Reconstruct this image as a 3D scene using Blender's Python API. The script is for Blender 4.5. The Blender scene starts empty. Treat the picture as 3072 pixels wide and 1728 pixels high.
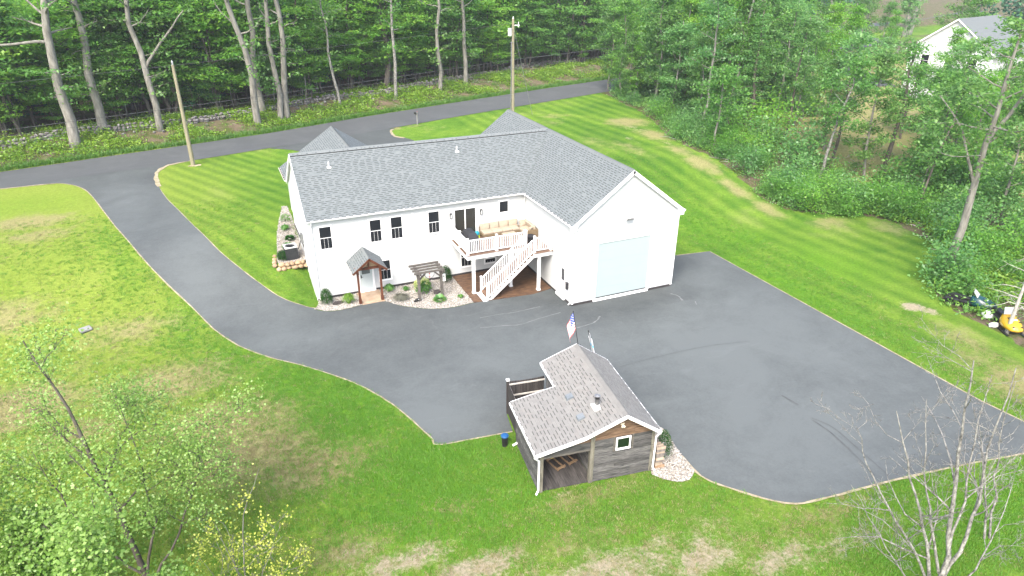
import bpy, bmesh, math, random
import numpy as np
from mathutils import Vector, Matrix
from mathutils.geometry import delaunay_2d_cdt

S = bpy.context.scene
COL = S.collection
R = random.Random(7)
NR = np.random.default_rng(7)

# ------------------------------------------------------------------ camera
cd = bpy.data.cameras.new('camera'); cam = bpy.data.objects.new('camera', cd); COL.objects.link(cam)
CAM = Vector((-4.2345, -39.5292, 19.5918)); yaw, pitch, roll = 0.4163, 0.4571, 0.0057
fw = Vector((math.sin(yaw)*math.cos(pitch), math.cos(yaw)*math.cos(pitch), -math.sin(pitch)))
rt = Vector((math.cos(yaw), -math.sin(yaw), 0)); up = rt.cross(fw)
r2 = rt*math.cos(roll) + up*math.sin(roll); u2 = -rt*math.sin(roll) + up*math.cos(roll)
mm = Matrix((r2, u2, -fw)).transposed().to_4x4(); mm.translation = CAM
cam.matrix_world = mm
cd.sensor_width = 36.0; cd.lens = 2045.83/3072*36; cd.clip_start = 0.1; cd.clip_end = 3000
S.camera = cam

# ------------------------------------------------------------------ sky, sun, exposure
SUN_EL, SUN_AZ = math.radians(50), math.radians(-140)      # azimuth measured clockwise from +Y
w = bpy.data.worlds.new('World'); S.world = w; w.use_nodes = True
nt = w.node_tree; bg = nt.nodes['Background']
sky = nt.nodes.new('ShaderNodeTexSky'); sky.sky_type = 'NISHITA'; sky.sun_disc = False
sky.sun_elevation = SUN_EL; sky.sun_rotation = SUN_AZ
sky.air_density = 1.0; sky.dust_density = 4.0; sky.ozone_density = 0.6
nt.links.new(sky.outputs[0], bg.inputs[0]); bg.inputs[1].default_value = 0.15
sl = bpy.data.lights.new('sun', 'SUN'); sl.energy = 1.5; sl.angle = math.radians(32); sl.color = (1.0, 0.955, 0.88)
so = bpy.data.objects.new('sun', sl); COL.objects.link(so)
sd = Vector((math.sin(SUN_AZ)*math.cos(SUN_EL), math.cos(SUN_AZ)*math.cos(SUN_EL), math.sin(SUN_EL)))
so.rotation_euler = sd.to_track_quat('Z', 'Y').to_euler()
S.view_settings.view_transform = 'Standard'; S.view_settings.look = 'None'
S.view_settings.gamma = 1.0; S.view_settings.exposure = 1.76
S.view_settings.use_curve_mapping = False
S.render.engine = 'CYCLES'
S.cycles.max_bounces = 8; S.cycles.diffuse_bounces = 4; S.cycles.transmission_bounces = 4
S.cycles.use_denoising = True

# ------------------------------------------------------------------ materials
MATS = {}
def nodes_of(name):
    m = bpy.data.materials.new(name); m.use_nodes = True
    return m, m.node_tree, m.node_tree.nodes['Principled BSDF']
def ramp(nt, stops):
    r = nt.nodes.new('ShaderNodeValToRGB'); e = r.color_ramp.elements
    while len(e) < len(stops): e.new(0.5)
    for k, (p, c) in enumerate(stops): e[k].position = p; e[k].color = (*c, 1)
    return r
def noise(nt, scale, detail=4, rough=.6, vec=None, dist=0):
    n = nt.nodes.new('ShaderNodeTexNoise'); n.inputs['Scale'].default_value = scale
    n.inputs['Detail'].default_value = detail; n.inputs['Roughness'].default_value = rough
    n.inputs['Distortion'].default_value = dist
    if vec is not None: nt.links.new(vec, n.inputs['Vector'])
    return n
def coords(nt, scale=(1, 1, 1), kind='Object'):
    t = nt.nodes.new('ShaderNodeTexCoord'); mp = nt.nodes.new('ShaderNodeMapping')
    mp.inputs['Scale'].default_value = scale; nt.links.new(t.outputs[kind], mp.inputs['Vector'])
    return mp.outputs[0]
def mat(name, c, c2=None, scale=4.0, rough=.75, stretch=(1, 1, 1), bump=0.0, metal=0, spec=.3, island=0.0):
    """one or two colours mixed by noise; island adds piece-to-piece brightness variation"""
    if name in MATS: return MATS[name]
    m, nt, b = nodes_of(name)
    b.inputs['Roughness'].default_value = rough; b.inputs['Metallic'].default_value = metal
    b.inputs['Specular IOR Level'].default_value = spec
    if c2 is None: c2 = tuple(min(1, x*1.12) for x in c); 
    v = coords(nt, stretch); n = noise(nt, scale, 5, .65, v)
    r = ramp(nt, [(.32, c), (.68, c2)]); nt.links.new(n.outputs['Fac'], r.inputs[0])
    out = r.outputs[0]
    if island:
        g = nt.nodes.new('ShaderNodeNewGeometry'); oi = nt.nodes.new('ShaderNodeObjectInfo')
        ad = nt.nodes.new('ShaderNodeMath'); ad.operation = 'ADD'
        nt.links.new(g.outputs['Random Per Island'], ad.inputs[0]); nt.links.new(oi.outputs['Random'], ad.inputs[1])
        fr = nt.nodes.new('ShaderNodeMath'); fr.operation = 'FRACT'; nt.links.new(ad.outputs[0], fr.inputs[0])
        mr = nt.nodes.new('ShaderNodeMapRange'); mr.inputs['To Min'].default_value = 1-island; mr.inputs['To Max'].default_value = 1+island
        nt.links.new(fr.outputs[0], mr.inputs['Value'])
        hv = nt.nodes.new('ShaderNodeHueSaturation'); nt.links.new(out, hv.inputs['Color']); nt.links.new(mr.outputs[0], hv.inputs['Value'])
        out = hv.outputs[0]
    nt.links.new(out, b.inputs['Base Color'])
    if bump:
        bp = nt.nodes.new('ShaderNodeBump'); bp.inputs['Strength'].default_value = bump; bp.inputs['Distance'].default_value = .02
        nt.links.new(n.outputs['Fac'], bp.inputs['Height']); nt.links.new(bp.outputs[0], b.inputs['Normal'])
    MATS[name] = m; return m
def leafmat(name, stops, trans=.35, gloss=.04):
    """leaf to leaf variation by island, tree to tree by object"""
    if name in MATS: return MATS[name]
    m = bpy.data.materials.new(name); m.use_nodes = True; nt = m.node_tree; nt.nodes.clear()
    out = nt.nodes.new('ShaderNodeOutputMaterial')
    g = nt.nodes.new('ShaderNodeNewGeometry'); oi = nt.nodes.new('ShaderNodeObjectInfo')
    n = noise(nt, .55, 2, .5, coords(nt))
    mx = nt.nodes.new('ShaderNodeMath'); mx.operation = 'MULTIPLY_ADD'; mx.inputs[1].default_value = .45
    nt.links.new(g.outputs['Random Per Island'], mx.inputs[0])
    m2 = nt.nodes.new('ShaderNodeMath'); m2.operation = 'MULTIPLY'; m2.inputs[1].default_value = .75
    nt.links.new(n.outputs['Fac'], m2.inputs[0]); 
    m3 = nt.nodes.new('ShaderNodeMath'); m3.operation = 'MULTIPLY_ADD'; m3.inputs[1].default_value = .3
    nt.links.new(oi.outputs['Random'], m3.inputs[0]); nt.links.new(m2.outputs[0], m3.inputs[2])
    nt.links.new(m3.outputs[0], mx.inputs[2])
    sb = nt.nodes.new('ShaderNodeMath'); sb.operation = 'SUBTRACT'; sb.inputs[1].default_value = .25; nt.links.new(mx.outputs[0], sb.inputs[0])
    r = ramp(nt, stops); nt.links.new(sb.outputs[0], r.inputs[0])
    d = nt.nodes.new('ShaderNodeBsdfDiffuse'); t = nt.nodes.new('ShaderNodeBsdfTranslucent'); gl = nt.nodes.new('ShaderNodeBsdfGlossy')
    gl.inputs['Roughness'].default_value = .45; gl.inputs['Color'].default_value = (.8, .85, .8, 1)
    hv = nt.nodes.new('ShaderNodeHueSaturation'); hv.inputs['Hue'].default_value = .492; hv.inputs['Saturation'].default_value = 1.0; hv.inputs['Value'].default_value = 1.3
    nt.links.new(r.outputs[0], d.inputs[0]); nt.links.new(r.outputs[0], hv.inputs['Color']); nt.links.new(hv.outputs[0], t.inputs[0])
    a = nt.nodes.new('ShaderNodeMixShader'); a.inputs[0].default_value = trans
    nt.links.new(d.outputs[0], a.inputs[1]); nt.links.new(t.outputs[0], a.inputs[2])
    b = nt.nodes.new('ShaderNodeMixShader'); b.inputs[0].default_value = gloss
    nt.links.new(a.outputs[0], b.inputs[1]); nt.links.new(gl.outputs[0], b.inputs[2]); nt.links.new(b.outputs[0], out.inputs[0])
    MATS[name] = m; return m
def glassmat(name, c=(.012, .014, .017)):
    if name in MATS: return MATS[name]
    m, nt, b = nodes_of(name); b.inputs['Base Color'].default_value = (*c, 1)
    b.inputs['Roughness'].default_value = .08; b.inputs['Specular IOR Level'].default_value = .35
    MATS[name] = m; return m
M_white = mat('white_vinyl', (.47, .488, .492), (.51, .524, .528), 2, .5)
M_trim = mat('white_trim', (.80, .81, .81), (.84, .84, .84), 3, .45)
M_doorw = mat('white_door_paint', (.46, .52, .525), (.48, .54, .545), 1, .5)
M_found = mat('dark_foundation', (.03, .028, .03), (.05, .045, .045), 3, .9)
M_glass = glassmat('window_glass'); M_glassd = glassmat('door_glass', (.03, .03, .026))
SH_TONES = [mat('shingle_slate_%s' % n, c, tuple(x*1.2 for x in c), 40, .9, island=.05) for n, c in
            (('pale', (.132, .148, .151)), ('mid', (.124, .140, .143)), ('grey', (.116, .132, .135)))]
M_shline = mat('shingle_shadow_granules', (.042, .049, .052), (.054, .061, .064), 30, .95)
SHED_TONES = [mat('shingle_tan_%s' % n, c, tuple(x*1.15 for x in c), 40, .9, island=.07) for n, c in
              (('pale', (.178, .175, .165)), ('mid', (.171, .168, .159)), ('warm', (.176, .170, .159)))]
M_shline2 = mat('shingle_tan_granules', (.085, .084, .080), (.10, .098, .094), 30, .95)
M_rbase = mat('roof_felt_grey', (.115, .13, .133), (.135, .15, .153), 20, .95)
M_rbase2 = mat('roof_felt_tan', (.165, .162, .153), (.18, .177, .168), 20, .95)
M_brownwood = mat('stained_brown_timber', (.07, .022, .010), (.14, .05, .024), 6, .6, (1, 1, .15), .2)
M_deckb = mat('brown_deck_board', (.125, .075, .05), (.175, .11, .077), 5, .6, island=.10)
M_weather = mat('weathered_grey_wood', (.055, .05, .046), (.15, .137, .12), 7, .9, (.6, .6, 3), .4, island=.16)
M_plank = mat('barn_board', (.018, .019, .021), (.155, .150, .143), 4, .9, (.5, 1, 7), .6, island=.42)
M_plankw = mat('barn_board_warm', (.055, .03, .018), (.19, .125, .08), 4, .9, (.5, 1, 7), .6, island=.32)
M_darkw = mat('dark_picket_wood', (.028, .024, .024), (.06, .054, .052), 5, .9, (3, 3, .4), .3, island=.25)
M_black = mat('black_metal', (.012, .012, .013), (.02, .02, .021), 5, .45)
M_charcoal = mat('charcoal_grill_cover', (.018, .019, .022), (.03, .031, .035), 6, .65)
M_greymetal = mat('grey_metal', (.22, .225, .23), (.3, .305, .31), 8, .4, metal=.6)
M_acgrey = mat('condenser_louvre_grey', (.025, .028, .031), (.04, .043, .047), 6, .6)
M_cush = mat('beige_cushion', (.30, .25, .19), (.36, .305, .235), 5, .9)
M_wicker = mat('wicker', (.13, .095, .055), (.22, .165, .10), 40, .85, bump=.4)
M_barkg = mat('grey_bark', (.10, .095, .082), (.26, .25, .222), 3, .95, (1.4, 1.4, .35), .6)
M_barkd = mat('dark_bark', (.05, .042, .036), (.15, .13, .11), 3, .95, (1.4, 1.4, .35), .6)
M_barkw = mat('birch_bark', (.04, .037, .034), (.34, .33, .305), 9, .85, (1, 1, .6), .3)
M_twig = mat('dead_grey_twig', (.26, .24, .215), (.44, .42, .38), 6, .9)
M_pole = mat('pole_wood', (.17, .155, .10), (.30, .27, .19), 6, .9, (3, 3, .25), .4)
M_stone = mat('field_stone_grey', (.085, .08, .077), (.23, .222, .215), 2.2, .95, bump=.5, island=.3)
M_stonet = mat('retaining_stone_tan', (.22, .145, .085), (.40, .30, .20), 2.5, .9, bump=.4, island=.25)
PEB = [mat('pebble_%s' % n, c, None, 6, .85, island=.12) for n, c in
       (('white', (.36, .345, .32)), ('cream', (.27, .245, .205)), ('grey', (.165, .16, .155)), ('brown', (.10, .08, .06)))]
L_maple = leafmat('maple_leaf', [(0, (.052, .160, .038)), (.5, (.118, .29, .056)), (1, (.24, .44, .075))], .52, .03)
L_oak = leafmat('oak_leaf', [(0, (.052, .145, .042)), (.5, (.112, .25, .060)), (1, (.22, .38, .08))], .5, .03)
L_dark = leafmat('hemlock_needle', [(0, (.016, .075, .050)), (.5, (.034, .125, .068)), (1, (.07, .18, .07))], .2, .03)
L_bright = leafmat('sun_painted_leaf', [(0, (.075, .22, .035)), (.5, (.16, .38, .050)), (1, (.31, .50, .06))], .55, .03)  # lighter leaf copy, sun on the foliage put into its colour
L_pale = leafmat('pale_leaf', [(0, (.062, .18, .055)), (.5, (.13, .31, .085)), (1, (.26, .45, .12))], .52, .04)
L_birch = leafmat('birch_leaf', [(0, (.07, .16, .020)), (.5, (.155, .29, .045)), (1, (.33, .47, .13))], .42, .04)
L_yellow = leafmat('yellow_leaf', [(0, (.26, .32, .04)), (.5, (.42, .46, .07)), (1, (.56, .57, .14))], .35)
L_fern = leafmat('fern_leaf', [(0, (.065, .17, .016)), (.5, (.15, .29, .026)), (1, (.26, .39, .04))], .4, .03)
L_box = leafmat('boxwood_leaf', [(0, (.010, .045, .007)), (.5, (.020, .078, .011)), (1, (.045, .125, .018))], .15, .015)
L_lime = leafmat('hydrangea_flower', [(0, (.30, .38, .10)), (.6, (.50, .56, .22)), (1, (.62, .66, .40))], .2)
L_lav = leafmat('lavender_stem', [(0, (.06, .065, .05)), (.5, (.12, .12, .10)), (1, (.17, .18, .12))], .2)
L_hosta = leafmat('hosta_leaf', [(0, (.05, .16, .04)), (.5, (.10, .26, .07)), (1, (.36, .42, .10))], .3)
L_grass = leafmat('grass_blade', [(0, (.05, .10, .010)), (.5, (.10, .19, .012)), (1, (.22, .28, .035))], .3, .03)

# ------------------------------------------------------------------ object helpers
def tag(o, label=None, cat=None, group=None, kind=None):
    if label: o['label'] = label
    if cat: o['category'] = cat
    if group: o['group'] = group
    if kind: o['kind'] = kind
    return o
def empty(name, loc=(0, 0, 0), rz=0, label=None, cat=None, group=None, scale=None):
    o = bpy.data.objects.new(name, None); COL.objects.link(o); o.location = loc; o.rotation_euler = (0, 0, rz)
    if scale: o.scale = scale
    return tag(o, label, cat, group)
def link(name, me, parent=None, loc=None, rot=None, scale=None):
    o = bpy.data.objects.new(name, me); COL.objects.link(o)
    if parent is not None: o.parent = parent
    if loc is not None: o.location = loc
    if rot is not None: o.rotation_euler = rot
    if scale is not None: o.scale = scale
    return o
def copy_tree(o, parent=None):
    c = o.copy(); COL.objects.link(c)
    if parent is not None: c.parent = parent
    for ch in list(o.children): copy_tree(ch, c)
    return c
class Fr:
    """a wall's own axes: u along it, v up, n out of it"""
    def __init__(s, O, U, N, V=(0, 0, 1)): s.O = Vector(O); s.U = Vector(U).normalized(); s.N = Vector(N).normalized(); s.V = Vector(V).normalized()
    def __call__(s, u, v, n=0): return s.O + s.U*u + s.V*v + s.N*n
ID = Fr((0, 0, 0), (1, 0, 0), (0, 1, 0))        # (x, z, y)
class MB:
    def __init__(s): s.v = []; s.f = []; s.m = []
    def add(s, vs, fs, mi=0):
        k = len(s.v); s.v.extend([tuple(p) for p in vs]); s.f.extend([tuple(i+k for i in f) for f in fs]); s.m.extend([mi]*len(fs)); return s
    def hexa(s, p, mi=0):  # 8 points: bottom loop 0-3, top loop 4-7
        return s.add(p, [(3, 2, 1, 0), (4, 5, 6, 7), (0, 1, 5, 4), (1, 2, 6, 5), (2, 3, 7, 6), (3, 0, 4, 7)], mi)
    def box(s, x0, x1, y0, y1, z0, z1, mi=0):
        return s.hexa([(x0, y0, z0), (x1, y0, z0), (x1, y1, z0), (x0, y1, z0), (x0, y0, z1), (x1, y0, z1), (x1, y1, z1), (x0, y1, z1)], mi)
    def fbox(s, fr, u0, u1, v0, v1, n0, n1, mi=0):
        return s.hexa([fr(u0, v0, n0), fr(u1, v0, n0), fr(u1, v0, n1), fr(u0, v0, n1), fr(u0, v1, n0), fr(u1, v1, n0), fr(u1, v1, n1), fr(u0, v1, n1)], mi)
    def bar(s, a, b, w, h, upv=(0, 0, 1), mi=0):
        a = Vector(a); b = Vector(b); d = (b-a).normalized(); upv = Vector(upv)
        if abs(d.dot(upv)) > .98: upv = Vector((0, 1, 0))
        x = d.cross(upv).normalized(); z = x.cross(d).normalized()
        x *= w/2; z *= h/2
        return s.hexa([a-x-z, a+x-z, b+x-z, b-x-z, a-x+z, a+x+z, b+x+z, b-x+z], mi)
    def prism(s, base, off, mi=0):
        n = len(base); b = [Vector(p) for p in base]; t = [p+Vector(off) for p in b]
        return s.add(b+t, [tuple(range(n))[::-1], tuple(range(n, 2*n))]+[(i, (i+1) % n, n+(i+1) % n, n+i) for i in range(n)], mi)
    def tube(s, pts, rad, n=6, mi=0, cap=True):
        pts = [Vector(p) for p in pts]
        if not hasattr(rad, '__len__'): rad = [rad]*len(pts)
        k = len(s.v); ref = None
        for i, p in enumerate(pts):
            d = (pts[min(i+1, len(pts)-1)]-pts[max(i-1, 0)]).normalized()
            if ref is None: ref = Vector((1, 0, 0)) if abs(d.x) < .8 else Vector((0, 1, 0))
            x = (ref - d*ref.dot(d)).normalized(); y = d.cross(x); ref = x
            for j in range(n):
                a = 2*math.pi*j/n; s.v.append(tuple(p+(x*math.cos(a)+y*math.sin(a))*rad[i]))
        for i in range(len(pts)-1):
            for j in range(n):
                a = k+i*n+j; b = k+i*n+(j+1) % n; s.f.append((a, b, b+n, a+n)); s.m.append(mi)
        if cap:
            s.f.append(tuple(k+j for j in range(n))[::-1]); s.f.append(tuple(k+(len(pts)-1)*n+j for j in range(n))); s.m += [mi, mi]
        return s
    def cyl(s, c, r, h, n=16, mi=0, r2=None):
        c = Vector(c); return s.tube([c, c+Vector((0, 0, h))], [r, r if r2 is None else r2], n, mi)
    def blob(s, c, r, seed=0, rough=.15, sub=1, mi=0, flatb=False):
        bm = bmesh.new(); bmesh.ops.create_icosphere(bm, subdivisions=sub, radius=1)
        q = random.Random(seed); c = Vector(c)
        vs = []
        for v in bm.verts:
            k = 1+q.uniform(-rough, rough); p = Vector((v.co.x*r[0]*k, v.co.y*r[1]*k, v.co.z*r[2]*k))
            if flatb and p.z < -.25*r[2]: p.z = -.25*r[2]
            vs.append(c+p)
        fs = [tuple(v.index for v in f.verts) for f in bm.faces]; bm.free()
        return s.add(vs, fs, mi)
    def mesh(s, name, mats, smooth=False):
        me = bpy.data.meshes.new(name); me.from_pydata(s.v, [], s.f)
        for m in (mats if isinstance(mats, (list, tuple)) else [mats]): me.materials.append(m)
        me.polygons.foreach_set('material_index', s.m)
        if smooth: me.polygons.foreach_set('use_smooth', [True]*len(s.f))
        me.update(); return me
    def build(s, name, mats, parent=None, smooth=False, bevel=0):
        me = s.mesh(name, mats, smooth)
        if bevel:
            bm = bmesh.new(); bm.from_mesh(me); bmesh.ops.remove_doubles(bm, verts=bm.verts, dist=1e-5)
            bmesh.ops.bevel(bm, geom=list(bm.edges), offset=bevel, segments=2, affect='EDGES', profile=.6); bm.to_mesh(me); bm.free()
        return link(name, me, parent)
def np_mesh(name, V, nq, mats, midx=None, k=4):
    """mesh of separate k-gons from a vertex array"""
    me = bpy.data.meshes.new(name); n = len(V)
    me.vertices.add(n); me.vertices.foreach_set('co', np.asarray(V, np.float32).ravel())
    me.loops.add(n); me.loops.foreach_set('vertex_index', np.arange(n, dtype=np.int32))
    me.polygons.add(nq); me.polygons.foreach_set('loop_start', np.arange(0, n, k, dtype=np.int32))
    for m in (mats if isinstance(mats, (list, tuple)) else [mats]): me.materials.append(m)
    if midx is not None: me.polygons.foreach_set('material_index', np.asarray(midx, np.int32))
    me.update(calc_edges=True); return me
def leaf_quads(C, size, rng, upb=.8, aspect=.6):
    """pointed four-sided leaves at centres C, size per leaf"""
    n = len(C); N = rng.normal(size=(n, 3)); N[:, 2] = np.abs(N[:, 2])+upb; N /= np.linalg.norm(N, axis=1)[:, None]
    T = rng.normal(size=(n, 3)); T -= N*(T*N).sum(1)[:, None]; T /= np.linalg.norm(T, axis=1)[:, None]
    B = np.cross(N, T); s = (size*rng.uniform(.65, 1.3, n))[:, None]
    V = np.empty((n, 4, 3)); V[:, 0] = C-T*s*.5; V[:, 1] = C+B*s*aspect*.5+N*s*.10; V[:, 2] = C+T*s*.5-N*s*.12; V[:, 3] = C-B*s*aspect*.5+N*s*.10
    return V.reshape(-1, 3)

# ------------------------------------------------------------------ terrain
def sstep(a, b, t):
    t = min(1, max(0, (t-a)/(b-a))); return t*t*(3-2*t)
FAR = [(-60, 22.0), (-21.7, 30.9), (-14.2, 32.9), (1.0, 36.7), (12.65, 41.06), (26.75, 45.46), (41.07, 49.9), (57.5, 54.3), (140, 80), (700, 250)]
NEAR = [(-60, 17.0), (-20.7, 25.55), (-6.5, 28.5), (.36, 30.4), (11.2, 33.3), (23.8, 37.4), (47.5, 44.3), (140, 73), (700, 243)]
def pl(T, x):
    if x <= T[0][0]: return T[0][1] + (x-T[0][0])*.23
    for (a, b), (c, d) in zip(T, T[1:]):
        if x <= c: return b+(d-b)*(x-a)/(c-a)
    return T[-1][1]
def H(x, y):
    a = 2.25*sstep(-2+2.4*sstep(-1.2, .2, x), 9.5, y); b = 2.25*sstep(-2, 16, y); k = sstep(8, 20, x); z = a*(1-k)+b*k
    d = (y-pl(FAR, x))*.96
    if d > 0: z += 1.1*sstep(.6, 7, d)+.012*max(0, min(d, 150)-5)
    return z

# ================================================================== GROUND
OUTER = [(-20.71, 25.48), (-17.68, 25.45), (-16.53, 25.32), (-15.25, 24.09), (-14.19, 21.96), (-13.09, 18.17), (-11.59, 12.53), (-9.92, 7.12), (-8.42, 3.69), (-7.22, 1.36), (-6.08, -1.41), (-4.95, -3.79), (-3.48, -5.77), (-2.03, -7.25), (-0.67, -8.86), (0.28, -10.17), (1.11, -11.72), (1.7, -13.2), (2.09, -14.53), (2.39, -15.69), (2.52, -16.25), (4.27, -16.5), (5.93, -16.72)]
SHEDR = [(9.6, -16.9), (11.6, -17.4), (12.35, -19.36), (12.18, -20.23), (12.0, -21.16), (11.92, -22.25), (12.15, -22.98), (12.74, -23.74), (13.43, -24.58), (14.38, -25.32), (15.44, -25.52), (17.18, -25.71), (20.21, -26.05), (23.28, -26.51), (25.88, -26.98), (28.1, -27.3)]
RIGHT = [(28.2, -25.53), (27.93, -23.48), (27.85, -16.38), (27.62, -3.25), (24.94, -2.9), (21.6, -2.6)]
INNER = [(-0.11, -1.09), (-0.82, -0.61), (-1.44, -0.05), (-2.24, 0.9), (-3.21, 2.53), (-4.19, 4.26), (-5.2, 6.29), (-6.26, 9.45), (-7.52, 14.37), (-8.36, 17.69), (-9.0, 21.23), (-9.28, 24.33), (-9.1, 26.18), (-8.48, 27.53), (-7.5, 28.24), (-6.16, 28.69)]
BEDFRONT = [(8.84, -4.1), (7.47, -4.2), (6.5, -4.0), (5.73, -3.63), (4.5, -2.67), (3.85, -1.75), (2.40, -1.72), (2.2, -1.72), (0.99, -1.85), (0.17, -1.62), (-0.41, -1.12)]

def curve(P, n=4):
    """Catmull-Rom through points"""
    out = []
    for i in range(len(P)-1):
        p0 = P[max(i-1, 0)]; p1 = P[i]; p2 = P[i+1]; p3 = P[min(i+2, len(P)-1)]
        for k in range(n):
            t = k/n
            out.append(tuple(.5*(2*b+(c-a)*t+(2*a-5*b+4*c-d)*t*t+(3*b-a-3*c+d)*t**3) for a, b, c, d in zip(p0, p1, p2, p3)))
    out.append(P[-1]); return out
def sheet(name, poly, m, dz, step=1.0, Hf=H, parent=None, wob=0, thick=0):
    """a flat outlined area draped on the terrain"""
    q = random.Random(3)
    P = [Vector((x, y)) for x, y in poly]; n = len(P)
    xs = [p.x for p in P]; ys = [p.y for p in P]
    def inside(x, y):
        c = False; j = n-1
        for i in range(n):
            if (P[i].y > y) != (P[j].y > y) and x < (P[j].x-P[i].x)*(y-P[i].y)/(P[j].y-P[i].y)+P[i].x: c = not c
            j = i
        return c
    V = list(P); gx = min(xs)
    while gx < max(xs):
        gy = min(ys)
        while gy < max(ys):
            x = gx+q.uniform(-.1, .1)*step; y = gy+q.uniform(-.1, .1)*step
            if inside(x, y): V.append(Vector((x, y)))
            gy += step
        gx += step
    vv, ee, ff, *_ = delaunay_2d_cdt(V, [(i, (i+1) % n) for i in range(n)], [], 1, 1e-4)
    ff = [f for f in ff if inside(*(sum((vv[i] for i in f), Vector((0, 0)))/len(f)))]
    me = bpy.data.meshes.new(name)
    top = [(p.x, p.y, Hf(p.x, p.y)+dz+(q.uniform(-wob, wob))) for p in vv]
    ff2 = []
    for f in ff:
        a, b, c = [vv[i] for i in f[:3]]
        ff2.append(f if (b-a).x*(c-a).y-(b-a).y*(c-a).x > 0 else f[::-1])
    me.from_pydata(top, [], ff2); me.materials.append(m); me.polygons.foreach_set('use_smooth', [True]*len(ff2)); me.update()
    return link(name, me, parent)
def in_poly(poly):
    n = len(poly)
    def f(x, y):
        c = False; j = n-1
        for i in range(n):
            if (poly[i][1] > y) != (poly[j][1] > y) and x < (poly[j][0]-poly[i][0])*(y-poly[i][1])/(poly[j][1]-poly[i][1])+poly[i][0]: c = not c
            j = i
        return c
    return f
def ribbon(name, pts, wd, m, dz, parent=None, jit=.0, height=0):
    mb = MB(); q = random.Random(len(pts)); L = []
    for i, p in enumerate(pts):
        a = Vector(pts[max(i-1, 0)]); b = Vector(pts[min(i+1, len(pts)-1)]); d = (b-a).normalized(); nx = Vector((-d.y, d.x))
        w1 = wd*(1+q.uniform(-jit, jit)); w2 = wd*(1+q.uniform(-jit, jit))
        l = Vector(p)+nx*w1/2; r = Vector(p)-nx*w2/2
        L.append(((l.x, l.y, H(l.x, l.y)+dz), (r.x, r.y, H(r.x, r.y)+dz)))
    k = 0; vs = [p for ab in L for p in ab]
    mb.add(vs, [(2*i+1, 2*i+3, 2*i+2, 2*i) for i in range(len(L)-1)])
    return mb.build(name, m, parent)

o_c = curve(OUTER, 4); i_c = curve(INNER, 4); s_c = curve(SHEDR, 3); b_c = curve(BEDFRONT, 3)
near_c = [(x, pl(NEAR, x)) for x in np.arange(-120, 141, 4.0)]; far_c = [(x, pl(FAR, x)) for x in np.arange(-120, 141, 4.0)]
# --- lawn and woodland floor: one sheet to the horizon, with masks for wear
def axis(a, b, st, far):
    L = list(np.arange(a, b+1e-6, st)); s = st
    x = b
    while x < far: s *= 1.35; x += s; L.append(x)
    x = a; s = st
    while x > -far: s *= 1.35; x -= s; L.insert(0, x)
    return L
WOOD_E = [(46, 41), (44.8, 37), (44.5, 33), (42.5, 26), (40, 20), (38.9, 14.5), (39.8, 11.5), (39.1, 6.6), (38.5, 3.7), (39.2, 1), (41.6, -.6), (44.2, -1.4), (45.3, -3.5), (45, -6.5), (44, -9), (42.5, -11), (39.8, -13), (36.6, -14.4), (35.4, -17), (35.4, -19.5), (35.0, -22), (34, -26), (33, -32), (31, -50)]
WOODP = in_poly(WOOD_E+[(400, -50), (400, 210), (46, 60)])
DRY = [(-17.5, 15.9, 3, 1.6, .9), (-16.2, 12.8, 2.5, 1.3, .7), (-15.4, -5.7, 2.8, 1.8, 1.3), (-5.8, -10.8, 2.8, 1.8, 1.05), (-5, -13.6, 2.6, 1.8, 1.15), (-2.6, -15.5, 2.4, 1.5, 1.0), (-8.3, -6.2, 3.2, 1.8, .9), (-10.4, 0.1, 3.2, 1.5, .65), (-17, 3, 3, 1.6, .7), (-12, -9, 2, 1.2, .8), (-11.9, -2.2, 2.5, 1.3, .35),
       (39.5, 27, 2.4, 2.2, .9), (38.8, 20.5, 1.5, 2.6, .85), (37.6, 14.5, 1.1, 2.0, .75), (33.5, 17, 1.3, 4, .5), (31.5, 20, 1.4, 4, .45), (37.6, 10.8, 1.3, 2.4, .9), (37.4, 5.8, .9, 2.4, .8), (37.6, 1.8, 1.0, 2, .8), (40.6, -2.3, 2, 1.2, .7), (44, -4.9, 1.6, 2, .6), (38.5, -14.8, 1.2, .8, .5),
       (31.5, -20.8, 2.0, 1.4, .6), (31.3, -23.2, 2, 1.5, .85), (33, -19, 1.4, 2.0, .6), (16.5, 34.3, 1.2, .6, .6), (18, 32.5, 2, 1.2, .4), (7, -21.7, 3, .45, .6), (-2.5, -20.5, 2, 1.0, .6), (31, 30, 2, 2, .4), (33, 33, 2, 1.4, .5),
       (14.4, 34.0, .5, .7, .9), (14.8, -26.2, 3, .5, .5), (2, -20.2, 1.2, .5, .6), (5.5, -23.4, 3, .8, .4)]
SOIL = [(2, -24.2, 5, 1.3, .62), (9, -25.0, 5, 1.0, .62), (38.5, 24, 1.6, 2.5, .62), (35.5, 20, .7, 3.5, .55), (38.2, 18, .8, 2.2, .6), (5, -25.8, 9, 1.2, .78), (14, -27.5, 6, 1.0, .62), (-.8, -21.9, 2.6, .9, .85), (1.7, -23.2, 2.2, .7, .95), (5.6, -25, 2.6, .9, .85), (9.3, -26.1, 2.2, .9, .85), (11.8, -27.2, 2.2, .8, .8), (-2.0, -20.8, 1.2, .7, .7), (33.7, -15.3, .9, .7, 1.05), (34.2, -16.2, .6, .6, .9), (4.4, -20.2, .7, .3, .6), (8.6, -21.6, .9, .3, .5),
        (6.2, -21.3, .7, .35, .8), (14.5, -26.3, 2, .5, .4), (33.5, 31.5, 1.1, .6, .6), (-4.3, -19.2, 1.6, .8, .45), (13.5, -26.6, 1.2, .5, .5), (1.0, -19.7, .6, .4, .5)]
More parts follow.
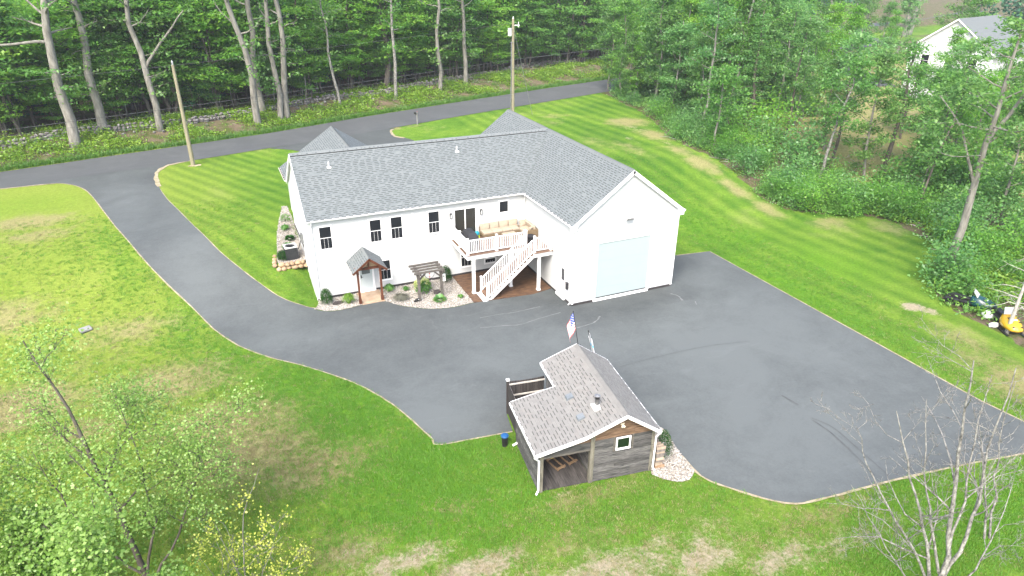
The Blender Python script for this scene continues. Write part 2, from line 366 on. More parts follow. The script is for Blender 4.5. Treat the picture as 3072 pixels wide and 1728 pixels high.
LUSH = [(-5.3, -5.2, 1.6, 2.2, .7), (-3.0, -9.0, 1.8, 2.0, .9), (-.6, -12.6, 2.0, 2.4, 1), (1.2, -16.8, 2.6, 1.6, 1), (1.2, -20.0, 3.4, 2.2, .8), (-2, -16.6, 1.4, 1.5, .4), (-7.6, 0, 1.2, 3, .6), (-10.6, 6, 1.3, 4, .5), (-11.5, 10, 2, 4, .4), (-19, 20, 5, 3, .4), (34, -8, 3.5, 4, .6), (30, 0, 3, 6, .5), (22, -28.6, 6, 1.5, .8), (18.8, -26.9, 3, 1, .6), (28.8, -10, 1.2, 8, .7), (31.5, -2, 3, 2, .6)]
def blobs(L, x, y):
    s = 0
    for (a, b, rx, ry, k) in L:
        d = ((x-a)/rx)**2+((y-b)/ry)**2
        if d < 9: s = max(s, k*math.exp(-d*.7))
    return s
gx = axis(-30, 52, .45, 330); gy = axis(-36, 62, .45, 330)
nx_, ny_ = len(gx), len(gy)
gv = np.empty((nx_*ny_, 3), np.float32); gc = np.zeros((nx_*ny_, 4), np.float32); gm = np.zeros((nx_*ny_, 4), np.float32); k = 0
for y in gy:
    for x in gx:
        gv[k] = (x, y, H(x, y))
        d = (y-pl(FAR, x))*.96
        wood = 1.0 if d > .9 else 0.0
        if d > 0: wood = sstep(.8, 2.2, d)
        if WOODP(x, y) and y < pl(NEAR, x): wood = max(wood, .9)
        if y < -30: wood = max(wood, 0)
        field = 0.0
        if d > 38 and x < 110: wood *= 1-sstep(38, 42, d); field = sstep(38, 42, d)
        if x > 50.5+.06*(y-10)**2*(y > 10)*.2 and 1.5 < y < pl(NEAR, x)-8 and x < 130 or (x > 58 and -30 < y <= 1.5): field = 1; wood *= .12
        gc[k] = (max(blobs(DRY, x, y), .85*field if x > 50 else .1*field), blobs(SOIL, x, y), wood, max(blobs(LUSH, x, y), .0))
        gm[k] = (sstep(-11, -7, x)*(1-sstep(-.5, 4, x-.0))*sstep(-1, 4, y) if x < 6 else 0, sstep(20, 23, x) if y > -14 else sstep(26, 29, x), (1-sstep(-11, 1, x))*.9+.15*(1-sstep(-20, -12, y)), 1)
        k += 1
ii = np.arange(nx_*ny_).reshape(ny_, nx_)
fq = np.stack([ii[:-1, :-1], ii[:-1, 1:], ii[1:, 1:], ii[1:, :-1]], -1).reshape(-1, 4)
me = bpy.data.meshes.new('ground'); me.vertices.add(len(gv)); me.vertices.foreach_set('co', gv.ravel())
me.loops.add(fq.size); me.loops.foreach_set('vertex_index', fq.ravel().astype(np.int32))
me.polygons.add(len(fq)); me.polygons.foreach_set('loop_start', np.arange(0, fq.size, 4, dtype=np.int32))
me.update(calc_edges=True); me.polygons.foreach_set('use_smooth', [True]*len(fq))
ca = me.color_attributes.new('wear', 'FLOAT_COLOR', 'POINT'); ca.data.foreach_set('color', gc.ravel())
cm_ = me.color_attributes.new('mow', 'FLOAT_COLOR', 'POINT'); cm_.data.foreach_set('color', gm.ravel())
def ground_material():
    m, nt, b = nodes_of('lawn_and_woodland_floor'); b.inputs['Roughness'].default_value = 1; b.inputs['Specular IOR Level'].default_value = .08
    at = nt.nodes.new('ShaderNodeVertexColor'); at.layer_name = 'wear'
    sp = nt.nodes.new('ShaderNodeSeparateColor'); nt.links.new(at.outputs['Color'], sp.inputs[0])
    v = coords(nt)
    big = noise(nt, .16, 5, .62, v, .6); mid = noise(nt, .9, 5, .7, v); fine = noise(nt, 9, 6, .8, v); vf = noise(nt, 5.5, 8, .9, v)
    g = ramp(nt, [(.33, (.045, .115, .013)), (.46, (.080, .175, .018)), (.56, (.130, .225, .026)), (.67, (.215, .265, .07))])
    def math_(op, a, bb):
        n = nt.nodes.new('ShaderNodeMath'); n.operation = op
        for i, s in enumerate((a, bb)):
            if isinstance(s, (int, float)): n.inputs[i].default_value = s
            else: nt.links.new(s, n.inputs[i])
        return n.outputs[0]
    f = math_('ADD', math_('MULTIPLY', big.outputs[0], .62), math_('ADD', math_('MULTIPLY', mid.outputs[0], .24), math_('MULTIPLY', fine.outputs[0], .14)))
    nt.links.new(f, g.inputs[0])
    def mix(fac, a, c, op='MIX'):
        n = nt.nodes.new('ShaderNodeMix'); n.data_type = 'RGBA'; n.blend_type = op
        if isinstance(fac, float): n.inputs[0].default_value = fac
        else: nt.links.new(fac, n.inputs[0])
        for i, s in ((6, a), (7, c)):
            if isinstance(s, tuple): n.inputs[i].default_value = (*s, 1)
            else: nt.links.new(s, n.inputs[i])
        return n.outputs[2]
    def thresh(mask, nz, amp, lo, hi):
        a = math_('ADD', mask, math_('MULTIPLY', math_('SUBTRACT', nz, .5), amp))
        mr = nt.nodes.new('ShaderNodeMapRange'); mr.interpolation_type = 'SMOOTHSTEP'; mr.inputs['From Min'].default_value = lo; mr.inputs['From Max'].default_value = hi
        nt.links.new(a, mr.inputs['Value']); return mr.outputs[0]
    # mower stripes: alternate lay of the blades, seen as slightly lighter and darker bands
    am = nt.nodes.new('ShaderNodeVertexColor'); am.layer_name = 'mow'; sm_ = nt.nodes.new('ShaderNodeSeparateColor'); nt.links.new(am.outputs['Color'], sm_.inputs[0])
    def stripes(rot, sc):
        wv = nt.nodes.new('ShaderNodeTexWave'); wv.inputs['Scale'].default_value = sc; wv.inputs['Distortion'].default_value = 1.6; wv.inputs['Detail'].default_value = 3; wv.inputs['Detail Scale'].default_value = .35; wv.inputs['Detail Roughness'].default_value = .6
        mp = nt.nodes.new('ShaderNodeMapping'); mp.inputs['Rotation'].default_value = (0, 0, math.radians(rot)); nt.links.new(v, mp.inputs['Vector']); nt.links.new(mp.outputs[0], wv.inputs['Vector']); return wv.outputs['Fac']
    col = mix(sm_.outputs['Blue'], g.outputs[0], mix(f, (.155, .245, .022), (.245, .285, .06)))
    dk = mix(.50, col, (.030, .095, .010)); lt_ = mix(.30, col, (.18, .275, .033))
    for m_, st_ in ((sm_.outputs['Red'], stripes(-28, .26)), (sm_.outputs['Green'], stripes(-4, .17))):
        col = mix(math_('MULTIPLY', m_, .72), col, mix(st_, dk, lt_))
    al = at.outputs['Alpha']
    col = mix(math_('MULTIPLY', thresh(al, mid.outputs[0], .8, .1, .9), .8), col, mix(thresh(fine.outputs[0], fine.outputs[0], 0, .35, .65), (.065, .185, .010), (.12, .255, .014)))
    dry = thresh(sp.outputs[0], mid.outputs[0], 1.1, .18, .85)
    col = mix(math_('MULTIPLY', dry, .85), col, mix(fine.outputs[0], (.17, .16, .055), (.36, .315, .17)))
    soil = thresh(sp.outputs[1], math_('ADD', math_('MULTIPLY', mid.outputs[0], .40), math_('MULTIPLY', vf.outputs[0], .60)), 2.9, .48, .9)
    col = mix(soil, col, mix(fine.outputs[0], (.20, .165, .10), (.44, .385, .29)))
    # scattered thin spots everywhere in the turf
    bare = thresh(fine.outputs[0], mid.outputs[0], .9, .68, .82)
    col = mix(math_('MULTIPLY', bare, .45), col, (.22, .20, .09))
    woodc = mix(thresh(mid.outputs[0], fine.outputs[0], .9, .42, .62), mix(fine.outputs[0], (.07, .052, .037), (.22, .17, .125)), mix(fine.outputs[0], (.03, .055, .012), (.10, .13, .025)))
    wm = thresh(sp.outputs[2], mid.outputs[0], .7, .35, .65)
    col = mix(wm, col, woodc)
    # blade-scale texture
    hv = nt.nodes.new('ShaderNodeHueSaturation'); mr = nt.nodes.new('ShaderNodeMapRange'); mr.inputs['From Min'].default_value = .25; mr.inputs['From Max'].default_value = .75; mr.inputs['To Min'].default_value = .45; mr.inputs['To Max'].default_value = 1.52
    nt.links.new(vf.outputs[0], mr.inputs['Value']); nt.links.new(mr.outputs[0], hv.inputs['Value']); nt.links.new(col, hv.inputs['Color'])
    nt.links.new(hv.outputs[0], b.inputs['Base Color'])
    bp = nt.nodes.new('ShaderNodeBump'); bp.inputs['Strength'].default_value = .9; bp.inputs['Distance'].default_value = .08
    nt.links.new(math_('ADD', fine.outputs[0], vf.outputs[0]), bp.inputs['Height']); nt.links.new(bp.outputs[0], b.inputs['Normal'])
    return m
me.materials.append(ground_material())
tag(link('ground', me), 'mown green lawn with dry tan patches running into leaf-littered woodland floor', kind='structure')

# --- paved surfaces
def asphalt(name, dark, pale, stre, tyre=True):
    m, nt, b = nodes_of(name); b.inputs['Roughness'].default_value = .82; b.inputs['Specular IOR Level'].default_value = .25
    v = coords(nt); n1 = noise(nt, .22, 6, .65, v, 1.0); n2 = noise(nt, 1.1, 6, .75, v); n3 = noise(nt, 7, 7, .85, v)
    def mth(op, a, c):
        n = nt.nodes.new('ShaderNodeMath'); n.operation = op
        for i, s in enumerate((a, c)):
            if isinstance(s, (int, float)): n.inputs[i].default_value = s
            else: nt.links.new(s, n.inputs[i])
        return n.outputs[0]
    wa = nt.nodes.new('ShaderNodeVertexColor'); wa.layer_name = 'fade'
    f = mth('ADD', mth('MULTIPLY', wa.outputs['Color'], .34), mth('SUBTRACT', mth('ADD', mth('MULTIPLY', n1.outputs[0], .40), mth('ADD', mth('MULTIPLY', n2.outputs[0], .25), mth('MULTIPLY', n3.outputs[0], .35))), .17))
    r = ramp(nt, [(.28, dark), (.66, pale)]); nt.links.new(f, r.inputs[0]); out = r.outputs[0]
    # pale dried water runs and scuffs, stretched one way
    vs = coords(nt, stre); n4 = noise(nt, 1.0, 5, .7, vs, .8); r4 = ramp(nt, [(.58, (0, 0, 0)), (.72, (1, 1, 1))]); nt.links.new(n4.outputs[0], r4.inputs[0])
    mx = nt.nodes.new('ShaderNodeMix'); mx.data_type = 'RGBA'; nt.links.new(mth('MULTIPLY', r4.outputs[0], .16), mx.inputs[0]); nt.links.new(out, mx.inputs[6]); mx.inputs[7].default_value = (*[min(1, x*1.55) for x in pale], 1); out = mx.outputs[2]
    if tyre:
        # thin pale drying lines
        wv = nt.nodes.new('ShaderNodeTexVoronoi'); wv.feature = 'DISTANCE_TO_EDGE'; wv.inputs['Scale'].default_value = .16
        nn = noise(nt, .5, 3, .6, v); mxv = nt.nodes.new('ShaderNodeMix'); mxv.data_type = 'VECTOR'; mxv.inputs[0].default_value = .35; nt.links.new(v, mxv.inputs[4]); nt.links.new(nn.outputs['Color'], mxv.inputs[5]); nt.links.new(mxv.outputs[1], wv.inputs['Vector'])
        rr = ramp(nt, [(.0, (1, 1, 1)), (.006, (0, 0, 0))]); nt.links.new(wv.outputs['Distance'], rr.inputs[0])
        gate = ramp(nt, [(.5, (0, 0, 0)), (.6, (1, 1, 1))]); nt.links.new(n2.outputs[0], gate.inputs[0])
        m2 = nt.nodes.new('ShaderNodeMix'); m2.data_type = 'RGBA'; nt.links.new(mth('MULTIPLY', mth('MULTIPLY', rr.outputs[0], gate.outputs[0]), .16), m2.inputs[0]); nt.links.new(out, m2.inputs[6]); m2.inputs[7].default_value = (.16, .165, .165, 1); out = m2.outputs[2]
    nt.links.new(out, b.inputs['Base Color'])
    bp = nt.nodes.new('ShaderNodeBump'); bp.inputs['Strength'].default_value = .35; bp.inputs['Distance'].default_value = .01; nt.links.new(n3.outputs[0], bp.inputs['Height']); nt.links.new(bp.outputs[0], b.inputs['Normal'])
    return m
M_drive = asphalt('driveway_asphalt', (.044, .0495, .051), (.100, .1115, .1125), (.35, 1.2, 1))
M_road = asphalt('road_asphalt', (.070, .075, .079), (.115, .122, .126), (.05, 1.6, 1), False)
roadp = [(x, y-.0) for x, y in near_c]+[(x, y) for x, y in reversed(far_c)]
tag(sheet('road', roadp, M_road, .034, 2.5), 'grey two-lane asphalt road running past the stone wall', kind='structure')
drv = [p for p in o_c]+[(6.2, -15.4), (9.2, -15.9)]+s_c+RIGHT+[(21.6, -6.6), (14.2, -6.6), (14.2, -4.18)]+[(8.84, -4.1)]+b_c[1:]+i_c[1:]+[(-6.16, 28.74), (-12, 27.4), (-20.7, 25.7)]
FADE = [(21, -14, 6, 5, 1), (17, -21, 5, 4, .95), (3.6, -13.8, 2.2, 2.6, 1), (9, -10.5, 4, 2.5, .65), (-2.5, -3.4, 2.2, 2.2, .7), (-6.8, 6, 1.5, 6, .75), (-11.2, 18, 1.4, 5, .6), (24.5, -8, 2.5, 4, .7), (13.5, -12, 3, 2, .75)]
DARKB = [(14, -5.6, 3, 1.6, .9), (18, -8.2, 5, 1.2, 1), (10.5, -5.2, 3, .9, .7), (1, -2.6, 3, .8, .6), (23.5, -4.2, 2.2, 1.2, .9), (-9.5, 24, 2, 2, .5)]
def fade(o, base=.5):
    me = o.data; c = np.ones((len(me.vertices), 4), np.float32)
    for i, v in enumerate(me.vertices): c[i, :3] = max(0, min(1, base+.5*blobs(FADE, v.co.x, v.co.y)-.5*blobs(DARKB, v.co.x, v.co.y)))
    a = me.color_attributes.new('fade', 'FLOAT_COLOR', 'POINT'); a.data.foreach_set('color', c.ravel()); return o
tag(fade(sheet('driveway', drv, M_drive, .024, .9)), 'dark sealed asphalt driveway widening to a parking apron round the garage', kind='structure')
d2 = curve([(4.6, 12.1), (4.2, 22), (3.2, 28), (0.6, 30.3)], 4)+[(6, 32.2), (13, 34.1)]+curve([(14.2, 33.9), (13.45, 33.0), (13.2, 31.4), (13.38, 30.1), (14.5, 28.1), (15.0, 22), (15.0, 12.1)], 4)
tag(fade(sheet('front_driveway', d2, M_drive, .026, 1.2), .3), 'dark asphalt front driveway joining the road beside the mailbox', kind='structure')
# worn edges: the strip of tan soil and stone dust where turf meets asphalt
M_edge = mat('edge_soil', (.19, .16, .09), (.38, .33, .23), 3.0, .95, bump=.4)
def off(pts, d):
    out = []
    for i, p in enumerate(pts):
        a = Vector(pts[max(i-1, 0)]); b = Vector(pts[min(i+1, len(pts)-1)]); t = (b-a).normalized(); out.append((p[0]-t.y*d, p[1]+t.x*d))
    return out
for pts, wd in ((o_c[4:], .07), (s_c[12:], .10), (RIGHT[0:5], .07), (i_c[:40], .045), (i_c[40:], .34), (d2[17:30], .30), (o_c[:8], .2)):
    tag(ribbon('edging', pts, wd, M_edge, .030, jit=.45), 'tan strip of soil and grit between turf and asphalt', kind='structure')
# skid marks on the road, tyre marks and a paving seam on the apron
M_tyre = mat('tyre_or_seam_dark', (.058, .063, .065), (.092, .10, .102), 2, .8)
def mark(pts, wd): return tag(ribbon('tyre_or_seam_mark', curve(pts, 5), wd, M_tyre, .039, jit=.3), 'dark tyre mark or paving seam on the asphalt', kind='structure')
M_pale = mat('dried_water_line', (.11, .117, .12), (.17, .175, .176), 3, .9)
def pale(pts, wd): return tag(ribbon('water_stain', curve(pts, 6), wd, M_pale, .036, jit=.7), 'thin pale dried water line on the asphalt', kind='structure')
mark([(19.24, -21.37), (19.6, -22.32), (19.39, -24.18), (19.22, -25.5)], .05); mark([(19.15, -21.5), (19.21, -22.5), (18.99, -24.01), (18.67, -25.4)], .06)
mark([(19.27, -19.4), (19.45, -20.32)], .09)
mark([(12.52, 37.18), (13.0, 37.15), (13.71, 37.05)], .16); mark([(12.3, 35.16), (12.9, 35.1), (13.49, 35.01)], .16)
mark([(13.3, -14.01), (15.69, -13.96), (18.85, -14.11), (21.45, -14.63)], .025)  # paving seam between two asphalt passes
pale([(8.47, -6.1), (9.74, -6.15), (10.68, -6.27), (12.39, -6.2)], .05); pale([(8.03, -7.23), (9.19, -7.47), (10.33, -7.78), (11.45, -7.6), (13.25, -7.37)], .06); pale([(13.2, -9.44), (14.39, -9.3), (15.17, -8.74)], .08); pale([(20.88, -7.89), (21.11, -8.4), (20.99, -9.0)], .09); pale([(21.65, -9.38), (21.47, -9.79)], .08)
# --- gravel beds
BED_R = curve([(8.84, -4.08), (7.47, -4.17), (6.5, -3.98), (5.73, -3.61), (4.5, -2.65), (3.86, -1.75)], 3)+[(3.86, -.02), (8.84, -.02)]
BED_L = [(2.40, -.02), (0.02, -.02)]+[(-.06, -.6), (-.40, -1.10)]+curve([(0.17, -1.60), (0.99, -1.83), (2.2, -1.70), (2.40, -1.70)], 3)
BED_S = [(10.28, -21.30), (10.12, -21.62), (10.42, -22.06), (10.7, -22.33), (11.02, -22.5), (11.35, -22.52), (11.68, -22.35), (11.92, -22.15), (12.0, -21.16), (12.18, -20.23), (12.35, -19.36), (11.6, -17.4), (11.1, -16.6), (10.95, -16.7)]
M_gravel = mat('pale_gravel', (.16, .145, .125), (.34, .32, .285), 16, .95, bump=.6)
PEBME = []
def pebbles(name, poly, n, Hf, parent=None, size=(.020, .046), seed=1, dz=.05):
    q = np.random.default_rng(seed); P = np.array(poly); ins = in_poly(poly); pts = []
    lo, hi = P.min(0), P.max(0)
    while len(pts) < n:
        x, y = q.uniform(lo, hi)
        if ins(x, y): pts.append((x, y, Hf(x, y)+dz))
    C = np.array(pts); O = np.array([(1, 0, 0), (0, 1, 0), (-1, 0, 0), (0, -1, 0), (0, 0, 1), (0, 0, -1)], float)
    F = np.array([(0, 1, 4), (1, 2, 4), (2, 3, 4), (3, 0, 4), (1, 0, 5), (2, 1, 5), (3, 2, 5), (0, 3, 5)])
    s = q.uniform(*size, (n, 1, 1))*q.uniform(.7, 1.25, (n, 1, 3))*np.array([1.15, .95, .6]); a = q.uniform(0, 6.28, n)
    V = O[None]*s+q.normal(0, .004, (n, 6, 3)); ca_, sa_ = np.cos(a)[:, None], np.sin(a)[:, None]
    V = np.stack([V[..., 0]*ca_-V[..., 1]*sa_, V[..., 0]*sa_+V[..., 1]*ca_, V[..., 2]], -1)+C[:, None]
    faces = (F[None]+np.arange(n)[:, None, None]*6).reshape(-1, 3)
    me = bpy.data.meshes.new(name); me.from_pydata(V.reshape(-1, 3).tolist(), [], faces.tolist())
    for m in PEB: me.materials.append(m)
    me.polygons.foreach_set('material_index', np.repeat(q.choice(4, n, p=[.5, .27, .14, .09]), 8).astype(np.int32)); me.update()
    o = link(name, me, parent); return tag(o, 'loose pale river pebbles', kind='stuff')
for nm, pol, n, sd in (('gravel_bed', BED_R, 6500, 1), ('gravel_bed', BED_L, 2400, 2), ('gravel_bed', BED_S, 4200, 3)):
    tag(sheet(nm, pol, M_gravel, .036, .6), 'bed of pale gravel', kind='structure')
    pebbles('pebbles', pol, n, H, seed=sd)
# condenser bed: retained level ground beside the gable wall
def HB(x, y): return max(1.36+.80*sstep(3.6, 9, y), H(x, y)+.05)
BED_A = [(-.02, 3.55), (-.9, 3.5), (-1.75, 3.55), (-1.80, 4.2), (-1.62, 5.4), (-1.40, 7.0), (-1.0, 9.0), (-.6, 11.0), (-.4, 12.2), (-.02, 12.2)]
tag(sheet('gravel_bed', BED_A, M_gravel, 0, .5, HB), 'gravel bed sloping up beside the gable wall', kind='structure')
pebbles('pebbles', BED_A, 3600, HB, seed=5, dz=.02)
# patio and porch slab
M_patio = mat('stamped_brown_concrete', (.055, .032, .022), (.15, .088, .05), 2.2, .55, (1, 3, 1), .2)
M_slab = mat('tan_porch_slab', (.30, .21, .14), (.42, .33, .24), 2.0, .8)
mb = MB(); mb.prism([(8.86, -4.12, -.1), (12.75, -4.48, -.1), (14.17, -4.2, -.1), (14.17, -.02, -.1), (8.86, -.02, -.1)], (0, 0, .165))
tag(mb.build('patio', M_patio), 'brown stamped concrete patio under the deck', kind='structure')
mb = MB(); mb.box(2.42, 3.84, -1.70, -.02, -.1, .085)
tag(mb.build('porch_slab', M_slab), 'tan concrete slab at the entry door', kind='structure')

# ================================================================== HOUSE
HL, HW, HD, HE, HR, HM, OH, ZB = 14.185, 7.366, 6.922, 5.50, 8.278, 4.168, .2385, .2
EAVE = 5.35; GX = HL+HW/2
house = empty('house', (0, 0, 0), 0, 'white sided house with grey shingle roofs and a tall garage wing', 'house')
def siding(mb, fr, v0, v1, ur, e=.19, n0=-.0165, mi=0):
    """lapped boards: each course leans out at its lower edge; ur(v) gives the span"""
    v = v0
    while v < v1-1e-4:
        t = min(v+e, v1); a0, a1 = ur(v); b0, b1 = ur(t)
        if a1-a0 > .02:
            if b1 < b0: b0 = b1 = (b0+b1)/2
            mb.add([fr(a0, v, n0+.030), fr(a1, v, n0+.030), fr(b1, t, n0+.002), fr(b0, t, n0+.002), fr(a0, v, n0), fr(a1, v, n0)], [(0, 1, 2, 3), (4, 5, 1, 0)], mi)
        v = t
# walls (solid core + lapped face); gable faces taper with the roof
Fm = Fr((0, 0, 0), (1, 0, 0), (0, -1, 0)); Fg = Fr((HL, -HD, 0), (1, 0, 0), (0, -1, 0)); Fs = Fr((HL, 0, 0), (0, -1, 0), (-1, 0, 0)); Fl = Fr((0, 0, 0), (0, 1, 0), (-1, 0, 0)); Fe = Fr((HL+HW, -HD, 0), (0, 1, 0), (1, 0, 0)); Fb = Fr((0, 2*HM, 0), (1, 0, 0), (0, 1, 0))
def wall(fr, v0, v1, ur, w0, w1, core=True, peak=None):
    mb = MB(); siding(mb, fr, v0, v1, ur)
    return mb.build('wall', M_white, house)
wall(Fm, ZB, HE-.02, lambda v: (0, HL-.02), 0, 0)
wall(Fs, ZB, HE-.02, lambda v: (.02, HD), 0, 0)
gs = (HR-EAVE)/(HW/2+OH); ms = (HR-EAVE)/(HM+OH)
def gable(c, half, zr, sl): return lambda v: (max(c-half, c-(zr-.10-v)/sl), min(c+half, c+(zr-.10-v)/sl))
wall(Fg, ZB, HR-.16, gable(HW/2, HW/2, HR, gs), 0, 0)
wall(Fl, .05, HR-.16, gable(HM, HM, HR, ms), 0, 0)
wall(Fe, ZB, HE-.02, lambda v: (0, HD+11.3), 0, 0)
mb = MB()     # inner core keeps the house opaque; set 15 mm inside the cladding
mb.box(.018, HL, .018, 2*HM-.018, -.3, HE); mb.box(HL+.018, HL+HW-.018, -HD+.018, 11.2, -.3, HE-.02)
mb.prism([(.015, .1, HE), (.015, 2*HM-.1, HE), (.015, HM, HR-.15)], (HL, 0, 0)); mb.prism([(HL+.12, -HD+.015, HE-.02), (GX, -HD+.015, HR-.15), (HL+HW-.12, -HD+.015, HE-.02)][::-1], (0, HD+11.1, 0))
mb.box(.2, 7.6, 2*HM-.02, 11.5, 1.9, EAVE-.03); mb.prism([(.2, 8.3, EAVE-.03), (7.6, 8.3, EAVE-.03), (3.85, 8.3, 7.85)], (0, 3.2, 0))
mb.build('wall', M_white, house)
mb = MB(); mb.fbox(Fm, .03, HL-.02, -.1, ZB-.01, -.1, -.012); mb.fbox(Fs, .0, HD-.02, -.1, ZB-.01, -.1, -.012); mb.fbox(Fg, .02, HW-.02, -.1, ZB-.01, -.1, -.012); mb.fbox(Fl, .03, 2*HM, -.1, .16, -.1, -.012)
mb.build('foundation', M_found, house)
mb = MB()     # dark band where siding on the gable end steps up with the grade
mb.fbox(Fl, 3.6, 8.2, 2.1, 2.34, .017, .03); mb.build('foundation', M_found, house)
for a_ in ((Fm, -.03, .10, ZB-.05, HE-.05, 0, .032), (Fg, -.03, .10, ZB-.05, HE-.05, 0, .032), (Fg, HW-.10, HW+.03, ZB-.05, HE-.05, 0, .032), (Fl, -.028, .09, .05, HE-.05, 0, .03), (Fs, HD-.09, HD+.028, ZB-.05, HE-.05, 0, .03), (Fm, HL-.10, HL-.035, 2.7, HE-.05, .02, .03), (Fe, -.028, .09, ZB-.05, HE-.05, 0, .03)):
    mb = MB(); mb.fbox(*a_); mb.build('corner_board', M_trim, house)

# ---- roofs
roof = MB()
RK = .12
def slab(mb, pts, th=.11, mi=0, mu=1):
    """a roof plane given as a polygon: felt on top, white under and round"""
    P = [Vector(p) for p in pts]; n = len(P); nr = (P[1]-P[0]).cross(P[2]-P[1]).normalized()
    if nr.z < 0: P.reverse(); nr = -nr
    k = len(mb.v); mb.v += [tuple(p) for p in P]+[tuple(p-nr*th) for p in P]
    mb.f.append(tuple(range(k, k+n))); mb.m.append(mi); mb.f.append(tuple(range(k+2*n-1, k+n-1, -1))); mb.m.append(mu)
    for i in range(n): j = (i+1) % n; mb.f.append((k+j, k+i, k+n+i, k+n+j)); mb.m.append(mu)
yf = -HD-.15
S_front = [(-RK, -OH, EAVE), (HL-OH, -OH, EAVE), (GX, HM, HR), (-RK, HM, HR)]
S_back = [(-RK, 2*HM+OH, EAVE), (-RK, HM, HR), (GX, HM, HR), (HL-OH, 2*HM+OH, EAVE)]
S_gl = [(HL-OH, -OH, EAVE), (HL-OH, yf, EAVE), (GX, yf, HR), (GX, HM, HR)]
S_gl2 = [(HL-OH, 2*HM+OH, EAVE), (GX, HM, HR), (GX, 11.45, HR), (HL-OH, 11.45, EAVE)]
S_gr = [(HL+HW+OH, yf, EAVE), (HL+HW+OH, 11.45, EAVE), (GX, 11.45, HR), (GX, yf, HR)]
FWX, FWZ = 3.85, 8.06
S_wl = [(-.16, 8.55, 5.40), (FWX, 4.55, FWZ), (FWX, 11.9, FWZ), (-.16, 11.9, 5.40)]
S_wr = [(7.86, 8.55, 5.40), (7.86, 11.9, 5.40), (FWX, 11.9, FWZ), (FWX, 4.55, FWZ)]
for s in (S_front, S_back, S_gl, S_gl2, S_gr, S_wl, S_wr): slab(roof, s)
ro = roof.build('roof', [M_rbase, M_trim], house)

def shingle_mesh(nm, tones, lines, k, dash, tabw=.30, e=.145):
    """one tab: tapered top, butt edge, and the dark granule band printed below it"""
    me = []
    mb = MB(); t = .016
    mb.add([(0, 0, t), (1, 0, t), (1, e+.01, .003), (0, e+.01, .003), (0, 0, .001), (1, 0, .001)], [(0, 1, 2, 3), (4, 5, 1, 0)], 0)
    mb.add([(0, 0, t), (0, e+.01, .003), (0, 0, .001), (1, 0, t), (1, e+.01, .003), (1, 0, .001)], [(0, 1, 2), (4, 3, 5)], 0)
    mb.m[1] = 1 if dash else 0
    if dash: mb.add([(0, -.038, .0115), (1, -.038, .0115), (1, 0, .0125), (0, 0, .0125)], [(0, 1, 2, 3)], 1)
    return mb
def shingle_field(planes, tones, line, parent, e, tabs, seed, dashp=.62, nind=300, strip=True):
    """planes: list of (O, U, V, region(v)->list of (u0,u1), vmax). Nearest 300 tabs are parts, the rest one mesh"""
    q = random.Random(seed); items = []
    for (O, U, V, reg, vmax) in planes:
        O = Vector(O); U = Vector(U).normalized(); V = Vector(V).normalized(); N = U.cross(V).normalized()
        if N.z < 0: raise ValueError
        v = 0
        while v < vmax-.03:
            for (u0, u1) in reg(v):
                u = u0; alt = q.random() < .5; first = True
                while u < u1-1e-3:
                    w = q.uniform(*tabs)*(1 if alt else .5)
                    if first: w *= q.uniform(.3, 1); first = False
                    w = min(w, u1-u)
                    if u1-u-w < .06: w = u1-u
                    items.append((O+U*u+V*v, U, V, N, w, q.choices((0, 1, 2), (.4, .38, .22))[0], alt and q.random() < dashp+.3))
                    u += w; alt = not alt
            v += e
    items.sort(key=lambda a: (a[0]-CAM).length)
    protos = {}
    big = MB()
    for i, (P, U, V, N, w, tn, dash) in enumerate(items):
        if i < nind:
            key = (tn, dash)
            if key not in protos: protos[key] = shingle_mesh('shingle', tones, line, tn, dash, e=e).mesh('shingle', [tones[tn], line])
            o = bpy.data.objects.new('shingle', protos[key]); COL.objects.link(o); o.parent = parent
            o.matrix_local = Matrix(((U.x*w, V.x, N.x, P.x), (U.y*w, V.y, N.y, P.y), (U.z*w, V.z, N.z, P.z), (0, 0, 0, 1)))
        else:
            def T(a, b, c): p = P+U*(a*w)+V*b+N*c; return (p.x, p.y, p.z)
            t = .016 if dash else .011
            k = len(big.v)
            big.v += [T(0, 0, t), T(1, 0, t), T(1, e+.01, .003), T(0, e+.01, .003), T(0, 0, .001), T(1, 0, .001)]
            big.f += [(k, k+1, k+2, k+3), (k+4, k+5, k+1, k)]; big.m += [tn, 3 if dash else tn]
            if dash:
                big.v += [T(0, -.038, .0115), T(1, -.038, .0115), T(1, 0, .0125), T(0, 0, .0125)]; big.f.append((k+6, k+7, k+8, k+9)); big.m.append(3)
    if big.v:
        tag(big.build('shingles', list(tones)+[line], parent), kind='stuff')
slm = math.hypot(HM+OH, HR-EAVE); slg = math.hypot(HW/2+OH, HR-EAVE); slw = math.hypot(FWX+.16, FWZ-5.40)
Vm = (0, HM+OH, HR-EAVE); Vg = (HW/2+OH, 0, HR-EAVE); Vgr = (-(HW/2+OH), 0, HR-EAVE); Vw = (FWX+.16, 0, FWZ-5.40); Vwr = (-(FWX+.16), 0, FWZ-5.40)
cgm = (HW/2+OH)/slg; cmm = (HM+OH)/slm; cw = (FWX+.16)/slw
valm = (HW/2+OH)/(HM+OH)   # valley runs this much sideways per metre of plan
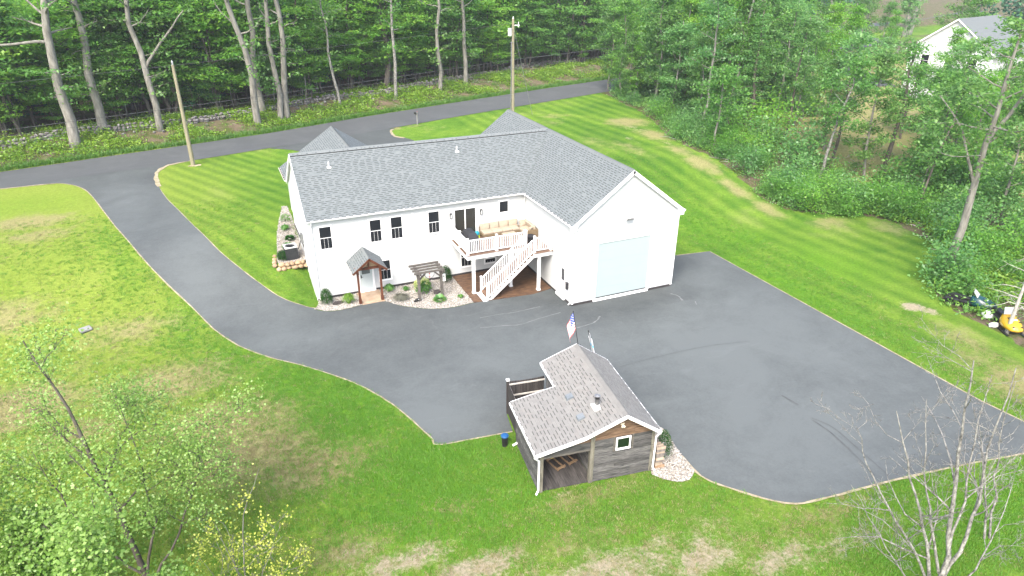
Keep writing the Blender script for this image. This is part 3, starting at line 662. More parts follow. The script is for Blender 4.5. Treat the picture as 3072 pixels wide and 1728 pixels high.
planes = [
    ((-RK, -OH, EAVE), (1, 0, 0), Vm, lambda v: [(0, HL-OH+RK+v*cmm*valm)], slm),
    ((HL-OH, -OH, EAVE), (0, -1, 0), Vg, lambda v: [(-(v*cgm)/valm, HD+.15-OH)], slg),
    ((HL-OH, 11.45, EAVE), (0, -1, 0), Vg, lambda v: [(0, 11.45-(2*HM+OH)+(v*cgm)/valm)], slg),
    ((HL+HW+OH, yf, EAVE), (0, 1, 0), Vgr, lambda v: [(0, 11.45-yf)], slg),
    ((-.16, 11.9, 5.40), (0, -1, 0), Vw, lambda v: [(0, 11.9-8.55+v*cw*(4.0/4.01))], slw),
    ((7.86, 8.55, 5.40), (0, 1, 0), Vwr, lambda v: [(-v*cw*(4.0/4.01), 11.9-8.55)], slw)]
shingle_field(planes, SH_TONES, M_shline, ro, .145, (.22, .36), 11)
# ridge caps with the dark vent gap under them
M_cap = mat('ridge_cap_slate', (.135, .15, .153), (.165, .18, .183), 20, .9, island=.06)
for a, b in (((-RK, HM, HR+.012), (GX-.2, HM, HR+.012)), ((GX, yf, HR+.012), (GX, 11.45, HR+.012)), ((FWX, 5.0, FWZ+.012), (FWX, 11.9, FWZ+.012))):
    a = Vector(a); b = Vector(b); d = (b-a); n = int(d.length/.28); d /= n; s = d.cross(Vector((0, 0, 1))).normalized(); dn = Vector((0, 0, -.115)); hi = Vector((0, 0, .022)); p = Vector((0, 0, 0)); r = d*1.08
    cm = MB().add([p+s*.155+dn+hi, p+hi, p-s*.155+dn+hi, r+s*.155+dn, r, r-s*.155+dn], [(0, 3, 4, 1), (1, 4, 5, 2)], 0).mesh('ridge_cap', M_cap)
    for i in range(n): link('ridge_cap', cm, ro, a+d*i)
mb = MB(); mb.box(-RK-.004, GX-.3, HM-.19, HM-.165, HR-.13, HR-.075); mb.build('ridge_vent', M_black, ro)
for (x, y) in ((2.05, 3.05), (10.55, 3.2)):
    z = EAVE+(y+OH)*ms; mb = MB(); mb.cyl((x, y, z-.02), .04, .34, 10); mb.cyl((x, y, z-.01), .085, .06, 10, 0, .06); mb.box(x-.12, x+.12, y-.14, y+.12, z-.06, z+.03)
    mb.build('vent_pipe', M_trim, ro)
# gutters, fascias, rakes
M_gut = mat('gutter_sludge', (.10, .065, .045), (.2, .15, .12), 8, .9)
def gutter(a, b, out):
    a = Vector(a); b = Vector(b); o = Vector(out).normalized(); z = Vector((0, 0, 1)); mb = MB()
    prof = [(0, 0), (0, -.11), (.05, -.11), (.105, -.04), (.105, .0), (.092, .0), (.092, -.03), (.02, -.045), (.012, 0)]
    vs = []
    for p in (a, b): vs += [p+o*x+z*h for x, h in prof]
    n = len(prof); mb.add(vs, [(i, (i+1) % n, n+(i+1) % n, n+i) for i in range(n)]+[tuple(range(n))[::-1], tuple(range(n, 2*n))], 0); mb.m[6] = 1
    bm = mb.build('gutter', [M_trim, M_gut], house); return bm
gutter((-RK-.05, -OH-.003, EAVE-.015), (HL-OH-.02, -OH-.003, EAVE-.015), (0, -1, 0)); gutter((HL-OH-.003, -OH-.11, EAVE-.015), (HL-OH-.003, yf-.05, EAVE-.015), (-1, 0, 0))
gutter((HL+HW+OH+.003, yf-.05, EAVE-.015), (HL+HW+OH+.003, 11.4, EAVE-.015), (1, 0, 0)); gutter((-.163, 8.6, 5.385), (-.163, 11.9, 5.385), (-1, 0, 0))
def rake(p, q, off, h=.20, t=.035):
    mb = MB(); p = Vector(p); q = Vector(q); o = Vector(off)
    d = (q-p).normalized(); nrm = Vector((0, 0, 1)); nrm = (nrm-d*nrm.dot(d)).normalized()
    mb.hexa([p+nrm*.004, q+nrm*.004, q+nrm*.004+o*t, p+nrm*.004+o*t][::-1]+[p-nrm*h, q-nrm*h, q-nrm*h+o*t, p-nrm*h+o*t][::-1]); return mb.build('rake_board', M_trim, house)
for s in (0, 1):
    e = (HL-OH-.05 if s == 0 else HL+HW+OH+.05)
    rake((e, yf-.003, EAVE-.03), (GX, yf-.003, HR), (0, -1, 0))
rake((-RK-.003, -OH-.05, EAVE-.03), (-RK-.003, HM, HR), (-1, 0, 0)); rake((-RK-.003, 2*HM+OH+.05, EAVE-.03), (-RK-.003, HM, HR), (-1, 0, 0))
mb = MB(); mb.hexa([(HL-OH-.04, yf+.01, EAVE-.36), (HL+.03, yf+.01, EAVE-.36), (HL+.03, -HD-.02, EAVE-.36), (HL-OH-.04, -HD-.02, EAVE-.36), (HL-OH-.04, yf+.01, EAVE-.04), (HL+.22, yf+.01, EAVE+.2), (HL+.22, -HD-.02, EAVE+.2), (HL-OH-.04, -HD-.02, EAVE-.04)]); mb.build('eave_return', M_trim, house)
mb = MB(); mb.hexa([(HL+HW-.03, yf+.01, EAVE-.36), (HL+HW+OH+.04, yf+.01, EAVE-.36), (HL+HW+OH+.04, -HD-.02, EAVE-.36), (HL+HW-.03, -HD-.02, EAVE-.36), (HL+HW-.22, yf+.01, EAVE+.2), (HL+HW+OH+.04, yf+.01, EAVE-.04), (HL+HW+OH+.04, -HD-.02, EAVE-.04), (HL+HW-.22, -HD-.02, EAVE+.2)]); mb.build('eave_return', M_trim, house)
mb = MB(); mb.box(-RK, HL-OH, -OH, .02, EAVE-.13, EAVE-.115); mb.box(HL-OH, HL+.02, yf, -OH, EAVE-.13, EAVE-.115); mb.build('soffit', M_trim, house)
def downspout(p, top, outv):
    mb = MB(); p = Vector(p); o = Vector(outv); mb.tube([p+o*.24+Vector((0, 0, top)), p+o*.2+Vector((0, 0, top-.14)), p+o*.05+Vector((0, 0, top-.36)), p+o*.05+Vector((0, 0, .22)), p+o*.16+Vector((0, 0, .1))], .038, 6); mb.build('downspout', M_trim, house)
downspout((HL, -HD+.12, 0), 5.2, (-1, 0, 0)); downspout((HL+HW, -HD+.12, 0), 5.2, (1, 0, 0)); downspout((.14, 0, 0), 5.2, (0, -1, 0))

# ---- windows and doors (house > window > frame / pane / muntin)
def window(fr, u0, u1, v0, v1, parent=house, grid=2, meet=True, fw_=.09, glass=None):
    glass = glass or M_glass
    mb = MB()
    mb.fbox(fr, u0-fw_, u1+fw_, v1, v1+fw_, .004, .042); mb.fbox(fr, u0-fw_, u1+fw_, v0-fw_-.02, v0, .004, .055)
    mb.fbox(fr, u0-fw_, u0, v0, v1, .004, .042); mb.fbox(fr, u1, u1+fw_, v0, v1, .004, .042)
    w_ = mb.build('window', M_trim, parent)
    mid = (v0+v1)/2
    if meet:
        mb = MB(); mb.fbox(fr, u0, u1, mid, v1, .0, .017); mb.build('pane', glass, w_)
        mb = MB(); mb.fbox(fr, u0, u1, v0, mid, .0, .022); mb.build('pane', glass, w_)
        mb = MB(); mb.fbox(fr, u0, u1, mid-.016, mid+.016, .017, .034); mb.build('meeting_rail', M_trim, w_)
    else:
        mb = MB(); mb.fbox(fr, u0, u1, v0, v1, .0, .018); mb.build('pane', glass, w_)
    for i in range(grid):
        u = u0+(u1-u0)*(i+1)/(grid+1); mb = MB(); mb.fbox(fr, u-.0055, u+.0055, v0, mid-.016, .022, .028); mb.build('muntin', M_trim, w_)
    return w_
window(Fm, .59, 1.27, 3.39, 4.78); window(Fm, 3.64, 4.31, 3.38, 4.79); window(Fm, 4.96, 5.65, 3.39, 4.79); window(Fm, 7.40, 8.09, 3.40, 4.80)
window(Fm, 12.30, 12.90, 4.12, 4.85, grid=0, meet=False); window(Fm, 4.02, 4.70, .72, 2.0); window(Fm, 9.53, 10.2, .67, 1.95)
window(Fm, 11.24, 11.96, .64, .90, grid=3, meet=False)
window(Fl, 1.3, 1.75, 1.2, 2.15, grid=0, meet=False); window(Fl, 2.9, 3.35, 1.35, 2.5, grid=0, meet=False)
window(Fl, 6.6, 7.3, 3.4, 4.7)
# sliding door
mb = MB(); mb.fbox(Fm, 9.08, 9.16, 2.78, 4.70, .004, .05); mb.fbox(Fm, 10.58, 10.66, 2.78, 4.70, .004, .05); mb.fbox(Fm, 9.08, 10.66, 4.70, 4.78, .004, .05); mb.fbox(Fm, 9.08, 10.66, 2.76, 2.86, .004, .09)
sd_ = mb.build('sliding_door', M_trim, house)
mb = MB(); mb.fbox(Fm, 9.16, 9.86, 2.86, 4.70, 0, .018); mb.build('pane', M_glassd, sd_); mb = MB(); mb.fbox(Fm, 9.86, 10.58, 2.86, 4.70, 0, .024); mb.build('pane', M_glassd, sd_)
mb = MB(); mb.fbox(Fm, 9.83, 9.90, 2.86, 4.70, .018, .045); mb.build('door_stile', M_trim, sd_)
mb = MB(); mb.fbox(Fm, 9.905, 9.93, 3.7, 3.9, .03, .07); mb.build('handle', M_black, sd_)
def lantern(fr, u, v):
    mb = MB(); mb.fbox(fr, u-.045, u+.045, v-.02, v+.16, .016, .04, 0); mb.bar(fr(u, v+.12, .03), fr(u, v+.16, .14), .02, .02); c = fr(u, v+.05, .14)
    mb.tube([c+Vector((0, 0, .10)), c+Vector((0, 0, .17))], [.085, .02], 6); mb.box(c.x-.06, c.x+.06, c.y-.06, c.y+.06, c.z-.2, c.z-.18)
    for a in (-.055, .055):
        for b in (-.055, .055): mb.box(c.x+a-.007, c.x+a+.007, c.y+b-.007, c.y+b+.007, c.z-.18, c.z+.1)
    l = mb.build('wall_lantern', M_black, house)
    mb = MB(); mb.tube([c+Vector((0, 0, -.17)), c+Vector((0, 0, .09))], .042, 6); mb.build('lamp_glass', mat('frosted_glass', (.6, .62, .6), None, 3, .3), l)
lantern(Fm, 8.87, 4.36); lantern(Fm, 10.96, 4.36)
# entry door
mb = MB(); mb.fbox(Fm, 2.63, 2.72, .2, 2.2, .004, .05); mb.fbox(Fm, 3.52, 3.64, .2, 2.2, .004, .05); mb.fbox(Fm, 2.63, 3.64, 2.2, 2.29, .004, .05); mb.fbox(Fm, 2.6, 3.66, .09, .2, .004, .13)
dr = mb.build('door', M_trim, house); mb = MB(); mb.fbox(Fm, 2.72, 3.52, .2, 2.2, 0, .02); mb.build('door_leaf', M_doorw, dr)
mb = MB(); mb.fbox(Fm, 2.86, 3.38, 1.30, 2.02, .02, .028); mb.build('pane', mat('frosted_door_glass', (.10, .125, .125), (.13, .15, .15), 3, .2), dr)
mb = MB(); mb.fbox(Fm, 2.78, 2.83, 1.05, 1.25, .02, .05); mb.bar(Fm(2.80, 1.12, .06), Fm(2.92, 1.12, .06), .02, .02); mb.build('handle', M_black, dr)
mb = MB()
for u0, u1 in ((2.82, 3.08), (3.16, 3.42)): mb.fbox(Fm, u0, u1, .36, 1.1, .02, .027)
mb.build('door_panel', M_doorw, dr)
# garage side door
mb = MB(); mb.fbox(Fs, 5.06, 5.14, .25, 2.25, .004, .05); mb.fbox(Fs, 6.0, 6.08, .25, 2.25, .004, .05); mb.fbox(Fs, 5.06, 6.08, 2.25, 2.33, .004, .05); mb.fbox(Fs, 5.04, 6.1, .08, .25, .004, .14)
dr = mb.build('door', M_trim, house); mb = MB(); mb.fbox(Fs, 5.14, 6.0, .25, 2.25, 0, .02); mb.build('door_leaf', M_trim, dr)
mb = MB(); mb.fbox(Fs, 5.56, 5.92, 1.32, 2.08, .02, .03); mb.build('pane', M_glass, dr); mb = MB(); mb.blob(Fs(5.24, 1.2, .06), (.035, .035, .035), 1, .02); mb.build('handle', M_black, dr)
mb = MB(); mb.fbox(Fs, 6.28, 6.48, .98, 1.38, .016, .13); mb.fbox(Fs, 6.26, 6.5, 1.38, 1.42, .016, .16); mb.build('meter_box', mat('dark_box_plastic', (.035, .035, .038), None, 3, .5), house)
# overhead garage door, with ribs
mb = MB(); mb.fbox(Fg, 1.44, 1.64, .2, 3.95, .004, .06); mb.fbox(Fg, 5.40, 5.60, .2, 3.95, .004, .06); mb.fbox(Fg, 1.44, 5.60, 3.95, 4.17, .004, .065)
gd = mb.build('garage_door', M_trim, house)
M_gdoor = mat('garage_door_enamel', (.325, .385, .388), (.335, .395, .398), 1, .4)
mb = MB()
for i in range(6): mb.fbox(Fg, 1.64, 5.4, .30+i*.6085, .30+(i+1)*.6085-.004, -.01, .0185)
mb.build('door_curtain', M_gdoor, gd)
mb = MB(); mb.fbox(Fg, 1.64, 5.4, .24, .30, .0, .03); mb.build('bottom_seal', M_black, gd); mb = MB(); mb.fbox(Fg, 1.50, 5.54, .05, .20, .0, .07); mb.build('threshold', M_trim, gd)
# gable floodlight and small fittings
fl = MB(); fl.fbox(Fg, 3.53, 3.73, 5.44, 5.56, .016, .07); fl.bar(Fg(3.38, 5.33, .17), Fg(3.88, 5.33, .17), .10, .16); f_ = fl.build('floodlight', M_trim, house)
mb = MB(); mb.bar(Fg(3.40, 5.28, .245), Fg(3.86, 5.28, .245), .02, .13); mb.build('lamp_face', M_greymetal, f_)
mb = MB(); mb.fbox(Fg, .86, .98, 5.44, 5.52, .016, .06); mb.blob(Fg(.92, 5.42, .10), (.05, .05, .05), 1, .02); mb.build('security_camera', M_trim, house)
for fr, u, v in ((Fm, 7.35, 2.95), (Fm, 8.45, 2.95), (Fm, 6.35, 4.85), (Fm, 5.6, 2.85), (Fs, 5.5, 4.46), (Fm, 8.62, .62)):
    mb = MB(); mb.fbox(fr, u-.07, u+.07, v-.06, v+.06, .016, .07); mb.fbox(fr, u-.055, u+.055, v-.085, v-.06, .02, .10); mb.build('wall_vent', M_trim if v > 1 else M_greymetal, house)
# meter and disconnect boxes on the gable end
mb = MB(); mb.fbox(Fl, 3.7, 4.05, 2.5, 3.1, .016, .14); mb.fbox(Fl, 4.3, 4.55, 2.4, 2.75, .016, .12); mb.build('meter_box', M_greymetal, house)

# ================================================================== ENTRY PORCH
porch = empty('entry_porch', (0, 0, 0), 0, 'small gabled entry porch on two turned brown posts over the walkout door', 'porch')
for x in (2.33, 3.71):
    mb = MB(); z = .085
    for r, a, b in ((.085, 0, .32), (.062, .32, 1.95), (.075, 1.95, 2.22)): mb.box(x-r, x+r, -1.57-r, -1.57+r, z+a, z+b)
    mb.build('post', M_brownwood, porch, bevel=.012)
mb = MB(); mb.box(2.10, 3.96, -1.64, -1.50, 2.30, 2.42); mb.build('beam', M_brownwood, porch)
for x in (2.33, 3.71):
    mb = MB(); mb.bar((x, -.03, 2.33), (x, -1.5, 2.33), .09, .12); mb.build('beam', M_brownwood, porch)
PX, PZ, PE, PY = 3.03, 3.16, 2.34, -1.98
mb = MB(); mb.bar((PX, -1.57, 2.42), (PX, -1.57, 2.98), .09, .09); mb.build('king_post', M_brownwood, porch)
for sgn in (-1, 1):
    mb = MB(); mb.bar((PX, PY+.05, PZ-.10), (PX+sgn*1.05, PY+.05, PE-.10), .05, .15); mb.build('rake_board', M_brownwood, porch)
    mb = MB(); mb.bar((PX, -1.57, PZ-.16), (PX+sgn*.86, -1.57, 2.44), .08, .09); mb.build('rafter', M_brownwood, porch)
mb = MB()
for sgn in (-1, 1): mb.hexa([(PX, PY+.1, PZ-.10), (PX+sgn*1.0, PY+.1, PE-.085), (PX+sgn*1.0, -.02, PE-.085), (PX, -.02, PZ-.10), (PX, PY+.1, PZ-.085), (PX+sgn*1.0, PY+.1, PE-.07), (PX+sgn*1.0, -.02, PE-.07), (PX, -.02, PZ-.085)])
mb.build('ceiling', mat('pine_ceiling', (.30, .22, .13), (.42, .33, .21), 4, .7, (6, 1, 1)), porch)
mb = MB(); mb.hexa([(2.30, -1.5, 2.42), (3.76, -1.5, 2.42), (3.76, -1.47, 2.42), (2.3, -1.47, 2.42), (2.98, -1.5, 2.97), (3.08, -1.5, 2.97), (3.08, -1.47, 2.97), (2.98, -1.47, 2.97)]); mb.build('gable_panel', mat('pine_ceiling', (0, 0, 0)), porch)
rf = MB(); sl_ = (PZ-PE)
slab(rf, [(PX-1.03, PY, PE), (PX, PY, PZ), (PX, -.0, PZ), (PX-1.03, -.0, PE)], .06, 0, 1); slab(rf, [(PX, PY, PZ), (PX+1.03, PY, PE), (PX+1.03, 0, PE), (PX, 0, PZ)], .06, 0, 1)
pr = rf.build('roof', [M_rbase, M_brownwood], porch); sp_ = math.hypot(1.03, sl_)
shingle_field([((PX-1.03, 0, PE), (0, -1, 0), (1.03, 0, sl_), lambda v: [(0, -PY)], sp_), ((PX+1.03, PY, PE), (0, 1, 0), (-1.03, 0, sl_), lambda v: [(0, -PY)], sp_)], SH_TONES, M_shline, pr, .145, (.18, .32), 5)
for i in range(8):
    mb = MB(); y = PY+i*.25; mb.add([(PX-.13, y, PZ-.08), (PX, y, PZ+.024), (PX+.13, y, PZ-.08), (PX-.13, y+.27, PZ-.09), (PX, y+.27, PZ+.012), (PX+.13, y+.27, PZ-.09)], [(0, 1, 4, 3), (1, 2, 5, 4)]); mb.build('ridge_cap', MATS['ridge_cap_slate'], pr)

# ================================================================== DECK
deck = empty('deck', (0, 0, 0), 0, 'raised brown plank deck with white railings and a long stair', 'deck')
DZ, DX0, DY, BX, BY = 2.76, 8.87, -3.02, 12.85, -4.24
mb = MB(); y = -.02
while y > DY-.03:
    mb.box(DX0-.03, HL-.03, y-.136, y-.003, DZ-.03, DZ); y -= .14
while y > BY-.02:
    mb.box(BX-.02, HL-.03, y-.136, y-.003, DZ-.03, DZ); y -= .14
mb.build('floor', M_deckb, deck)
mb = MB(); fz0, fz1 = DZ-.33, DZ-.032
mb.box(DX0, DX0+.04, DY, -.05, fz0, fz1); mb.box(DX0+.04, BX+.04, DY, DY+.04, fz0, fz1); mb.box(BX, BX+.04, BY, DY, fz0, fz1); mb.box(BX+.04, HL-.03, BY, BY+.04, fz0, fz1)
mb.build('fascia', M_trim, deck)
mb = MB()
for i in range(11): x = DX0+.3+i*.45; mb.box(x, x+.04, DY+.04 if x < BX else BY+.05, -.05, fz0+.03, fz1-.002)
mb.build('joists', mat('treated_pine', (.20, .16, .10), (.28, .23, .15), 5, .8), deck)
for x, y in ((9.30, -2.93), (11.85, -2.93), (13.28, -4.12)):
    mb = MB(); mb.box(x-.085, x+.085, y-.085, y+.085, .06, fz0+.03); mb.box(x-.11, x+.11, y-.11, y+.11, .06, .16); mb.build('post', M_trim, deck)
def rpost(x, y, z0, h=1.06, n='railing_post'):
    mb = MB(); mb.box(x-.055, x+.055, y-.055, y+.055, z0, z0+h); mb.box(x-.075, x+.075, y-.075, y+.075, z0+h, z0+h+.03); mb.box(x-.08, x+.08, y-.08, y+.08, z0, z0+.06)
    mb.prism([(x-.06, y-.06, z0+h+.03), (x+.06, y-.06, z0+h+.03), (x+.06, y+.06, z0+h+.03), (x-.06, y+.06, z0+h+.03)], (0, 0, .025)); mb.build(n, M_trim, deck)
BALM = MB().box(-.018, .018, -.018, .018, 0, .80).mesh('baluster', M_trim)
def rail(a, b, step=.115):
    a = Vector(a); b = Vector(b); z = Vector((0, 0, 1)); mb = MB(); mb.bar(a+z*.94, b+z*.94, .075, .055); mb.build('top_rail', M_trim, deck)
    mb = MB(); mb.bar(a+z*.13, b+z*.13, .05, .05); mb.build('bottom_rail', M_trim, deck)
    n = max(2, int((Vector((b.x-a.x, b.y-a.y)).length-.08)/step))
    for i in range(n): link('baluster', BALM, deck, a+(b-a)*((i+.5)/n)+z*.14)
ry = DY+.06
for x, y in ((DX0+.06, ry), (10.86, ry), (BX-.02, ry), (BX+.06, BY+.06), (HL-.13, BY+.06), (DX0+.06, -.12), (DX0+.06, -1.55)): rpost(x, y, DZ)
rail((DX0+.12, ry, DZ), (10.80, ry, DZ)); rail((10.92, ry, DZ), (BX-.08, ry, DZ)); rail((BX+.12, BY+.06, DZ), (HL-.19, BY+.06, DZ)); rail((DX0+.06, ry+.06, DZ), (DX0+.06, -1.61, DZ)); rail((DX0+.06, -1.49, DZ), (DX0+.06, -.18, DZ))
NT = 14; SX0, SX1 = BX, 9.72; sr = (DZ-.07)/NT; sn = (SX0-SX1)/(NT-1)
for i in range(NT-1):
    x = SX0-i*sn; z = DZ-(i+1)*sr
    mb = MB(); mb.box(x-sn-.02, x-.012, BY+.10, DY-.06, z-.035, z); mb.build('tread', M_deckb, deck)
    mb = MB(); mb.box(x-.012, x, BY+.10, DY-.06, z, z+sr-.037); mb.build('riser', M_deckb, deck)
for y in (BY+.055, DY-.055):      # saw-tooth stringers
    prof = [(SX1-.02, .07)]
    for i in range(NT-2, -1, -1):
        x = SX0-i*sn; z = DZ-(i+1)*sr; prof += [(x-sn, z-.037), (x-.012, z-.037)]
    prof += [(SX0, DZ-.37), (SX1+.33, .07)]
    bmx = bmesh.new(); vs = [bmx.verts.new((x, y-.02, z)) for x, z in prof]; bmx.faces.new(vs); bmesh.ops.triangulate(bmx, faces=bmx.faces[:])
    r_ = bmesh.ops.extrude_face_region(bmx, geom=bmx.faces[:]); bmesh.ops.translate(bmx, verts=[v for v in r_['geom'] if isinstance(v, bmesh.types.BMVert)], vec=(0, .04, 0)); bmesh.ops.recalc_face_normals(bmx, faces=bmx.faces[:])
    me_ = bpy.data.meshes.new('stringer'); bmx.to_mesh(me_); bmx.free(); me_.materials.append(M_trim); link('stringer', me_, deck)
mb = MB(); mb.box(SX1-.30, SX1+.02, BY-.02, DY+.02, .03, .10); mb.build('stair_pad', M_trim, deck)
for y in (BY+.06, DY-.06):
    rpost(SX1+.02, y, .09, 1.10)
    a = (SX1+.08, y, .10+.06); b = (SX0-.06, y, DZ-.10); rail(a, b, .118)
rpost(SX0-.02, DY-.06, DZ-.3, 1.36)

# ================================================================== DECK FURNITURE
def cushion(name, c, sx, sy, sz, parent, rot=(0, 0, 0)):
    mb = MB(); mb.box(-sx/2, sx/2, -sy/2, sy/2, -sz/2, sz/2); o = mb.build(name, M_cush, parent, True, bevel=min(sx, sy, sz)*.3); o.location = c; o.rotation_euler = rot
sofa = empty('outdoor_sofa', (10.78, -.12, DZ), 0, 'long four-seat outdoor sofa with beige cushions on a wood frame against the house wall', 'sofa')
mb = MB(); mb.box(0, 2.72, -.86, -.03, .16, .30); mb.box(0, 2.72, -.06, .0, .3, .62); 
for x in (.05, 2.6): mb.box(x, x+.07, -.82, -.75, 0, .16); mb.box(x, x+.07, -.15, -.08, 0, .16)
mb.build('frame', M_wicker, sofa)
for i in range(4):
    cushion('seat_cushion', (.35+i*.675, -.47, .375), .66, .74, .15, sofa); cushion('back_cushion', (.35+i*.675, -.10, .62), .63, .17, .42, sofa, (math.radians(-14), 0, 0))
sofa2 = empty('outdoor_sofa', (13.32, -1.0, DZ), 0, 'short corner outdoor sofa with beige cushions and scatter pillows beside the garage wall', 'sofa')
mb = MB(); mb.box(0, .82, -1.05, .62, .10, .30); mb.box(.74, .82, -1.05, .62, .3, .66); mb.box(0, .82, -1.13, -1.05, .06, .64)
mb.build('frame', M_wicker, sofa2)
for i in range(2): cushion('seat_cushion', (.36, -.62+i*.78, .375), .72, .76, .15, sofa2); cushion('back_cushion', (.66, -.62+i*.78, .62), .17, .72, .40, sofa2, (0, math.radians(-14), 0))
cushion('scatter_pillow', (.40, .40, .62), .42, .16, .40, sofa2, (math.radians(-20), 0, .1)); cushion('scatter_pillow', (.42, -.85, .60), .40, .16, .36, sofa2, (math.radians(20), 0, .5))
tab = empty('coffee_table', (12.0, -1.72, DZ), 0, 'low square outdoor table with a pale slatted top in front of the sofas', 'table')
mb = MB(); mb.box(0, .86, 0, .62, .08, .30); mb.build('base', M_wicker, tab)
for i in range(6):
    mb = MB(); mb.box(-.02, .88, -.02+i*.11, .082+i*.11, .30, .335); mb.build('slat', M_cush, tab)
gr = empty('gas_grill', (9.55, -1.75, DZ), math.radians(0), 'barbecue grill under a black fitted cover at the deck railing', 'grill')
bmx = bmesh.new()
secs = [(0.0, .70, .30), (.55, .72, .31), (.82, .72, .32), (.98, .52, .29), (1.12, .42, .20), (1.16, .36, .12)]
rings = []
for z, ly, lx in secs: rings.append([bmx.verts.new((sx_*lx, sy_*ly, z+.0)) for sx_, sy_ in ((-1, -1), (-.3, -1.0), (.3, -1.0), (1, -1), (1.02, 0), (1, 1), (.3, 1), (-.3, 1), (-1, 1), (-1.02, 0))])
for a, b in zip(rings, rings[1:]):
    for i in range(10): bmx.faces.new((a[i], a[(i+1) % 10], b[(i+1) % 10], b[i]))
bmx.faces.new(rings[-1]); bmesh.ops.bevel(bmx, geom=[e for e in bmx.edges], offset=.03, segments=2, affect='EDGES')
me_ = bpy.data.meshes.new('cover'); bmx.to_mesh(me_); bmx.free(); me_.materials.append(M_charcoal); link('cover', me_, gr)
mb = MB()
for x in (-.3, .22):
    for y in (-.6, .55): mb.cyl((x, y, -.0), .05, .06, 8)
mb.build('caster', M_black, gr)
mb = MB()
for y in (-.45, .0, .45): mb.bar((-.2, y, .985), (.2, y+.1, .99), .03, .02)
mb.build('cover_fold', M_charcoal, gr)
ch = empty('toy_stool', (10.52, -.42, DZ), .3, 'small blue and lime plastic toy stool beside the sofa', 'toy')
mb = MB(); mb.tube([(0, 0, .22), (0, 0, .26), (0, 0, .36), (0, 0, .44)], [.16, .18, .16, .06], 12); mb.build('seat', mat('turquoise_plastic', (.012, .22, .30), (.018, .27, .35), 3, .4), ch)
for k in range(4):
    a = k*math.pi/2+.7; mb = MB(); mb.bar((math.cos(a)*.12, math.sin(a)*.12, .22), (math.cos(a)*.17, math.sin(a)*.17, 0), .06, .06); mb.build('leg', mat('lime_plastic', (.42, .62, .03), (.5, .7, .05), 3, .4), ch)
fp = empty('planter', (13.42, -2.55, DZ), 0, 'dark round planter pot beside the corner sofa', 'planter')
mb = MB(); mb.tube([(0, 0, 0), (0, 0, .1), (0, 0, .42), (0, 0, .46)], [.20, .24, .30, .31], 14); mb.build('pot', M_charcoal, fp)
mb = MB(); mb.cyl((0, 0, .40), .28, .03, 14); mb.build('soil', mat('dark_soil', (.02, .015, .012), None, 8, 1), fp)

# ================================================================== PERGOLA AND BED PLANTS
perg = empty('pergola', (0, 0, 0), 0, 'small weathered timber arbour on two posts in the gravel bed', 'pergola')
for x in (5.81, 7.29):
    mb = MB(); mb.box(x-.075, x+.075, -2.68, -2.53, .05, 1.93); mb.build('post', M_weather, perg)
    mb = MB(); mb.bar((x, -2.92, 1.90), (x, -1.50, 1.90), .06, .14); mb.bar((x+.10, -2.92, 1.90), (x+.10, -1.50, 1.90), .04, .14); mb.build('beam', M_weather, perg)
    mb = MB(); mb.bar((x, -2.6, 1.35), (x, -2.0, 1.84), .08, .09); mb.build('brace', M_weather, perg)
    mb = MB(); mb.bar((x, -2.6, 1.45), (x+(.45 if x < 6 else -.45), -2.6, 1.86), .08, .09); mb.build('brace', M_weather, perg)
for y in (-2.80, -2.40, -2.00, -1.60):
    mb = MB(); mb.box(5.50, 7.42, y-.05, y+.05, 1.97, 2.09); mb.build('slat', M_weather, perg)
hp = empty('hanging_basket_hoop', (6.52, -2.62, 1.48), 0, 'black wire hoop with small red feeders hanging under the arbour', 'feeder')
mb = MB(); mb.tube([(math.cos(a)*.30, 0, math.sin(a)*.30+.30) for a in np.linspace(math.pi, 2*math.pi, 14)], .014, 6); mb.build('hoop', M_black, hp)
mb = MB(); mb.tube([(0, 0, .45), (0, 0, .12)], .006, 4); mb.build('wire', M_black, hp)
for z in (.10, .33):
    mb = MB(); mb.blob((0, 0, z), (.05, .05, .045), 1, .05); mb.build('feeder', mat('red_glass', (.35, .03, .03), (.5, .06, .05), 3, .3), hp)
ln = empty('lantern', (7.42, -2.66, 1.22), 0, 'white framed lantern hung on the arbour post beside the round shrub', 'lantern')
mb = MB()
for a in (-.07, .07):
    for b in (-.05, .05): mb.box(a-.012, a+.012, b-.012, b+.012, 0, .36)
mb.box(-.09, .09, -.07, .07, -.03, 0); mb.box(-.09, .09, -.07, .07, .36, .40); mb.build('frame', M_trim, ln)
mb = MB(); mb.cyl((0, 0, 0), .03, .2, 8); mb.build('candle', M_trim, ln)

def leafy(name, C, size, m, rng, upb=.6, aspect=.6, parent=None): return link(name, np_mesh(name, leaf_quads(np.asarray(C), size, rng, upb, aspect), len(C), m), parent)
def shell_pts(n, r, rng, lo=.75, cone=0.0, zmin=-.7):
    D = rng.normal(size=(n*2, 3)); D /= np.linalg.norm(D, axis=1)[:, None]; D = D[D[:, 2] > zmin][:n]; k = rng.uniform(lo, 1.05, len(D))[:, None]
    P = D*k
    if cone: P[:, :2] *= (1-cone*np.clip(P[:, 2:3]*.5+.5, 0, 1)**1.3)*1.15
    return P*np.array(r)
def clipped_shrub(loc, r, label, seed, cone=.0, m=L_box, n=2600, size=.055, name='evergreen_shrub', group=None):
    q = np.random.default_rng(seed); e = empty(name, loc, 0, label, 'shrub', group)
    mb = MB(); mb.tube([(0, 0, -.05), (0, 0, r[2]*.8)], [.05, .03], 6); mb.build('trunk', M_barkd, e)
    P = shell_pts(n, r, q, .55, cone); P += q.normal(0, .02, P.shape); P[:, 2] += r[2]*.9
    leafy('crown', P, size, m, q, .2, .55, e)
    return e
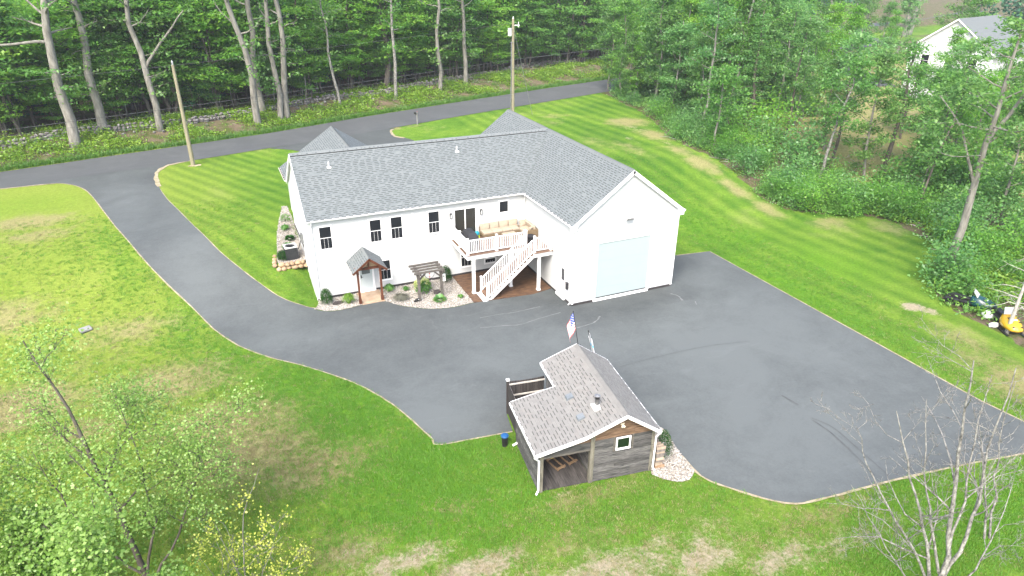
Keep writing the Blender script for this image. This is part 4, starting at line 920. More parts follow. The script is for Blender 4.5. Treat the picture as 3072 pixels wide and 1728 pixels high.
clipped_shrub((.42, -.72, .05), (.40, .40, .56), 'dark clipped egg-shaped evergreen at the house corner by the driveway', 1, .45)
clipped_shrub((8.2, -.62, .05), (.42, .42, .62), 'dark clipped evergreen behind the right-hand arbour post', 2, .4)
clipped_shrub((11.12, -20.9, .03), (.46, .46, .78), 'dark conical evergreen beside the firewood stack', 3, .6, n=1800)
clipped_shrub((-1.42, 4.1, HB(-1.4, 4.1)), (.36, .42, .34), 'round dark mounded shrub beside the air conditioner', 4, 0)
def tuft(loc, r, h, n, m, label, seed, wd=.02, name='ornamental_grass', cat='plant', droop=.6):
    q = np.random.default_rng(seed); V = []
    for i in range(n):
        a = q.uniform(0, 6.283); d = np.array([math.cos(a), math.sin(a), 0]); s = np.array([-math.sin(a), math.cos(a), 0])*wd*q.uniform(.6, 1.4)
        b = d*r*.25*q.random(); l = q.uniform(.6, 1); k = q.uniform(.2, 1)*r; m1 = b+d*k*.5+np.array([0, 0, h*l]); t = b+d*k*1.1+np.array([0, 0, h*l*(1-droop*q.uniform(.2, 1.2))])
        V += [b-s, b+s, m1+s, m1-s, m1-s, m1+s, t+s*.2, t-s*.2]
    e = empty(name, loc, 0, label, cat); link('blades', np_mesh('blades', np.array(V), n*2, m), e); return e
tuft((1.68, -1.15, .06), .42, .62, 240, L_fern, 'arching yellow-green ornamental grass by the entry porch post', 3)
tuft((4.40, -.55, .06), .34, .5, 200, L_maple, 'green strappy grass clump right of the entry porch', 4)
tuft((5.42, -.85, .06), .24, .28, 120, L_maple, 'small green tuft in the gravel near the foundation', 5)
tuft((4.80, -1.95, .06), .55, .36, 420, L_lav, 'wide grey-brown lavender mound in the gravel bed', 6, .012, 'lavender')
tuft((6.98, -.72, .06), .20, .26, 110, L_maple, 'small green clump behind the pale hydrangea', 7)
tuft((8.28, -3.2, .06), .20, .24, 110, L_maple, 'tiny green plant alone near the patio corner', 8)
q = np.random.default_rng(12)
hy = empty('hydrangea', (6.35, -1.55, .05), 0, 'pale lime flowering hydrangea behind the arbour post', 'shrub')
leafy('leaves', shell_pts(420, (.52, .48, .46), q, .4)+np.array([0, 0, .42]), .15, L_maple, q, .5, .7, hy)
for i in range(26):
    p = shell_pts(3, (.52, .48, .50), q, .9, 0, -.1)[0]+np.array([0, 0, .5])
    leafy('flower', q.normal(0, .055, (26, 3))+p, .07, L_lime, q, .6, .9, hy)
def hosta(loc, r, label, seed, m=L_hosta):
    q = np.random.default_rng(seed); V = []
    for k, (el, n) in enumerate(((.25, 12), (.55, 11), (.95, 8))):
        for i in range(n):
            a = 6.283*i/n+q.uniform(-.2, .2)+k*.3; d = np.array([math.cos(a)*math.cos(el), math.sin(a)*math.cos(el), math.sin(el)]); s = np.array([-math.sin(a), math.cos(a), 0])*r*.24
            l = r*q.uniform(.85, 1.1); b = d*l*.25; t = d*l-np.array([0, 0, r*.12]); c = d*l*.65+np.array([0, 0, r*.05])
            V += [b, c+s, t, c-s]
    e = empty('hosta', loc, 0, label, 'plant'); link('leaves', np_mesh('leaves', np.array(V)+np.array([0, 0, .03]), len(V)//4, m), e); return e
hosta((6.95, -3.08, .06), .48, 'broad-leaved hosta with lime edges at the foot of the arbour post', 1)
hosta((-.62, 6.4, HB(-.6, 6.4)), .42, 'blue-green hosta in the bed along the gable wall', 2, L_box)
def rocks(loc, r, label, seed, m=M_black, name='rock'):
    mb = MB(); mb.blob((0, 0, r[2]*.4), r, seed, .25, 2); o = mb.build(name, m); o.location = loc; tag(o, label, 'rock'); return o
M_dkrock = mat('dark_rock', (.025, .022, .022), (.07, .06, .058), 5, .9, bump=.4)
rocks((1.05, -1.0, .06), (.30, .16, .12), 'flat black rock in the gravel left of the porch', 3, M_dkrock)
rocks((7.12, -1.95, .06), (.24, .2, .15), 'dark brown rock in front of the hydrangea', 4, M_dkrock)
fr_ = empty('garden_ornament', (5.62, -2.62, .06), .5, 'small black frog-shaped ornament at the foot of the arbour post', 'ornament')
mb = MB(); mb.blob((0, 0, .10), (.14, .12, .11), 3, .05, 2); mb.blob((.03, -.1, .19), (.085, .075, .07), 4, .04, 2); mb.blob((-.13, .05, .05), (.09, .07, .05), 5, .05, 1); mb.blob((.14, .03, .05), (.09, .07, .05), 6, .05, 1); mb.build('body', M_black, fr_, True)
mb = MB(); mb.blob((.0, -.16, .20), (.03, .02, .03), 3, .02); mb.build('eye', M_trim, fr_)
# plants and condenser on the raised bed
tuft((-.9, 5.3, HB(-.9, 5.3)), .40, .45, 260, L_hosta, 'loose light-green perennial behind the air conditioner', 21)
tuft((-.75, 7.6, HB(-.7, 7.6)), .34, .38, 200, L_maple, 'mid-green perennial clump in the gable bed', 22)
clipped_shrub((-.55, 8.9, HB(-.5, 8.9)), (.36, .36, .30), 'farthest round green shrub along the gable wall', 25, m=L_maple, n=600)
tuft((-.7, 4.9, HB(-.7, 4.9)), .30, .34, 160, L_bright, 'low bright-green plant touching the air conditioner', 23)
ac = empty('air_conditioner', (-.86, 4.22, HB(-.8, 4.2)), math.radians(4), 'grey louvred air conditioner unit on the raised gravel bed', 'air conditioner')
mb = MB(); mb.box(-.40, .40, -.40, .40, .0, .06); mb.build('base', M_charcoal, ac)
mb = MB()
for i in range(14):
    z = .08+i*.05; mb.box(-.37, .37, -.37, .37, z, z+.034)
mb.box(-.355, .355, -.355, .355, .06, .80); mb.build('louvre_panel', M_acgrey, ac)
for a in (-.36, .36):
    for b in (-.36, .36):
        mb = MB(); mb.box(a-.035, a+.035, b-.035, b+.035, .06, .80); mb.build('corner_post', M_acgrey, ac)
mb = MB(); ring = [(math.cos(t)*.32, math.sin(t)*.32) for t in np.linspace(0, 2*math.pi, 25)[:-1]]
sqr = []
for x, y in ring: k = .40/max(abs(x), abs(y)); sqr.append((x*k, y*k))
n = 24; mb.add([(x, y, .87) for x, y in ring]+[(x, y, .87) for x, y in sqr]+[(x, y, .80) for x, y in sqr]+[(x, y, .72) for x, y in ring], [f for i in range(n) for f in ((i, n+i, n+(i+1) % n, (i+1) % n), (n+i, 2*n+i, 2*n+(i+1) % n, n+(i+1) % n), (i, (i+1) % n, 3*n+(i+1) % n, 3*n+i))])
mb.build('top_panel', mat('pale_grey_enamel', (.42, .43, .43), (.48, .49, .49), 3, .5), ac)
mb = MB(); mb.cyl((0, 0, .70), .31, .02, 24); mb.build('fan_well', M_black, ac)
mb = MB(); mb.cyl((0, 0, .72), .09, .08, 12)
for k in range(4):
    a = k*math.pi/2+.4; mb.bar((math.cos(a)*.06, math.sin(a)*.06, .75), (math.cos(a)*.28, math.sin(a)*.28, .75), .13, .012)
mb.build('fan', M_charcoal, ac)
mb = MB()
for r in (.08, .16, .24, .31): mb.tube([(math.cos(t)*r, math.sin(t)*r, .862) for t in np.linspace(0, 2*math.pi, 21)], .006, 4)
for k in range(8): a = k*math.pi/4; mb.bar((0, 0, .862), (math.cos(a)*.33, math.sin(a)*.33, .862), .01, .01)
mb.build('grille', M_black, ac)
mb = MB(); mb.tube([(.3, .1, .5), (.55, .2, .45), (.7, .25, .8), (.76, .25, 1.0)], .03, 6); mb.build('conduit', M_black, ac)
# retaining stones under the bed
qs = random.Random(4); rw = empty('retaining_wall', (0, 0, 0), 0, 'short wall of tan rounded boulders holding up the gravel bed', 'wall')
for row in range(2):
    x = -1.95+.16*row; z = 1.0+row*.22
    while x < -.15:
        w_ = qs.uniform(.26, .46); mb = MB(); mb.blob((x+w_/2, 3.44+qs.uniform(-.06, .06)+row*.06, z+.06), (w_*.53, .24, .14), qs.randint(0, 999), .12, 2); mb.build('stone', M_stonet, rw, True); x += w_*.92
for i in range(4):
    mb = MB(); mb.blob((-2.0+.04*i, 3.75+i*.38, 1.2+.06*i), (.17, .2, .12), 50+i, .15, 2); mb.build('stone', M_stonet, rw, True)

# ================================================================== SHED
SA = math.radians(-7.7); SO = (5.32, -20.70, 0)
shed = empty('shed', SO, SA, 'weathered board shed with a tan shingle saltbox roof and open bay', 'shed')
def sw(x, y, z=0):
    c, s_ = math.cos(SA), math.sin(SA); return (SO[0]+x*c-y*s_, SO[1]+x*s_+y*c, z)
SW_, SXR, SZR, SXK, SZK = 4.93, 3.50, 3.36, 1.78, 2.66
SEL, SEZ, SER, SERZ = -.25, 2.22, 5.06, 2.28      # eaves
YB, YX, YF = 5.32, 3.30, -.30
def rz_(x):
    if x < SXK: return SEZ+(SZK-SEZ)*(x-SEL)/(SXK-SEL)
    if x < SXR: return SZK+(SZR-SZK)*(x-SXK)/(SXR-SXK)
    return SZR+(SERZ-SZR)*(x-SXR)/(SER-SXR)
Ff = Fr((0, 0, 0), (1, 0, 0), (0, -1, 0))
def plank_wall(fr, u0, u1, v0, top, e=.165, holes=(), warm=None, seed=0, parent=shed):
    """individually nailed boards, each leaning out a little at its foot"""
    q = random.Random(seed); v = v0
    while v < 4:
        t = v+e; a, b = u0, u1
        # trim to the roofline
        N = 24; us = [u0+(u1-u0)*i/N for i in range(N+1)]; ok = [u for u in us if top(u) > v+.03]
        if not ok: break
        a, b = min(ok), max(ok)
        segs = [(a, b)]
        for h0, h1, w0, w1 in holes:
            if v < w1-.02 and t > w0+.02:
                segs = [s for x0, x1 in segs for s in ((x0, min(x1, h0)), (max(x0, h1), x1)) if s[1]-s[0] > .05]
        cut = []
        for x0, x1 in segs:
            if x1-x0 > 1.9 and q.random() < .6: c = q.uniform(x0+.6, x1-.6); cut += [(x0, c-.004), (c+.004, x1)]
            else: cut.append((x0, x1))
        for x0, x1 in cut:
            ta, tb = min(t-.013, top(x0)), min(t-.013, top(x1)); o_ = q.uniform(.016, .038); i_ = q.uniform(.0, .006)
            mb = MB(); wob = q.uniform(-.008, .008)
            pts = [(x0, v+wob), (x1, v-wob), (x1, max(tb, v+.02)), (x0, max(ta, v+.02))]
            if v < 3.4 and x0 < SXR < x1 and fr is Ff and t > min(ta, tb): pts = [(x0, v), (x1, v), (x1, max(tb, v+.02)), (SXR, min(t, top(SXR))), (x0, max(ta, v+.02))]
            n = len(pts); lean = [o_, o_]+[i_+.008]*(n-2)
            P = [fr(u, w_, l) for (u, w_), l in zip(pts, lean)]+[fr(u, w_, -.012) for u, w_ in pts]
            mb.add(P, [tuple(range(n)), tuple(range(2*n-1, n-1, -1))]+[(i, n+i, n+(i+1) % n, (i+1) % n) for i in range(n)])
            mw = M_plankw if warm and warm(v) > q.random() else M_plank
            mb.build('plank', mw, parent)
        v = t
tp = lambda u: rz_(u)-.09
plank_wall(Ff, 2.30, SW_, .05, tp, .150, [(3.20, 3.92, 1.47, 2.12)], lambda v: (v-1.6)*.75+.08, 1)
plank_wall(Ff, .10, 2.12, 1.80, lambda u: rz_(u)-.09, .17, (), lambda v: (v-1.7)*.8, 2)
Fsl = Fr((0, 0, 0), (0, 1, 0), (-1, 0, 0)); plank_wall(Fsl, .02, 3.2, .05, lambda u: 2.12, .17, (), None, 3)
Fin = Fr((2.32, 0, 0), (0, 1, 0), (-1, 0, 0)); plank_wall(Fin, .05, 5.1, .1, lambda u: 2.7, .17, (), None, 4)
Fbk = Fr((0, 3.15, 0), (1, 0, 0), (0, -1, 0)); plank_wall(Fbk, .05, 2.3, .1, lambda u: 2.1, .17, (), None, 5)
Fr_ = Fr((SW_, 0, 0), (0, 1, 0), (1, 0, 0)); plank_wall(Fr_, .02, 5.1, .05, lambda u: 2.26, .17, (), None, 6)
Fk = Fr((0, 5.1, 0), (1, 0, 0), (0, 1, 0)); plank_wall(Fk, 2.0, SW_, .05, tp, .17, (), None, 7)
Fl2 = Fr((2.0, 0, 0), (0, 1, 0), (-1, 0, 0)); plank_wall(Fl2, 3.2, 5.1, .05, lambda u: 2.6, .17, (), None, 8)
for (x0, x1, y0, y1, z1) in ((2.13, 2.30, -.05, .12, 2.62), (.0, .15, -.04, .11, 2.10), (4.83, 4.95, -.035, .08, 2.2)):
    mb = MB(); mb.box(x0, x1, y0, y1, .02, z1); mb.build('post', mat('barn_post', (.075, .072, .055), (.22, .205, .165), 4, .9, (3, 3, .5), .4), shed)
mb = MB(); mb.box(.15, 2.13, -.03, .04, 1.70, 1.84); mb.build('header_beam', M_weather, shed)
for i in range(15):
    mb = MB(); x = .06+i*.15; mb.box(x, x+.142, .02, 3.12, .02, .07); mb.build('floor_board', mat('dark_floor_board', (.03, .028, .027), (.085, .078, .074), 4, .9, (6, .5, 1), .2, island=.3), shed)
mb = MB(); mb.box(2.36, SW_-.03, .02, 5.08, .0, 2.28); mb.build('shade_backing', mat('dark_gap_backing', (.03, .026, .022)), shed)  # solid dark box: shade behind the plank gaps put into its colour
rf = MB()
PLN = [[(SEL, YF, SEZ), (SXK, YF, SZK), (SXK, YX, SZK), (SEL, YX, SEZ)], [(SXK, YF, SZK), (SXR, YF, SZR), (SXR, YB, SZR), (SXK, YB, SZK)], [(SXR, YF, SZR), (SER, YF, SERZ), (SER, YB, SERZ), (SXR, YB, SZR)]]
for p in PLN: slab(rf, p, .05, 0, 1)
sr_ = rf.build('roof', [M_rbase2, mat('roof_deck_brown', (.09, .065, .045), (.15, .11, .08), 4, .9)], shed)
# shingle_field measures distance in scene space, so give it the shed's own camera offset
_cam = CAM.copy(); CAMW = CAM; 
_inv = Matrix.Translation(SO) @ Matrix.Rotation(SA, 4, 'Z'); CAM = _inv.inverted() @ _cam
def V3(a, b): return (b[0]-a[0], 0, b[1]-a[1])
def pl_(x0, z0, x1, z1, y0, y1, flip):
    ln_ = math.hypot(x1-x0, z1-z0)
    return ((x0, y1 if not flip else y0, z0), (0, -1 if not flip else 1, 0), (x1-x0, 0, z1-z0), lambda v: [(0, y1-y0)], ln_)
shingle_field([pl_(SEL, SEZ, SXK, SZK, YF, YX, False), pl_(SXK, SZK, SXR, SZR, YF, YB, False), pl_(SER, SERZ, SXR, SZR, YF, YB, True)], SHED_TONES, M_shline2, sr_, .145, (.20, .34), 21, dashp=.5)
CAM = _cam
for i in range(20):
    mb = MB(); y = YF+i*.28; mb.add([(SXR-.15, y, SZR-.038), (SXR, y, SZR+.03), (SXR+.14, y, SZR-.075), (SXR-.15, y+.30, SZR-.046), (SXR, y+.30, SZR+.018), (SXR+.14, y+.30, SZR-.083)], [(0, 1, 4, 3), (1, 2, 5, 4)]); mb.build('ridge_cap', mat('ridge_cap_tan', (.16, .157, .148), (.185, .182, .172), 20, .9, island=.08), sr_)
def srake(p, q_, h=.15):
    mb = MB(); p = Vector(p); q2 = Vector(q_); t = .03; yo = -1 if p.y < 1 else 1
    mb.hexa([p+Vector((0, yo*.003, .012)), q2+Vector((0, yo*.003, .012)), q2+Vector((0, yo*t, .012)), p+Vector((0, yo*t, .012)), p+Vector((0, yo*.003, -h)), q2+Vector((0, yo*.003, -h)), q2+Vector((0, yo*t, -h)), p+Vector((0, yo*t, -h))][::-1]); mb.build('rake_board', M_trim, shed)
for a, b in (((SEL, SEZ), (SXK, SZK)), ((SXK, SZK), (SXR, SZR)), ((SXR, SZR), (SER, SERZ))): srake((a[0], YF, a[1]), (b[0], YF, b[1]))
srake((SXK, YB, SZK), (SXR, YB, SZR), .1); srake((SXR, YB, SZR), (SER, YB, SERZ), .1); srake((SEL, YX, SEZ), (SXK, YX, SZK), .08)
mb = MB(); mb.box(SEL-.07, SEL-.003, YF, YX, SEZ-.12, SEZ-.012); mb.build('gutter', M_trim, shed); mb = MB(); mb.box(SER+.003, SER+.045, YF, YB, SERZ-.10, SERZ-.012); mb.build('gutter', M_trim, shed)
mb = MB(); mb.box(SXK-.06, SXK-.003, YX, YB, SZK-.12, SZK); mb.build('fascia', M_trim, shed)
mb = MB(); mb.tube([(SEL-.03, YF+.06, SEZ-.1), (SEL-.02, YF+.12, SEZ-.25), (-.05, -.09, SEZ-.5), (-.05, -.09, .22), (-.16, -.16, .07)], .042, 6); mb.build('downspout', M_trim, shed)
mb = MB(); mb.tube([(SER+.04, YF+.06, SERZ-.1), (SER+.02, YF+.12, SERZ-.2), (5.0, -.07, SERZ-.45), (5.0, -.07, .25), (5.06, -.12, .1)], .042, 6); mb.build('downspout', M_trim, shed)
window(Ff, 3.30, 3.82, 1.55, 2.03, parent=shed, grid=0, meet=False, fw_=.065, glass=glassmat('green_tinted_glass', (.010, .022, .010)))
for x in (3.12, 3.93):
    mb = MB(); mb.fbox(Ff, x, x+.08, 1.42, 2.16, .02, .045); mb.build('window_casing', M_weather, shed)
mb = MB(); mb.fbox(Ff, 3.36, 3.52, 2.74, 2.80, .02, .06); 
for s_ in (-.06, .06): mb.tube([Ff(3.44, 2.74, .06), Ff(3.44+s_, 2.66, .14)], [.03, .05], 8)
mb.build('floodlight', mat('cream_plastic', (.55, .5, .4), None, 3, .5), shed)
x, y = 2.72, .95; z = rz_(x)
ch_ = MB(); ch_.cyl((x, y, z-.05), .085, .46, 14); c1 = ch_.build('chimney', mat('sooty_steel', (.03, .03, .03), (.26, .26, .26), 2.5, .45, (1, 1, 1.5), metal=.5), sr_)
mb = MB(); mb.cyl((x, y, z+.41), .092, .12, 14); mb.build('chimney', M_black, sr_); mb = MB(); mb.tube([(x, y, z+.53), (x, y, z+.56), (x, y, z+.61)], [.12, .13, .02], 14); mb.build('chimney_cap', M_greymetal, sr_)
mb = MB(); mb.box(x-.20, x+.20, y-.24, y+.20, z-.03, z+.045); mb.cyl((x, y, z+.03), .15, .10, 14, 0, .09); mb.build('flashing', mat('pale_flashing', (.6, .6, .58), (.75, .75, .73), 4, .5), sr_)
for x, y in ((2.02, 2.22), (1.98, .80)):
    z = rz_(x); mb = MB(); s_ = .35
    mb.hexa([(x-.16, y-.15, z-.10), (x+.16, y-.15, z+.03), (x+.16, y+.15, z+.03), (x-.16, y+.15, z-.10), (x-.15, y-.14, z+.06), (x+.12, y-.14, z+.15), (x+.12, y+.14, z+.15), (x-.15, y+.14, z+.06)]); mb.build('roof_vent', mat('vent_grey_plastic', (.13, .15, .165), (.17, .19, .205), 4, .5), sr_)
# things in the open bay
for k, (x, y, a) in enumerate(((1.18, 1.3, .35), (1.78, 1.5, .35), (1.3, 2.75, .3))):
    p = sw(x, y, .07); e = empty('log_rack', p, SA+a, ('pale timber firewood rack under the spray bottle', 'pale timber firewood rack against the inner shed wall', 'pale timber firewood rack at the dark back of the shed bay')[k], 'rack', 'firewood racks in the shed bay')
    M_rack = mat('new_pine', (.17, .11, .065), (.30, .21, .13), 4, .8, (1, 5, 1))
    for xx in (-.16, .16):
        mb = MB(); mb.bar((xx, -.38, .07), (xx, .38, .07), .05, .06); mb.build('runner', M_rack, e)
    for yy in (-.36, .36):
        mb = MB(); mb.bar((-.22, yy, .14), (.22, yy, .14), .09, .05); mb.build('crossbar', M_rack, e)
    mb = MB(); mb.bar((-.16, .36, .1), (-.16, .36, .55), .06, .06); mb.build('upright', M_rack, e)
sb_ = empty('spray_bottle', sw(1.12, 1.62, .24), 0, 'yellow bottle with a white cap standing on a firewood rack', 'bottle')
mb = MB(); mb.tube([(0, 0, 0), (0, 0, .24), (0, 0, .30)], [.06, .06, .03], 10); mb.build('body', mat('yellow_plastic', (.62, .50, .02), (.7, .58, .04), 3, .35), sb_)
mb = MB(); mb.tube([(0, 0, .30), (0, 0, .40)], [.035, .03], 8); mb.box(-.09, .03, -.02, .02, .38, .42); mb.build('cap', M_trim, sb_)
bx_ = MB(); bx_.box(-.06, .06, -.3, .3, 0, .62); o = bx_.build('board', M_plankw); o.location = sw(.22, .9, .07); o.rotation_euler = (0, math.radians(-6), SA); tag(o, 'tan board leaning inside the shed bay', 'board')
# firewood
fwst = empty('firewood_stack', sw(5.16, .0, .05), SA, 'split firewood stacked along the shed side wall', 'firewood')
M_log = [mat('split_log_%s' % n, a, b, 5, .9, (1, 1, 1), .3) for n, a, b in (('pale', (.24, .185, .135), (.38, .31, .24)), ('grey', (.11, .095, .085), (.2, .18, .16)), ('tan', (.17, .11, .065), (.28, .19, .12)))]
qf = random.Random(9)
for row in range(10):
    for k in range(15):
        w_ = qf.uniform(.10, .155); y0 = .05+k*.155+qf.uniform(-.02, .02); z0 = .02+row*.105
        if row > 7 and k > 6: continue
        mb = MB(); mb.prism([(0, y0-w_*.5, z0), (0, y0+w_*.5, z0+qf.uniform(-.01, .02)), (0, y0+w_*.35, z0+.09), (0, y0-w_*.2, z0+.11)], (qf.uniform(.33, .44), qf.uniform(-.03, .03), qf.uniform(-.01, .02))); mb.build('log', M_log[qf.choices((0, 1, 2), (.5, .3, .2))[0]], fwst)
pt_ = empty('flower_pot', sw(5.36, 1.0, 1.06), 0, 'terracotta pot of green leaves on top of the firewood', 'pot')
mb = MB(); mb.tube([(0, 0, 0), (0, 0, .16)], [.09, .13], 10); mb.build('pot', mat('terracotta', (.34, .13, .06), (.42, .18, .09), 4, .8), pt_); leafy('leaves', np.random.default_rng(3).normal(0, .09, (60, 3))+np.array([0, 0, .22]), .1, L_box, np.random.default_rng(3), .4, .6, pt_)
# picket enclosure
fen = empty('picket_fence', SO, SA, 'dark dog-eared picket fence closing the corner behind the shed', 'fence')
def picket(fr, u, w_, h):
    mb = MB(); c = .028; prof = [(u, 0), (u+w_, 0), (u+w_, h-c), (u+w_-c, h), (u+c, h), (u, h-c)]
    mb.prism([fr(a, b+.04, 0) for a, b in prof], fr.N*.018); mb.build('picket', M_darkw, fen)
Fp1 = Fr((.26, 5.42, 0), (1, 0, 0), (0, -1, 0)); Fp2 = Fr((.22, 5.40, 0), (-.04, -1, 0), (1, 0, 0))
u = .06
while u < 1.72: picket(Fp1, u, .068, 1.80-.05*math.sin(math.pi*u/1.75)); u += .076
u = .06
while u < 2.2: picket(Fp2, u, .10, 1.76); u += .106
for fr, ln_ in ((Fp1, 1.75), (Fp2, 2.2)):
    for z_ in (.35, 1.0, 1.62):
        mb = MB(); mb.fbox(fr, .02, ln_, z_, z_+.07, .02, .06); mb.build('rail', mat('pale_rail', (.40, .38, .35), (.55, .53, .5), 4, .8), fen)
mb = MB(); mb.box(.17, .28, 5.38, 5.49, 0, 1.86, 0); mb.build('post', M_darkw, fen); mb = MB(); mb.box(.15, .30, 5.36, 5.51, 1.86, 1.93); mb.build('post_cap', M_trim, fen)
mb = MB(); mb.tube([(.10, 3.1, .16), (-.22, 3.0, .10)], .05, 8); mb.build('drain_pipe', M_trim, fen)
# waste bin by the shed
bn = empty('waste_bin', (5.22, -17.45, 0), 0, 'small black bin with a bright blue bag over its rim on the grass', 'bin')
mb = MB(); mb.tube([(0, 0, 0), (0, 0, .52)], [.12, .155], 12); mb.build('body', M_black, bn)
mb = MB(); mb.tube([(0, 0, .50), (0, 0, .56), (0, 0, .60), (0, 0, .62)], [.165, .18, .15, .03], 12); mb.build('bag', mat('blue_plastic', (.010, .07, .20), (.02, .10, .27), 4, .4), bn)
# flags on the far gable
def flag_cloth(P0, down, outv, wlen, hlen, nu, nv, colf, parent, name='cloth'):
    """a hanging rectangle with folds; colf(i, j) gives each cell's dye"""
    P0 = Vector(P0); d = Vector(down).normalized(); o_ = Vector(outv).normalized(); s_ = d.cross(o_).normalized(); mb = MB(); V = []
    for j in range(nv+1):
        for i in range(nu+1):
            a = i/nu; b = j/nv; sag = .30*a*a
            p = P0+d*(b*hlen+sag*wlen*(1-.2*b))+o_*(a*wlen*(.80-.25*a))+s_*(.07*math.sin(a*9+b*2)*(.3+a))
            V.append(p)
    k = nu+1; F = []; Mi = []
    for j in range(nv):
        for i in range(nu): F.append((j*k+i, j*k+i+1, (j+1)*k+i+1, (j+1)*k+i)); Mi.append(colf(i, j))
    mb.v = [tuple(p) for p in V]; mb.f = F; mb.m = Mi
    return mb.build(name, [mat('flag_red', (.50, .045, .06), (.58, .07, .085), 3, .8), mat('flag_white', (.72, .71, .71), (.78, .77, .77), 3, .8), mat('flag_blue', (.05, .08, .28), (.07, .10, .34), 3, .8), mat('flag_sky', (.12, .45, .72), (.16, .52, .8), 3, .8)], parent, True)
fb = Vector(sw(3.62, 5.36, 3.10)); ft = Vector((fb.x-.02, fb.y+.62, fb.z+1.62))
fl1 = empty('flag', fb, 0, 'striped red and white flag with a blue starred corner flying from the shed gable', 'flag')
L1 = ft-fb; mb = MB(); mb.tube([(0, 0, 0), L1], .018, 8); mb.blob(L1, (.035, .035, .045), 1, .02); mb.build('pole', M_black, fl1); mb = MB(); mb.tube([(-.05, -.02, -.08), (0, 0, .1)], .03, 6); mb.tube([(.0, .0, .06), (.09, .02, .08), (.11, .02, .16)], .012, 5); mb.build('bracket', M_black, fl1)
dn = -L1.normalized()
# canton 5 cells wide, 7 stripes high of 13; hoist along the pole
cl = flag_cloth(L1+dn*.05, dn, (-.95, -.22, -.75), .95, .80, 13, 13, lambda i, j: 2 if (j < 7 and i < 6) else (0 if j % 2 == 0 else 1), fl1)
mb = MB(); kk = cl.data.vertices
for j in range(1, 7):
    for i in range(1, 6):
        if (i+j) % 2 == 0:
            p = kk[j*14+i].co; nrm = cl.data.vertices[j*14+i].normal
            for sg in (1, -1):
                x_ = nrm.orthogonal().normalized(); y_ = nrm.cross(x_); r_ = .026
                pts = []
                for t in range(10): a = t*math.pi/5; rr = r_ if t % 2 == 0 else r_*.42; pts.append(p+nrm*.004*sg+(x_*math.cos(a)+y_*math.sin(a))*rr)
                mb.add(pts, [tuple(range(10))])
mb.build('star', MATS['flag_white'], cl)
fb = Vector(sw(4.52, 5.38, 2.2)); fl2 = empty('flag', fb, 0, 'white flag with a blue band hanging limp at the far eave of the shed', 'flag'); L1 = Vector((-.16, .52, 1.42))
mb = MB(); mb.tube([(0, 0, 0), L1], .016, 8); mb.tube([L1*.96, L1*1.03], .028, 8); mb.build('pole', M_black, fl2)
flag_cloth(L1*.97, -L1.normalized(), (.14, -.05, -.55), .55, 1.0, 6, 13, lambda i, j: 3 if 5 <= j <= 6 else 1, fl2)

# ================================================================== YARD THINGS
mp_ = empty('septic_cover', (-12.72, .81, H(-12.7, .8)), .4, 'pale square concrete septic lid lying in the lawn', 'lid')
mb = MB(); mb.box(-.30, .30, -.25, .25, -.05, .12); mb.build('lid', mat('concrete', (.19, .195, .192), (.28, .28, .275), 4, .9), mp_, bevel=.05); mb = MB(); mb.box(-.30, .30, -.25, .25, -.1, .02); mb.build('riser', M_charcoal, mp_)
mx_, my_ = 17.0, 35.0
mbx = empty('mailbox', (mx_, my_, H(mx_, my_)), .27, 'black mailbox on a grey post at the roadside', 'mailbox')
mb = MB(); mb.box(-.06, .06, -.06, .06, -.1, 1.35); mb.bar((0, -.1, 1.05), (0, .45, 1.05), .08, .08); mb.build('post', mat('grey_post', (.2, .2, .2), None, 4, .8), mbx)
mb = MB(); prof = [(-.10, 0), (.10, 0)]+[(.10*math.cos(t), .12+.10*math.sin(t)) for t in np.linspace(0, math.pi, 8)]
mb.prism([(a, -.05, 1.09+b) for a, b in prof], (0, .52, 0)); mb.build('box', M_black, mbx); mb = MB(); mb.box(.10, .115, .1, .13, 1.2, 1.42); mb.build('signal_flag', mat('flag_red', (0, 0, 0)), mbx)
# utility poles
def pole(x, y, h, r, label):
    e = empty('utility_pole', (x, y, H(x, y)), 0, label, 'utility pole')
    mb = MB(); mb.tube([(0, 0, -.5), (0, 0, 3), (0, 0, h)], [r*1.15, r, r*.72], 12); mb.build('post', M_pole, e); return e
p1 = pole(-6.31, 26.8, 8.7, .17, 'bare weathered utility pole standing at the driveway mouth')
mb = MB(); mb.tube([(0, 0, 8.68), (0, 0, 8.75), (0, 0, 8.84), (0, 0, 8.9), (0, 0, 8.98), (0, 0, 9.10)], [.05, .10, .05, .11, .07, .02], 10); mb.build('insulator', M_greymetal, p1)
tag(rocks((-6.2, 26.75, 2.24), (.5, .3, .06), 'tan soil heap round the foot of the bare utility pole', 3, M_edge, 'soil_heap'), kind='structure')
p2 = pole(28.85, 35.4, 10.7, .19, 'utility pole with transformer and conduit rising behind the house roof')
mb = MB(); mb.cyl((-.42, -.05, 8.9), .22, .75, 12); mb.cyl((-.42, -.05, 9.65), .24, .05, 12); mb.bar((-.3, 0, 9.1), (0, 0, 9.1), .1, .1); mb.build('transformer', mat('pale_transformer', (.5, .5, .49), (.58, .58, .57), 3, .5), p2)
mb = MB(); mb.bar((0, 0, 10.0), (.75, -.1, 10.0), .07, .08); mb.tube([(.62, -.08, 9.8), (.62, -.08, 10.35)], [.05, .04], 8); mb.tube([(0, 0, 10.7), (0, 0, 10.95)], [.06, .03], 8); mb.build('bracket', M_trim, p2)
mb = MB(); mb.tube([(-.26, -.12, .0), (-.26, -.12, 8.3)], .055, 8); mb.tube([(-.36, -.14, 0), (-.36, -.14, 3.3)], .035, 6)
for z in (2.4, 5.4, 8.2): mb.bar((-.46, -.16, z), (.12, -.16, z), .04, .05)
mb.build('conduit', M_greymetal, p2)
